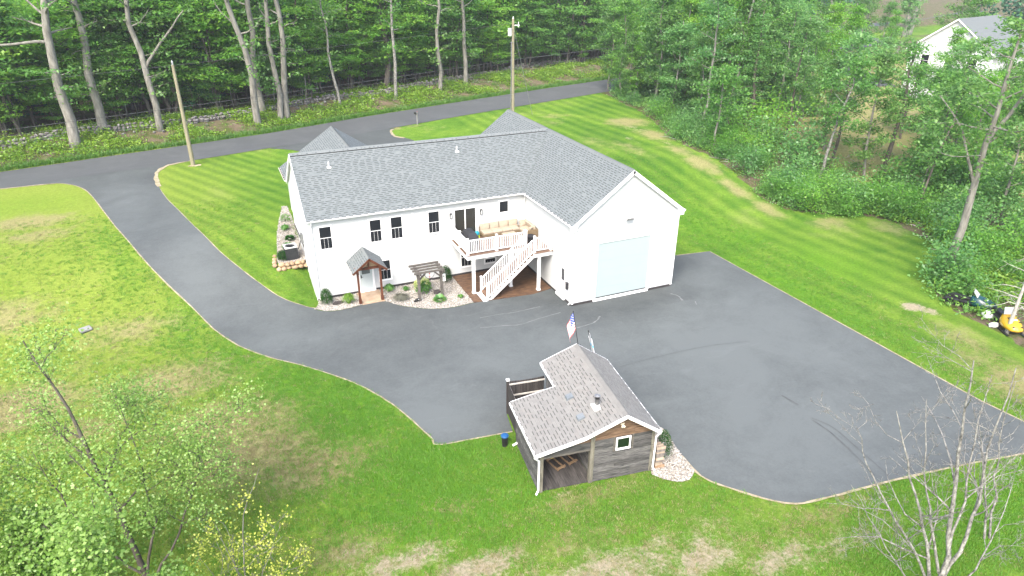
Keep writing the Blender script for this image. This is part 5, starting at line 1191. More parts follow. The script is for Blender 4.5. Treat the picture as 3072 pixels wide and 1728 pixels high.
gw = MB(); gw.tube([(28.9, 35.3, H(28.9, 35.3)+9.6), (31.2, 34.9, H(31.2, 34.9))], .022, 5); tag(gw.build('guy_wire', M_greymetal), 'steel guy wire slanting from the transformer pole to the lawn', 'wire')
def wire(a, b, sag, r=.016, label='black overhead line hanging in front of the woods'):
    a = Vector(a); b = Vector(b); mb = MB(); mb.tube([a.lerp(b, t)-Vector((0, 0, sag*4*t*(1-t))) for t in np.linspace(0, 1, 24)], r, 4, cap=False)
    return tag(mb.build('overhead_wire', mat('aluminium_wire', (.06, .065, .065), (.08, .085, .085), 3, .6)), label, 'wire', 'overhead lines along the road')
top2 = Vector((28.85, 35.4, 2.25))
wire((-48, 20.5, 6.2), top2+Vector((0, 0, 6.3)), .35, .017, 'lower thick overhead line in front of the woods'); wire((-48, 20.5, 5.6), top2+Vector((0, 0, 6.0)), .35, .012, 'lowest overhead line in front of the woods')
wire((-48, 20.5, 9.8), top2+Vector((.6, 0, 10.3)), .6, .012, 'thin high overhead line between the poles')
wire(top2+Vector((0, 0, 6.3)), (95, 59, 9.4), .4, .028, 'overhead line running on beyond the transformer pole')

# ================================================================== FOLIAGE BUILDERS
def limb_path(p, d, L, n, rng, bend=.25, lift=.15):
    P = [np.array(p, float)]; d = np.array(d, float); d /= np.linalg.norm(d)
    for i in range(n):
        d = d+rng.normal(0, bend/n, 3)*1.6+np.array([0, 0, lift/n]); d /= np.linalg.norm(d); P.append(P[-1]+d*L/n)
    return P
def tree_meshes(seed, h, r0, base, crad, m_bark, m_leaf, nlimb=16, nclump=5, per=24, leaf=.36, flat=.45, spread=.75, lean=(0, 0), fork=None, limb_r=.32, profile=None, droop=0, up=.5, extra=0, tip=.06, upb=.8, tw=5, spr=1.0):
    """trunk with limbs, and a crown of loose leaf sprays hung along those limbs"""
    rng = np.random.default_rng(seed); mb = MB()
    n = 9; T = []; x = y = 0.0
    for i in range(n+1):
        t = i/n; x += rng.normal(0, .010*h)*(t > 0); y += rng.normal(0, .010*h)*(t > 0); T.append(np.array([x+lean[0]*t*h, y+lean[1]*t*h, t*h]))
    rad = [r0*(1.35 if i == 0 else 1)*((1-i/n)**.75*.86+.14*(1-i/n)+tip/r0*.5) for i in range(n+1)]
    T[0][2] = -.4; T.insert(1, T[0]*.9+T[1]*.1); T[1][2] = .35; rad.insert(1, r0*1.08)
    mb.tube(T, rad, 9)
    def trunk_at(z):
        for a, b in zip(T, T[1:]):
            if z <= b[2]: k = (z-a[2])/(b[2]-a[2]); return a+(b-a)*k
        return T[-1]
    if profile is None: profile = lambda t: (math.sin(math.pi*min(1, max(.08, t*.9+.12)))**.8)
    C = []
    for i in range(nlimb):
        t = (i+rng.uniform(.1, .9))/nlimb; z = base+(h*.97-base)*t; a = i*2.39996+rng.uniform(-.5, .5); L = crad*profile(t)*rng.uniform(.7, 1.15)
        p = trunk_at(z); d = np.array([math.cos(a), math.sin(a), up*(.4+t)-droop]); rr = max(.02, r0*limb_r*(1-.7*t))
        P = limb_path(p, d, L, 5, rng, .5, .25-droop); mb.tube(P, [rr*(1-.16*k) for k in range(6)], 5, cap=False)
        for k in range(nclump):
            s = rng.uniform(.35, 1.0); q_ = s*5; j = min(4, int(q_)); c = P[j]+(P[j+1]-P[j])*(q_-j)+rng.normal(0, 1, 3)*np.array([1, 1, .5])*crad*.13
            C.append(c)
            if k < 3: mb.tube([P[j], (P[j]+c)/2+rng.normal(0, .04, 3), c], [rr*.3, rr*.2, .01], 4, cap=False)
    for k in range(extra):
        z = base*rng.uniform(.35, .95); a = rng.uniform(0, 6.283); L = crad*rng.uniform(.25, .5); P = limb_path(trunk_at(z), (math.cos(a), math.sin(a), .2), L, 4, rng, .5, .1); mb.tube(P, [r0*.12, r0*.10, r0*.08, r0*.05, .01], 4, cap=False); C += [P[-1], P[-2]]
    if fork:
        for (z0, a, L, rr, el) in fork:
            P = limb_path(trunk_at(z0), (math.cos(a), math.sin(a), el), L, 7, rng, .35, .3); mb.tube(P, [r0*rr*(1-.1*k) for k in range(8)], 7, cap=False)
            for k in range(6): C.append(P[3+k % 5]+rng.normal(0, .8, 3)); C.append(P[-1]+rng.normal(0, .9, 3))
    tm = mb.mesh('trunk', m_bark, True)
    C = np.array(C); K = np.repeat(C, per, 0)
    sig = np.array([spread, spread, spread*flat]); K = K+rng.normal(0, 1, K.shape)*sig*.55*spr
    lm = np_mesh('crown', leaf_quads(K, leaf, rng, upb), len(K), m_leaf)
    return tm, lm
def plant(pair, name, x, y, label, cat, group=None, sc=1.0, rz=None, dz=0, zs=None):
    e = empty(name, (x, y, H(x, y)+dz), R.uniform(0, 6.28) if rz is None else rz, label, cat, group, (sc, sc, (zs or sc)))
    if pair[0] is not None: link('trunk', pair[0], e)
    if pair[1] is not None: link('crown', pair[1], e)
    return e

# ---- stone wall behind the road
sw_ = empty('stone_wall', (0, 0, 0), 0, 'long dry stone wall running along the edge of the woods', 'wall')
WL = [(-40, 31.5), (-22.4, 36.3), (-17.7, 38.9), (-11.95, 39.6), (-5.9, 40.8), (-.5, 42.6), (4.8, 45.1), (10.5, 47.6), (15.9, 48.5), (20.8, 51.1), (27.7, 54.4), (35.1, 57.4), (42.8, 62.0), (50.4, 63.8), (56, 64.3), (62, 63.9)]
qs = random.Random(8); st = []
wc = curve(WL, 6)
for (a, b) in zip(wc, wc[1:]):
    a = Vector(a); b = Vector(b); L = (b-a).length; d = (b-a)/L; nx = Vector((-d.y, d.x)); s = 0
    while s < L:
        w_ = qs.uniform(.28, .62)
        for row in range(3 if qs.random() < .75 else 2):
            for side in ((-.3, .2) if row < 2 else (0,)):
                if qs.random() < .12: continue
                p = a+d*(s+w_/2)+nx*(side+qs.uniform(-.12, .12)); st.append((p.x, p.y, H(p.x, p.y)+.08+row*.20, w_*qs.uniform(.36, .52), qs.uniform(.16, .26), qs.uniform(.10, .17), math.atan2(d.y, d.x)+qs.uniform(-.4, .4)))
        if qs.random() < .35:
            p = a+d*s+nx*qs.uniform(-1.6, -.4); st.append((p.x, p.y, H(p.x, p.y)+.08, qs.uniform(.15, .3), qs.uniform(.12, .24), qs.uniform(.1, .16), qs.uniform(0, 3)))
        s += w_*.95
st.sort(key=lambda t: math.hypot(t[0]-CAM.x, t[1]-CAM.y)/(t[3]+.1))
stm = [MB().blob((0, 0, 0), (1, 1, 1), k, .2, 1).mesh('stone', M_stone) for k in range(6)]
big = MB()
for i, (x, y, z, a, b, c, rr) in enumerate(st):
    if i < 300: o = link('stone', stm[i % 6], sw_, (x, y, z), (qs.uniform(-.2, .2), qs.uniform(-.2, .2), rr), (a, b, c))
    else:
        k = len(big.v); big.blob((0, 0, 0), (a, b, c), i % 40, .2, 1); cs, sn_ = math.cos(rr), math.sin(rr)
        for j in range(k, len(big.v)): v = big.v[j]; big.v[j] = (x+v[0]*cs-v[1]*sn_, y+v[0]*sn_+v[1]*cs, z+v[2])
tag(big.build('stones', M_stone, sw_), kind='stuff')

# ---- tall roadside and woodland trunks the photograph lets one tell apart
TALL = [  # x, y, radius, height, lean, fork list, bark, label
    (-16.4, 36.3, .47, 23, (-.02, 0), [(9.3, 3.35, 7, .34, .12), (15, .6, 6, .45, 1.0), (11.5, 2.6, 5, .25, .8)], 0, 'stout pale tree with one long bare limb reaching out over the stone wall'),
    (-14.2, 39.6, .42, 24, (-.03, 0), [(14, .2, 5, .3, .3)], 0, 'straight grey tree second along the wall from the long-limbed tree'),
    (-9.1, 39.1, .32, 23, (-.035, 0), [(6.0, .15, 7, .55, 1.7), (13, 1, 5, .5, 1.3)], 0, 'pale tree with a thin second stem forking low from its trunk'),
    (.45, 39.9, .36, 24, (-.05, 0), [(12.5, 2.9, 7, .55, 1.5)], 0, 'pale leaning trunk, first of the roadside clump of four'),
    (1.4, 43.1, .38, 25, (-.02, 0), None, 0, 'straight grey trunk standing behind the roadside clump'),
    (3.0, 41.1, .30, 24, (-.06, .0), None, 0, 'slender leaning trunk joined at the foot to the upright pale one'),
    (3.75, 41.5, .34, 25, (0.0, 0), [(15, .4, 6, .5, 1.3)], 0, 'upright pale trunk at the right of the roadside clump'),
    (10.4, 44.9, .16, 14, (-.05, 0), None, 2, 'thin curved pale birch standing alone on the bank'),
    (17.9, 52.1, .36, 25, (-.03, 0), None, 1, 'thick dark trunk just behind the stone wall'),
    (17.9, 47.3, .20, 19, (0, 0), None, 2, 'slim pale trunk on the bank in front of the thick dark trunk'),
    (24.5, 49.5, .26, 23, (-.02, 0), [(13, 2.2, 5, .55, 1.4), (13.2, .3, 5, .5, 1.4)], 0, 'pale trunk forking high in front of the stone wall'),
    (29.0, 51.9, .28, 24, (.0, 0), None, 0, 'straight whitish trunk standing among the stones of the wall'),
    (35.3, 63.2, .24, 22, (0, 0), None, 1, 'dark trunk beyond the wall left of the transformer pole'),
    (13.9, 57.6, .26, 22, (-.01, 0), None, 1, 'dim grey trunk deep in the woods behind the curved birch'),
    (34.5, 61.2, .28, 22, (-.02, 0), None, 0, 'grey trunk beyond the wall close to the transformer pole'),
    (44.3, 64.9, .22, 22, (.0, 0), None, 0, 'speckled pale trunk right of the transformer pole'),
    (49.5, 65.2, .14, 17, (-.02, 0), None, 2, 'thin white birch, shortest of the group by the wall'),
    (50.3, 64.8, .16, 19, (.02, 0), None, 2, 'white birch, right-hand one of the pair by the wall'),
    (51.9, 71.3, .13, 18, (-.02, 0), None, 2, 'very thin white birch behind the pair'),
    (54.5, 65.8, .26, 21, (.02, 0), None, 1, 'dark rough trunk at the wall right of the white birches'),
    (55.9, 67.6, .16, 20, (.03, 0), None, 0, 'pale slim trunk leaning beside the dark rough one'),
    (59.1, 67.7, .2, 21, (-.03, 0), None, 0, 'left stem of the three-stemmed pale clump'),
    (59.9, 67.5, .26, 22, (.01, 0), None, 2, 'middle mottled stem of the three-stemmed pale clump'),
    (60.6, 67.3, .22, 21, (.09, 0), None, 0, 'right leaning stem of the three-stemmed pale clump'),
    (63.4, 67.5, .2, 21, (.02, 0), None, 1, 'dark slim trunk near where the road enters the trees'),
    (64.9, 67.0, .33, 22, (.02, 0), None, 0, 'wide grey trunk near where the road enters the trees'),
]
BK = [M_barkg, M_barkd, M_barkw]
for i, (x, y, r, h, lean, fork, b, lab) in enumerate(TALL):
    pr_ = tree_meshes(100+i, h, r, 9.0 if r > .2 else 7.5, 4.3 if r > .2 else 2.6, BK[b], L_oak if i % 3 else L_maple, nlimb=12, nclump=5, per=11, leaf=.34, lean=lean, fork=fork, extra=9 if r > .2 else 4, spread=.9, flat=.3)
    plant(pr_, 'birch_tree' if b == 2 else 'oak_tree', x, y, lab, 'tree', 'tall trees along the stone wall', rz=0)

# ---- shared kinds
UND = [tree_meshes(200+k, 8.5, .09, 1.8+.5*(k % 2), 3.0, M_barkd, L_bright if k % 2 == 0 else L_maple, nlimb=16, nclump=8, per=26, leaf=.27, flat=.14, spread=.85, up=.18, limb_r=.5, upb=1.6) for k in range(6)]
HEM = [tree_meshes(220+k, 11, .13, .8, 2.7, M_barkd, L_dark, nlimb=30, nclump=7, per=24, leaf=.26, flat=.22, spread=.75, up=.02, droop=.12, profile=lambda t: 1-t*.9, upb=1.2) for k in range(3)]
CAN = [tree_meshes(230+k, 21, .20, 6.0, 4.0, M_barkd if k % 2 else M_barkg, (L_oak, L_maple, L_bright)[k], nlimb=18, nclump=6, per=20, leaf=.40, flat=.5, spread=1.0) for k in range(3)]
SAP = [tree_meshes(240+k, 5.5, .045, 1.2, 1.7, M_barkg, (L_bright, L_maple)[k % 2], nlimb=9, nclump=6, per=16, leaf=.25, flat=.2, spread=.6, up=.25, limb_r=.5, upb=1.4) for k in range(4)]
qf = random.Random(31)
def off_wall(x): return pl(FAR, x)
nU = 0
for i in range(130):
    x = qf.uniform(-38, 80); d = 9+qf.random()**1.3*26; y = off_wall(x)+d
    s_ = qf.uniform(.8, 1.3) if i % 3 == 0 else qf.uniform(1.3, 2.1)
    if d < 13: s_ = min(s_, 1.6)
    plant(UND[qf.randrange(6)], 'maple_tree', x, y, 'layered green understory maple among the trunks behind the stone wall', 'tree', 'understory maples behind the stone wall', s_)
for i in range(14):
    x = qf.uniform(-36, 76); y = off_wall(x)+qf.uniform(14, 30); plant(HEM[i % 3], 'hemlock_tree', x, y, 'dark hemlock filling the shade between the trunks behind the stone wall', 'tree', 'hemlocks in the shaded woods', qf.uniform(.7, 1.25))
for x, y in ((-30, 45), (-26, 43.5), (-21, 46), (-24, 50), (-5, 46), (-3, 50), (6, 51), (9, 54), (41, 67), (36, 66), (47, 70), (-12, 49), (12, 56), (26, 60)): plant(HEM[qf.randrange(3)], 'hemlock_tree', x, y, 'dark hemlock filling the shade between the trunks behind the stone wall', 'tree', 'hemlocks in the shaded woods', qf.uniform(.8, 1.2))
for i in range(16):
    x = qf.uniform(-40, 80); y = off_wall(x)+qf.uniform(14, 36); plant(CAN[i % 3], 'oak_tree', x, y, 'tall forest tree deeper in the woods behind the wall', 'tree', 'forest trees deeper in the woods', qf.uniform(.85, 1.2))
for i in range(44):
    x = qf.uniform(-34, 74); y = off_wall(x)+qf.uniform(8.8, 13); plant(UND[qf.randrange(6)], 'maple_tree', x, y, 'low young maple in the gap between trunks just behind the stone wall', 'tree', 'low young maples just behind the stone wall', qf.uniform(.45, .85))
for i in range(26):
    x = qf.uniform(-32, 68); y = off_wall(x)+qf.uniform(7.5, 13); plant(SAP[i % 4], 'sapling', x, y, 'thin sapling with a few bright leaf sprays beside the stone wall', 'tree', 'saplings along the stone wall', qf.uniform(.7, 1.25))
for i in range(70):
    x = qf.uniform(-38, 78); y = off_wall(x)+qf.uniform(9.5, 20); plant(UND[(0, 2, 4, 1)[qf.randrange(4)]], 'maple_tree', x, y, 'sunlit layered maple near the front of the woods', 'tree', 'sunlit maples near the front of the woods', qf.uniform(1.2, 1.9))
for x, y, s in ((7.5, 47.2, 1.0), (9.2, 49.5, 1.3), (-3.2, 44.5, 1.25), (-1.2, 47.0, 1.4), (20.5, 54.0, 1.2), (23, 55.5, 1.2), (43.8, 65.5, 1.05), (-12.5, 42.3, .9), (-14.6, 41.8, .8), (37.5, 62, 1.0), (57, 68.5, 1.1)):
    plant(UND[(0, 4)[qf.randrange(2)]], 'maple_tree', x, y, 'bright layered maple at the sunny edge of the woods above the stone wall', 'tree', 'bright maples at the edge of the woods', s)
# far wood beyond the sunlit field closes the view
def mass(name, pts, m, n, leaf, label, seed):
    rng = np.random.default_rng(seed); P = np.array(pts); C = P[rng.integers(0, len(P), n)]+rng.normal(0, 1, (n, 3))*np.array([2.6, 2.6, 3.0])
    C[:, 2] = np.abs(C[:, 2]); return tag(link(name, np_mesh(name, leaf_quads(C, leaf, rng, .5), n, m)), label, 'trees', kind='stuff')
far_pts = [(x, pl(FAR, x)+62+qf.uniform(0, 26), 3.0+qf.uniform(2, 21)) for x in np.arange(-110, 150, .8) for k in range(3)]
mass('far_woods', far_pts, L_oak, 60000, 1.25, 'far mass of woodland beyond the field', 1)
side_pts = [(x, y, 3+qf.uniform(.5, 20)) for y in np.arange(22, 130, .9) for x in (-44-.35*(y-30)+qf.uniform(-9, 2), -40-.4*(y-30)+qf.uniform(-6, 6))]
mass('far_woods', side_pts, L_oak, 16000, 1.0, 'woods running on along the road out of frame', 2)
side_pts = [(x, y, 2+qf.uniform(1, 22)) for x in np.arange(118, 330, 1.3) for y in (.55*x+30+qf.uniform(0, 30), .22*x+30+qf.uniform(-10, 10)) if not (x < 175 and y < 108)]
mass('far_woods', side_pts, L_dark, 30000, 1.4, 'far dark woods behind the neighbouring house', 3)

# ---- bank undergrowth: ferns, weeds, litter twigs
rng = np.random.default_rng(77)
def scatter(fx, n):
    out = []
    while len(out) < n:
        p = fx()
        if p is not None: out.append(p)
    return np.array(out)
def patchy(x, y, s, th):
    return math.sin(x*s*1.3+2.1*math.sin(y*s*.9))+math.sin(y*s*1.7+1.3*math.sin(x*s*.7))+math.sin((x+y)*s*2.9)*.5 > th
def bank_pt():
    x = rng.uniform(-32, 68); d = rng.uniform(1.6, 9.5); y = pl(FAR, x)+d
    if not patchy(x, y, .55, -.45 if x < 25 else .0): return None
    return (x, y, H(x, y)+abs(rng.normal(0, .22)))
def ferns(name, P, per, r, leaf, m, label, seed, up=.9):
    q = np.random.default_rng(seed); K = np.repeat(P, per, 0)+q.normal(0, 1, (len(P)*per, 3))*np.array([r, r, r*.45]); K[:, 2] = np.maximum(K[:, 2], np.repeat(P[:, 2], per)-.1)
    return tag(link(name, np_mesh(name, leaf_quads(K, leaf, q, up, .5), len(K), m)), label, 'undergrowth', kind='stuff')
ferns('fern_undergrowth', scatter(bank_pt, 4600), 13, .36, .25, L_fern, 'yellow-green ferns covering the roadside bank below the stone wall', 1)
def bank_pt2():
    x = rng.uniform(-32, 68); d = rng.uniform(1.2, 14); y = pl(FAR, x)+d
    if patchy(x, y, .8, .5): return (x, y, H(x, y)+.05+abs(rng.normal(0, .2)))
ferns('weed_undergrowth', scatter(bank_pt2, 900), 14, .32, .18, L_maple, 'mid-green weeds on the roadside bank', 2)
def verge_pt():
    x = rng.uniform(-34, 64); y = pl(FAR, x)+.25+rng.random()**2*1.3
    return (x, y, H(x, y)+.05)
def blades(name, P, h, wd, m, label, seed, per=9, r=.14):
    q = np.random.default_rng(seed); C = np.repeat(P, per, 0)+q.normal(0, 1, (len(P)*per, 3))*np.array([r, r, 0]); n = len(C); a = q.uniform(0, 6.283, n); L = h*q.uniform(.5, 1.3, n)[:, None]
    s = np.stack([-np.sin(a), np.cos(a), 0*a], 1)*wd; d = np.stack([np.cos(a), np.sin(a), 0*a], 1); z = np.array([0, 0, 1.]); V = np.empty((n, 4, 3))
    V[:, 0] = C-s; V[:, 1] = C+s; V[:, 2] = C+s*.2+z*L*.85+d*L*.45; V[:, 3] = C-s*.2+z*L*.85+d*L*.45
    return tag(link(name, np_mesh(name, V.reshape(-1, 3), n, m)), label, 'grass', kind='stuff')
L_verge = leafmat('verge_blade', [(0, (.03, .10, .008)), (.5, (.06, .17, .012)), (1, (.12, .25, .025))], .3, .03)
blades('verge_grass', scatter(verge_pt, 3600), .38, .02, L_verge, 'strip of lush long grass along the far road edge', 3)
def litter_pt():
    x = rng.uniform(-32, 68); y = pl(FAR, x)+rng.uniform(1, 13); return (x, y, H(x, y)+.06)
def twigs(P, label, seed, L=(.3, 1.3), r=.014):
    q = random.Random(seed); mb = MB()
    for x, y, z in P:
        a = q.uniform(0, 3.14); l = q.uniform(*L); mb.tube([(x, y, z), (x+math.cos(a)*l*.5, y+math.sin(a)*l*.5, z+q.uniform(0, .1)), (x+math.cos(a+.2)*l, y+math.sin(a+.2)*l, z+q.uniform(-.02, .12))], [r*q.uniform(.7, 1.8), r, r*.5], 4, cap=False)
    return tag(mb.build('twig_litter', M_twig), label, 'twigs', kind='stuff')
twigs(scatter(litter_pt, 420), 'dead twigs and branches littering the roadside bank', 1)

# ================================================================== WOODS BESIDE THE LAWN
MID = [tree_meshes(300+k, 13+k, .14, 2.6, 3.1, M_barkg, (L_pale, L_oak, L_maple, L_bright)[k], nlimb=22, nclump=9, per=26, leaf=.30, flat=.42, spread=.75, extra=3) for k in range(4)]
SPR = [tree_meshes(320+k, 12.5, .16, 1.4, 2.5, M_barkd, L_pale if k else L_dark, nlimb=40, nclump=6, per=20, leaf=.20, flat=.16, spread=.62, up=.0, droop=.10, profile=lambda t: 1.02-t, upb=1.3) for k in range(2)]
def bush_mesh(seed, h, r, m, n=700, leaf=.19):
    q = np.random.default_rng(seed); mb = MB(); C = []
    for i in range(9):
        a = q.uniform(0, 6.283); P = limb_path((q.normal(0, .1), q.normal(0, .1), -.1), (math.cos(a)*.5, math.sin(a)*.5, 1), h*q.uniform(.6, 1), 4, q, .6, .1); mb.tube(P, [.025, .02, .017, .012, .006], 4, cap=False)
        for k in (2, 3, 4): C += [P[k]+q.normal(0, r*.22, 3) for _ in range(3)]
    C = np.array(C); K = np.repeat(C, n//len(C)+1, 0); K = K+q.normal(0, 1, K.shape)*np.array([r*.30, r*.30, h*.14]); K[:, 2] = np.abs(K[:, 2])
    return mb.mesh('trunk', M_barkd, True), np_mesh('crown', leaf_quads(K, leaf, q, .9), len(K), m)
BUSH = [bush_mesh(400+k, 2.2+.3*k, 1.3, (L_maple, L_pale, L_pale, L_bright)[k], 1300, .20) for k in range(4)]
RT = [  # individually recognisable trees in the right-hand woods
    (43.8, 19.1, .14, 15, (.02, 0), 0, 'slim pale straight trunk at the front edge of the lawn-side woods'),
    (48.4, 20.5, .19, 17, (.04, 0), 0, 'mottled trunk with a dead snag behind the slim pale one'),
    (51.9, 21.7, .24, 17, (.02, 0), 1, 'thick dark trunk next to the drooping spruce'),
    (56.5, 21.6, .12, 13, (0, 0), 0, 'thin grey trunk behind the drooping spruce'),
    (50.3, 13.8, .12, 12, (.01, 0), 1, 'thin dark-footed trunk before the dry yard'),
    (46.7, 5.2, .12, 11, (.03, 0), 2, 'thin speckled trunk leaning beside the shrubs at the wood edge'),
    (51.9, 8.6, .13, 12, (0, 0), 1, 'dark trunk of the rounded tree before the dry yard'),
    (63.7, 10.7, .12, 7.5, (.10, 0), 1, 'dark trunk leaning right in front of the white neighbour house'),
    (54.5, 4.7, .20, 12, (.04, .02), 1, 'stout dark trunk low in the thicket'),
    (61.6, 4.0, .2, 12, (.02, 0), 1, 'dark upright trunk in front of the white neighbour house'),
    (49.2, -3.3, .08, 11, (.17, .05), 1, 'very thin trunk leaning far to the right above the brush'),
    (40.8, 13.3, .09, 8, (-.02, 0), 0, 'small grey sapling at the lawn edge near the sandy patch'),
]
for i, (x, y, r, h, lean, b, lab) in enumerate(RT):
    pr_ = tree_meshes(500+i, h, r, h*.38, 2.4+h*.05, BK[b], (L_pale, L_oak, L_maple)[i % 3], nlimb=15, nclump=8, per=20, leaf=.27, flat=.4, spread=.7, lean=lean, extra=3)
    plant(pr_, 'birch_tree' if b == 2 else 'maple_tree', x, y, lab, 'tree', 'trees at the edge of the lawn-side woods', rz=0)
plant(SPR[1], 'spruce_tree', 49.0, 17.6, 'drooping yellow-green spruce in the lawn-side woods', 'tree', None, .98)
plant(SPR[0], 'spruce_tree', 66, 30, 'dark spruce far back beside the neighbouring driveway', 'tree', None, 1.1)
WOODLIST = [(46.5, 40, 2), (49, 36, 0), (46, 31, 1), (50.5, 31, 3), (45, 26.5, 0), (49.5, 26, 2), (54, 37, 1), (58, 41, 0), (53, 28.5, 0), (57.5, 32, 3), (62, 36, 2), (56, 24, 1), (60.5, 27, 0), (66, 41, 1), (70, 38, 0), (65, 31, 3), (72, 47, 2), (47.5, 45, 1),
            (55.5, 18.5, 0), (52.5, 10.5, 1), (57, 3.5, 2), (67, 9.5, 0), (71, 12, 3), (50.5, 3.5, 1), (53, -.5, 2), (58.5, 1, 0), (63, -.5, 3), (66.5, 2.5, 1), (76.5, 34, 1)]
for i, (x, y, k) in enumerate(WOODLIST):
    low = x > 51 and y < 20; s = qf.uniform(.55, .74) if low else qf.uniform(.8, 1.08)
    plant(MID[k], 'leafy_tree', x+qf.uniform(-.5, .5), y+qf.uniform(-.5, .5), 'mid-sized leafy tree in the woods between lawn and neighbour', 'tree', 'leafy trees in the lawn-side woods', s)
for i in range(30):
    x = qf.uniform(48, 78); y = pl(NEAR, x)-qf.uniform(2, 12); plant(CAN[i % 3], 'oak_tree', x, y, 'tall leafy tree beside the far stretch of road', 'tree', 'tall trees beside the far road', qf.uniform(.55, .8)) if i < 15 else None
for x, y, k, s_ in ((64.5, 6.0, 0, .68), (68.5, 5.5, 3, .74)): plant(MID[k], 'leafy_tree', x, y, ('leafy tree screening the middle of the white neighbour house', 'bright leafy tree screening the right half of the white neighbour house')[(0, 3).index(k)], 'tree', 'trees screening the neighbour house', s_)
# understorey bushes along the lawn edge
edge = curve(WOOD_E[:20], 6); q2 = random.Random(14)
for i in range(40):
    x = q2.uniform(43.5, 64); y = q2.uniform(19, 44)
    if not WOODP(x-1.5, y) or y > pl(NEAR, x)-2.5: continue
    plant(MID[q2.randrange(4)], 'leafy_tree', x, y, 'leafy tree filling the woods between the lawn and the far road', 'tree', 'leafy trees between lawn and far road', q2.uniform(.6, 1.0))
for i in range(70):
    x = q2.uniform(42, 62); y = q2.uniform(-6, 42)
    if not WOODP(x-2.5, y) or y > pl(NEAR, x)-2: continue
    if 49.5 < x and 2 < y < 22: continue
    plant(BUSH[q2.randrange(4)], 'bush', x, y, 'tall green bush deeper in the lawn-side woods', 'shrub', 'tall bushes deeper in the woods', q2.uniform(1.0, 1.9))
for i in range(120):
    a = edge[q2.randrange(0, 100)]; x = a[0]+.7+abs(q2.gauss(0, 2.2)); y = a[1]+q2.uniform(-.8, .8)
    if x < a[0]+.5: continue
    if -4 < y < 12 or q2.random() < .62: plant(BUSH[q2.randrange(4)], 'bush', x, y, 'green bush in the thicket at the lawn edge', 'shrub', 'bushes along the lawn edge', q2.uniform(.45, 1.05))
def thick_pt():
    a = edge[rng.integers(0, len(edge))]; x = a[0]+rng.uniform(.2, 14); y = a[1]+rng.uniform(-1, 1)
    if patchy(x, y, .6, -.6) and not (x > 50.5 and 3 < y < 21): return (x, y, H(x, y)+.1+abs(rng.normal(0, .25)))
ferns('thicket_undergrowth', scatter(thick_pt, 3000), 14, .38, .23, L_maple, 'low green undergrowth under the lawn-side trees', 5)
def fern2():
    x = rng.uniform(36.4, 50); y = rng.uniform(-18, -2)
    if WOODP(x-.5, y) and patchy(x, y, .7, -.6): return (x, y, H(x, y)+.15+abs(rng.normal(0, .25)))
ferns('fern_undergrowth', scatter(fern2, 900), 16, .36, .23, L_fern, 'bright yellow-green ferns under the tall forked oak', 6)
def lit2():
    x = rng.uniform(36, 62); y = rng.uniform(-12, 20)
    if WOODP(x, y): return (x, y, H(x, y)+.06)
twigs(scatter(lit2, 260), 'dead twigs on the floor of the lawn-side woods', 4, (.4, 2.0), .02)

# ---- the tall oak standing over the snowmobiles
oak = tree_meshes(613, 16.5, .26, 9.0, 3.9, M_barkg, L_oak, nlimb=13, nclump=8, per=24, leaf=.25, flat=.4, spread=.8, lean=(0, 0), fork=[(6.4, 2.6, 6.5, .42, 1.7), (9.2, -.1, 6.5, .5, 1.3), (8.4, 3.1, 4.5, .16, .1)], extra=4)
plant(oak, 'oak_tree', 39.6, -13.2, 'tall slender grey oak with a forked top at the lawn edge', 'tree', rz=0)
plant(BUSH[1], 'bush', 38.9, -13.9, 'leafy green shrub round the foot of the forked oak', 'shrub', None, 1.25); plant(BUSH[0], 'bush', 38.1, -15.2, 'dark green shrub overhanging the green snowmobile', 'shrub', None, 1.0)
for x, y, k, s in ((44.5, -12, 3, 1.0), (46.5, -9, 0, .9), (48, -13.5, 3, 1.1), (43, -15, 0, .8), (49.5, -6, 1, 1), (51, -10, 2, 1.2), (42.2, -18.2, 3, .8), (45.5, -17, 1, 1.1)): plant(BUSH[k], 'bush', x, y, 'sunny bush among the ferns beyond the forked oak', 'shrub', 'bushes beyond the forked oak', s)
for x, y, k, s in ((50.5, -15, 0, .8), (53, -8, 1, .75), (55, -3.5, 3, .7), (48.8, -20, 2, .8)): plant(MID[k], 'leafy_tree', x, y, 'leafy tree at the edge of view beyond the forked oak', 'tree', 'trees beyond the forked oak', s)

# dead little spruce by the yellow snowmobile
def dead_tree(loc, h, r, n, L, label, seed, lean=(0, 0), name='dead_tree', m=M_twig, droop=.15):
    q = np.random.default_rng(seed); mb = MB(); T = [np.array([lean[0]*h*t, lean[1]*h*t, h*t]) for t in np.linspace(0, 1, 8)]; mb.tube(T, [r*(1-t*.85) for t in np.linspace(0, 1, 8)], 7)
    for i in range(n):
        t = q.uniform(.2, .98); a = q.uniform(0, 6.283); p = T[0]*(1-t)+T[-1]*t; P = limb_path(p, (math.cos(a), math.sin(a), .1), L*(1.1-t*.7)*q.uniform(.5, 1), 4, q, .6, -droop); mb.tube(P, [.028, .022, .016, .01, .004], 4, cap=False)
        for k in (1, 2, 3): P2 = limb_path(P[k], q.normal(0, 1, 3)*np.array([1, 1, .4]), L*.3, 3, q, .6, -.1); mb.tube(P2, [.010, .008, .006, .003], 3, cap=False)
    e = empty(name, (*loc, H(*loc)-.05), 0, label, 'tree'); link('trunk', mb.mesh('trunk', m, True), e); return e
dead_tree((35.75, -19.75), 5.6, .13, 26, 2.4, 'dead bare little spruce between the yellow snowmobile and the lumber', 2, (.06, .03))

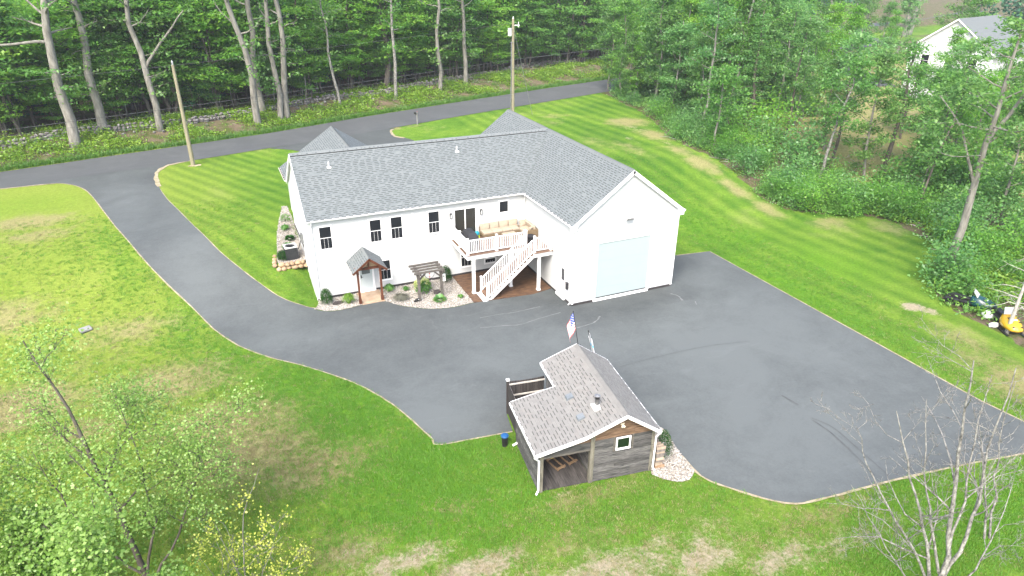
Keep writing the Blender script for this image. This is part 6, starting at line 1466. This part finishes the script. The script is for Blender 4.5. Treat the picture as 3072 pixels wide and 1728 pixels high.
# ================================================================== SNOWMOBILES AND JUNK
def snowmobile(loc, rz, body, dark, label):
    e = empty('snowmobile', (*loc, H(*loc)+.02), rz, label, 'snowmobile')
    bm = bmesh.new(); secs = [(1.42, .10, .40, .42), (1.30, .30, .30, .55), (1.0, .42, .28, .72), (.6, .46, .28, .84), (.25, .40, .32, .92), (-.05, .26, .36, .84)]
    rings = []
    for x, w_, z0, z1 in secs: rings.append([bm.verts.new(p) for p in ((x, -w_, z0), (x, -w_*.98, (z0+z1)/2), (x, -w_*.6, z1-.04), (x, 0, z1), (x, w_*.6, z1-.04), (x, w_*.98, (z0+z1)/2), (x, w_, z0))])
    for a, b in zip(rings, rings[1:]):
        for i in range(7): bm.faces.new((a[i], b[i], b[(i+1) % 7], a[(i+1) % 7]))
    bm.faces.new(rings[0]); bm.faces.new(rings[-1][::-1]); bmesh.ops.recalc_face_normals(bm, faces=bm.faces[:]); bmesh.ops.subdivide_edges(bm, edges=bm.edges[:], cuts=1, smooth=.4, use_grid_fill=True)
    me_ = bpy.data.meshes.new('hood'); bm.to_mesh(me_); bm.free(); me_.materials.append(body); me_.polygons.foreach_set('use_smooth', [True]*len(me_.polygons)); link('hood', me_, e)
    mb = MB(); mb.prism([(-1.25, -.17, .55), (-.95, -.19, .74), (-.1, -.17, .66), (.05, -.15, .80), (.05, -.15, .5), (-1.25, -.17, .45)], (0, .34, 0)); mb.build('seat', M_black, e, bevel=.03)
    mb = MB(); mb.prism([(-1.35, -.19, .12), (-1.45, -.19, .28), (-1.3, -.19, .42), (.3, -.19, .42), (.4, -.19, .2), (.2, -.19, .05), (-1.15, -.19, .05)], (0, .38, 0)); mb.build('track', M_black, e, bevel=.02)
    mb = MB(); mb.box(-1.3, .3, -.36, .36, .42, .47); mb.build('running_board', dark, e)
    for y in (-.46, .46):
        mb = MB(); mb.bar((.35, y, .05), (1.35, y, .05), .13, .03); mb.bar((1.35, y, .05), (1.62, y, .2), .13, .03); mb.bar((.85, y, .06), (.85, y*.55, .38), .05, .05); mb.bar((1.1, y, .06), (.8, y*.55, .4), .04, .04); mb.build('ski', M_black, e)
    mb = MB(); mb.hexa([(.30, -.34, .90), (.34, .34, .90), (.30, .34, .88), (.26, -.34, .88), (.02, -.24, 1.22), (.02, .24, 1.22), (0, .24, 1.2), (0, -.24, 1.2)]); mb.build('windshield', mat('clear_plastic_screen', (.35, .37, .37), (.42, .44, .44), 3, .2), e)
    mb = MB(); mb.bar((.0, -.36, 1.0), (.0, .36, 1.0), .04, .04); mb.bar((.05, 0, .8), (0, 0, 1.0), .05, .05); mb.build('handlebar', M_black, e)
    for y in (-.2, .2): 
        mb = MB(); mb.bar((1.22, y-.07, .53), (1.22, y+.07, .53), .08, .08); mb.build('headlight', M_black, e)
    for x, y, w_ in ((.8, 0, .15), (.62, -.22, .08), (.62, .22, .08), (.95, -.2, .06), (.95, .2, .06)):
        z = .84-.30*max(0, x-.6)-abs(y)*.12; mb = MB(); mb.hexa([(x-.035, y-w_, z+.0), (x+.035, y-w_, z-.02), (x+.035, y+w_, z-.02), (x-.035, y+w_, z), (x-.035, y-w_, z+.025), (x+.035, y-w_, z+.008), (x+.035, y+w_, z+.008), (x-.035, y+w_, z+.025)]); mb.build('hood_vent', dark if x != .8 else M_trim, e)
    return e
snowmobile((36.75, -16.75), math.radians(-62), mat('teal_gelcoat', (.003, .035, .04), (.005, .055, .058), 2, .25, spec=.6), M_charcoal, 'dark teal snowmobile parked under the shrub at the wood edge')
snowmobile((36.45, -19.05), math.radians(-118), mat('yellow_gelcoat', (.46, .27, .015), (.52, .31, .02), 2, .25, spec=.6), M_black, 'yellow snowmobile with a clear screen beside the dead spruce')
def bag(loc, r, label, seed):
    mb = MB(); mb.blob((0, 0, r[2]*.6), r, seed, .16, 2, flatb=True); o = mb.build('plastic_sheet', mat('white_plastic_sheet', (.62, .64, .63), (.74, .75, .75), 3, .4), None, True); o.location = (*loc, H(*loc)); tag(o, label, 'sheet'); return o
bag((36.55, -18.05), (.48, .34, .32), 'white plastic sheet bundled between the two snowmobiles', 4); bag((35.9, -18.9), (.42, .22, .14), 'small white plastic sheet on the ground before the yellow snowmobile', 5); bag((37.6, -16.25), (.22, .18, .26), 'white jug-like plastic bundle behind the teal snowmobile', 6)
lt = empty('lumber_pile', (35.2, -21.4, H(35.2, -21.4)), math.radians(-38), 'pile of pale boards and pipes at the right frame edge', 'lumber')
for k in range(7):
    mb = MB(); mb.box(-.1, 3.2, -.5+k*.15, -.37+k*.15, .10+.08*(k % 3), .17+.08*(k % 3)); mb.build('board', (M_weather, M_trim, MATS['concrete'])[k % 3], lt)
mb = MB(); mb.box(-.2, 3.2, -.62, -.55, .0, .16); mb.build('beam', M_plankw, lt)
tp_ = MB(); tp_.blob((1.4, .1, .36), (.5, .34, .16), 3, .2, 2); tp_.build('tarp', M_black, lt)

# ================================================================== NEIGHBOUR
nh = empty('neighbour_house', (82.7, 26.4, H(82, 26)), 0, 'white sided house half hidden by trees beyond the dry yard', 'house')
gdir = Vector((.2, -.98, 0)).normalized(); gn = Vector((gdir.y, -gdir.x, 0)); GL, GH, GR = 10.0, 6.5, 10.25
if gn.dot(Vector((-1, -1, 0))) < 0: gn = -gn
Fn = Fr((0, 0, 0), gdir, gn)
mb = MB(); siding(mb, Fn, 0, GR-.1, lambda v: (max(0, GL/2-(GR-.1-v)/((GR-GH)/(GL/2))), min(GL, GL/2+(GR-.1-v)/((GR-GH)/(GL/2)))), .2)
mb.fbox(Fn, 0, GL, -.5, GH, -11, -.02); mb.prism([Fn(0, GH, -.02), Fn(GL, GH, -.02), Fn(GL/2, GR-.15, -.02)], -gn*10.9); mb.build('wall', M_white, nh)
rf = MB(); slab(rf, [Fn(-.5, GH-.3, .35), Fn(GL/2, GR, .35), Fn(GL/2, GR, -11.3), Fn(-.5, GH-.3, -11.3)], .15); slab(rf, [Fn(GL/2, GR, .35), Fn(GL+.5, GH-.3, .35), Fn(GL+.5, GH-.3, -11.3), Fn(GL/2, GR, -11.3)], .15); rf.build('roof', [M_rbase, M_trim], nh)
mb = MB(); mb.fbox(Fn, -.03, .14, 0, GH, 0, .04); mb.fbox(Fn, GL-.14, GL+.03, 0, GH, 0, .04); mb.build('corner_board', M_trim, nh)
for u, v in ((1.6, 4.2), (4.6, 4.2), (7.4, 4.2), (1.6, 1.3)): window(Fn, u, u+.95, v, v+1.45, nh, 0)
nd = empty('neighbour_deck', (82.7+gdir.x*(GL+.3), 26.4+gdir.y*(GL+.3), H(82, 26)), 0, 'brown timber deck on the side of the white neighbour house', 'deck')
mb = MB(); mb.fbox(Fn, 0, 5, 2.5, 2.7, -5, .4); mb.build('floor', M_deckb, nd)
for i in range(26):
    mb = MB(); mb.fbox(Fn, i*.2, i*.2+.06, 2.7, 3.6, .3, .36); mb.build('baluster', M_plankw, nd)
mb = MB(); mb.fbox(Fn, 0, 5, 3.6, 3.68, .26, .40); mb.build('rail', M_plankw, nd)
for u in (.1, 2.5, 4.8):
    mb = MB(); mb.fbox(Fn, u, u+.15, -.1, 2.5, .2, .35); mb.build('post', M_plankw, nd)
tag(ribbon('neighbour_driveway', curve([(86.5, 33), (91, 40), (95, 46), (102, 60), (112, 74), (128, 86), (150, 93), (185, 100), (230, 118)], 6), 5.0, M_road, .05), 'grey driveway curving past the white neighbour house', kind='structure')
for x, y, r, lab in ((131, 85.6, .75, 'huge straight trunk far off beside the neighbouring driveway'), (150, 80, .6, 'far grey trunk behind the white house, left of a pair'), (154, 82, .55, 'far grey trunk behind the white house, right of a pair')):
    pr_ = tree_meshes(int(x*7), 27, r, 15, 5, M_barkg, L_dark, nlimb=10, nclump=5, per=18, leaf=.7, spread=1.4); plant(pr_, 'pine_tree', x, y, lab, 'tree', rz=0)
for x, y, k, s in ((90, 36, 0, .5), (97, 42, 3, .6), (99, 50, 0, .55), (88, 47, 2, .7), (84, 54, 3, .8), (108, 58, 1, .8), (104, 48, 2, .7), (113, 52, 0, .9), (78, 40, 3, .8), (80, 47, 0, .7), (92, 56, 1, .8), (120, 66, 1, 1.0), (100, 30, 2, .9), (106, 38, 1, 1.0)):
    plant(MID[k], 'leafy_tree', x, y, 'leafy tree round the yard of the white neighbour house', 'tree', 'trees round the neighbour yard', s)

# ================================================================== FOREGROUND TREES
def branchy(base, stems, m, seed, depth=3, twig=.006, spreadk=.55, L0=.45, nb=7):
    """bare branching stems; stems are lists of points with a foot radius. Returns mesh builder and twig tips"""
    q = np.random.default_rng(seed); mb = MB(); tips = []
    def grow(P, r, lev):
        n = len(P); mb.tube(P, [max(twig, r*(1-.82*i/(n-1))) for i in range(n)], 6 if lev == 0 else (5 if lev == 1 else 3), cap=False)
        Ln = sum(np.linalg.norm(P[i+1]-P[i]) for i in range(n-1))
        if lev >= depth: tips.extend(P[1:]); return
        for b in range(nb if lev == 0 else max(3, nb-2)):
            t = q.uniform(.22 if lev == 0 else .25, .98); f = t*(n-1); i = min(n-2, int(f)); p = P[i]+(P[i+1]-P[i])*(f-i); d = (P[i+1]-P[i]); d = d/np.linalg.norm(d)
            s = q.normal(size=3); s -= d*(s@d); s /= np.linalg.norm(s); dd = d*(1-spreadk*.6)+s*spreadk+np.array([0, 0, .18])
            l = Ln*L0*(1.15-t*.6)*q.uniform(.5, 1.1); grow(limb_path(p, dd, l, 4 if lev < 2 else 3, q, .75, .1), max(twig, r*(1-.8*t)*.55), lev+1)
        tips.append(P[-1])
    for pts, r in stems:
        pts = [np.array(p, float) for p in pts]; P = []
        for a, b in zip(pts, pts[1:]):
            for k in range(3): P.append(a+(b-a)*k/3+q.normal(0, .03, 3))
        P.append(pts[-1]); grow(P, r, 0)
    return mb, np.array(tips)
# bare birch clump in the right foreground
e = empty('birch_tree', (15.3, -30.6, -.3), 0, 'bare leafless multi-stemmed birch with lichened bark in front of the parking apron', 'tree')
mbb, _ = branchy(None, [
    ([(0, 0, 0), (.15, .1, 2.2), (.0, .5, 4.5), (-.1, .9, 6.8), (-.2, 1.2, 9.2)], 0.101),
    ([(.1, .1, .6), (.5, .0, 2.4), (.9, .2, 4.2), (1.0, .6, 6.0), (1.3, .8, 8.8)], 0.078),
    ([(.1, .1, 2.4), (.3, .3, 4.4), (.35, .7, 6.4), (.6, 1.0, 8.6)], 0.047),
    ([(-.1, 0, .3), (-.5, .3, 2.2), (-1.0, .8, 4.0), (-1.5, 1.4, 5.8), (-1.9, 1.9, 7.4)], 0.070),
    ([(-.1, .1, 1.6), (-.5, .6, 3.4), (-.7, 1.2, 5.2), (-.8, 1.8, 7.6)], 0.051),
    ([(-.2, .1, .8), (-1.1, .5, 2.6), (-2.0, 1.2, 4.2), (-2.6, 1.9, 5.6), (-3.0, 2.3, 6.9)], 0.051),
    ([(-.3, -.2, 0), (-1.6, .2, 2.0), (-2.8, .8, 3.8), (-3.8, 1.4, 5.6)], 0.039),
    ([(.3, -.2, 0), (1.2, -.3, 1.5), (2.0, -.1, 3.0), (2.6, .3, 4.6)], 0.039)], M_barkw, 5, 3, .005, .6, .46, 7)
link('trunk', mbb.mesh('trunk', M_barkw, True), e)
e2 = empty('birch_tree', (19.6, -29.6, -.3), 0, 'second bare birch leaning in from the right frame edge', 'tree')
mbb, _ = branchy(None, [([(0, 0, 0), (-.2, .3, 1.6), (-.6, .7, 3.4), (-1.0, 1.2, 5.2)], 0.047), ([(.2, 0, 0), (.3, .4, 2), (.1, .9, 4.2), (.3, 1.2, 6.6)], 0.047)], M_barkw, 6, 3, .006, .6, .42, 7)
link('trunk', mbb.mesh('trunk', M_barkw, True), e2)
def leafy_tree(loc, stems, bark, leafm, label, seed, leaf, per, spread, nb=7, depth=2, name='birch_tree', z=0.0, spreadk=.6, L0=.42):
    e = empty(name, (*loc, z), 0, label, 'tree'); mbb, tips = branchy(None, stems, bark, seed, depth, .006, spreadk, L0, nb)
    link('trunk', mbb.mesh('trunk', bark, True), e); q = np.random.default_rng(seed)
    K = np.repeat(tips, per, 0)+q.normal(0, spread, (len(tips)*per, 3)); link('crown', np_mesh('crown', leaf_quads(K, leaf, q, .5, .8), len(K), leafm), e); return e
leafy_tree((-8.9, -19.6), [([(0, 0, 0), (-.15, .25, 2.6), (-.5, .6, 5.0), (-.75, .9, 7.2), (-1.3, 1.0, 9.6)], .115), ([(.05, .05, .6), (.7, .3, 2.6), (.75, .5, 4.8), (.6, .6, 7.2)], .05), ([(.2, 0, .3), (1.3, .1, 2.0), (2.2, .4, 3.8), (3.0, .7, 5.2)], .05), ([(-.1, 0, .8), (-1.0, .1, 2.6), (-1.6, .3, 4.6), (-1.9, .5, 6.2)], .05)], M_barkd, L_birch, 'leafy birch with a dark trunk in the lower left foreground', 9, .085, 5, .36, 8, 3)
leafy_tree((-5.9, -22.0), [([(0, 0, 0), (.2, .1, 2), (.5, .2, 4), (1.2, .2, 5.6)], .03), ([(.1, 0, 0), (.0, .1, 2), (-.3, .1, 4.0)], .025), ([(.1, 0, .2), (.7, .1, 1.6), (1.5, .2, 3.2)], .022), ([(-.1, 0, .2), (-.6, .1, 1.8), (-1.0, .1, 3.0)], .02), ([(.2, 0, .1), (1.1, -.1, 1.2), (2.0, 0, 2.2)], .02)], M_barkg, L_yellow, 'yellow-leaved sapling beside the leafy birch in the foreground', 10, .075, 2, .17, 5, 3, 'sapling')
leafy_tree((-13.2, -20.2), [([(0, 0, -.5), (.2, .2, 2), (.2, .5, 4.0), (-.1, .6, 6.0)], .09), ([(.1, 0, 0), (1, .2, 1.8), (1.7, .3, 3.4)], .05), ([(0, 0, 0), (-.8, .2, 2), (-1.4, .3, 4)], .05)], M_barkd, L_birch, 'bright leafy crown at the lower left frame edge', 11, .12, 6, .45, 8, 3)
leafy_tree((-9.3, -23.6), [([(0, 0, -.5), (.2, .2, 2), (.4, .5, 3.8), (.3, .6, 5.4)], .07), ([(.1, 0, 0), (.9, .2, 1.6), (1.5, .3, 3.0)], .04), ([(0, 0, 0), (-.8, .2, 1.6), (-1.4, .3, 3.2)], .04)], M_barkd, L_birch, 'pale bushy treetop at the bottom frame edge below the leafy birch', 12, .11, 6, .4, 7, 3)

# ---- turf blades, thrown over the near lawn as instances of a few clumps
def clump(seed, n, h, r, m):
    q = np.random.default_rng(seed); a = q.uniform(0, 6.283, n); C = np.stack([np.cos(a), np.sin(a), 0*a], 1)*(r*np.sqrt(q.random(n)))[:, None]; b = q.uniform(0, 6.283, n)
    L = h*q.uniform(.5, 1.2, n)[:, None]; d = np.stack([np.cos(b), np.sin(b), 0*b], 1); s_ = np.stack([-np.sin(b), np.cos(b), 0*b], 1)*.007; z = np.array([0, 0, 1.])
    V = np.empty((n, 4, 3)); V[:, 0] = C-s_; V[:, 1] = C+s_; V[:, 2] = C+s_*.4+z*L*.8+d*L*.6; V[:, 3] = C-s_*.4+z*L*.8+d*L*.6
    me = np_mesh('turf_clump', V.reshape(-1, 3), n, m); return me
L_turfl = leafmat('turf_lush', [(0, (.055, .17, .012)), (.5, (.095, .25, .016)), (1, (.16, .33, .03))], .3, .02)
L_turf = leafmat('turf_green', [(0, (.065, .155, .014)), (.5, (.12, .24, .024)), (1, (.24, .33, .05))], .3, .02)
L_turfd = leafmat('turf_dry', [(0, (.13, .13, .045)), (.5, (.24, .215, .10)), (1, (.38, .33, .19))], .3, .02)
in_drv = in_poly(drv)
def turf(name, keep, n, me, label, seed):
    q = np.random.default_rng(seed); out = []
    while len(out) < n:
        x = q.uniform(-24, 33); y = q.uniform(-31, 16); dd = math.hypot(x-CAM.x, y-CAM.y)
        if q.random() > min(1, (24/dd)**2.2): continue
        if in_drv(x, y) or (-.2 < x < 22 and y > -7) or WOODP(x, y): continue
        lx = (x-SO[0])*math.cos(SA)+(y-SO[1])*math.sin(SA); ly = -(x-SO[0])*math.sin(SA)+(y-SO[1])*math.cos(SA)
        if 0 < lx < 4.95 and 0 < ly < 5.5: continue
        if in_bs(x, y) or (x > -2.1 and x < 0 and y > 3.1): continue
        if not keep(x, y, q): continue
        out.append((x, y, H(x, y)-.01))
    pm = bpy.data.meshes.new(name); pm.from_pydata(out, [], [])
    o = link(name, pm); tag(o, label, 'grass', kind='stuff')
    src = bpy.data.objects.new('turf_clump', me); 
    ng = bpy.data.node_groups.new('turf_'+name, 'GeometryNodeTree'); ng.interface.new_socket('Geometry', in_out='INPUT', socket_type='NodeSocketGeometry'); ng.interface.new_socket('Geometry', in_out='OUTPUT', socket_type='NodeSocketGeometry')
    N = ng.nodes; gi = N.new('NodeGroupInput'); go = N.new('NodeGroupOutput'); io = N.new('GeometryNodeInstanceOnPoints'); oi = N.new('GeometryNodeObjectInfo'); oi.inputs['Object'].default_value = src; oi.inputs['As Instance'].default_value = True
    rr = N.new('FunctionNodeRandomValue'); rr.data_type = 'FLOAT_VECTOR'; rr.inputs[0].default_value = (-.15, -.15, 0); rr.inputs[1].default_value = (.15, .15, 6.283)
    rs = N.new('FunctionNodeRandomValue'); rs.data_type = 'FLOAT'; rs.inputs[2].default_value = .7; rs.inputs[3].default_value = 1.5
    ng.links.new(gi.outputs[0], io.inputs['Points']); ng.links.new(oi.outputs['Geometry'], io.inputs['Instance']); ng.links.new(rr.outputs[0], io.inputs['Rotation']); ng.links.new(rs.outputs[1], io.inputs['Scale']); ng.links.new(io.outputs[0], go.inputs[0])
    md = o.modifiers.new('turf', 'NODES'); md.node_group = ng; return o
in_bs = in_poly(BED_S)
turf('turf_grass', lambda x, y, q: q.random() < .12+blobs(LUSH, x, y) and q.random() > blobs(SOIL, x, y)*1.1 and q.random() > .6*blobs(DRY, x, y), 26000, clump(1, 22, .075, .11, L_turfl), 'lush bright grass blades along the driveway edge', 1)
turf('turf_grass', lambda x, y, q: q.random() > blobs(SOIL, x, y)*1.25 and q.random() > .75*blobs(DRY, x, y), 34000, clump(2, 20, .06, .12, L_turf), 'mown green grass blades of the near lawn', 2)
turf('dry_turf', lambda x, y, q: q.random() < .06+.8*blobs(DRY, x, y)+.35*blobs(SOIL, x, y), 12000, clump(3, 18, .055, .12, L_turfd), 'dry straw-coloured grass blades in the worn lawn patches', 3)

# ---- thin haze volume between drone and woods, added to lift the dark shade
mb = MB(); mb.box(-620, 640, -620, 660, -1.9, 46); hz = mb.mesh('haze', [])
hm = bpy.data.materials.new('shade_lift_haze'); hm.use_nodes = True; hn = hm.node_tree; hn.nodes.clear()
ho = hn.nodes.new('ShaderNodeOutputMaterial'); hv_ = hn.nodes.new('ShaderNodeVolumePrincipled'); hv_.inputs['Color'].default_value = (.93, .97, 1, 1); hv_.inputs['Density'].default_value = .00042; hv_.inputs['Anisotropy'].default_value = .2
hn.links.new(hv_.outputs[0], ho.inputs['Volume']); hz.materials.append(hm); tag(link('haze', hz), 'thin pale haze over the whole yard and woods, added to lift dark shade', kind='stuff')
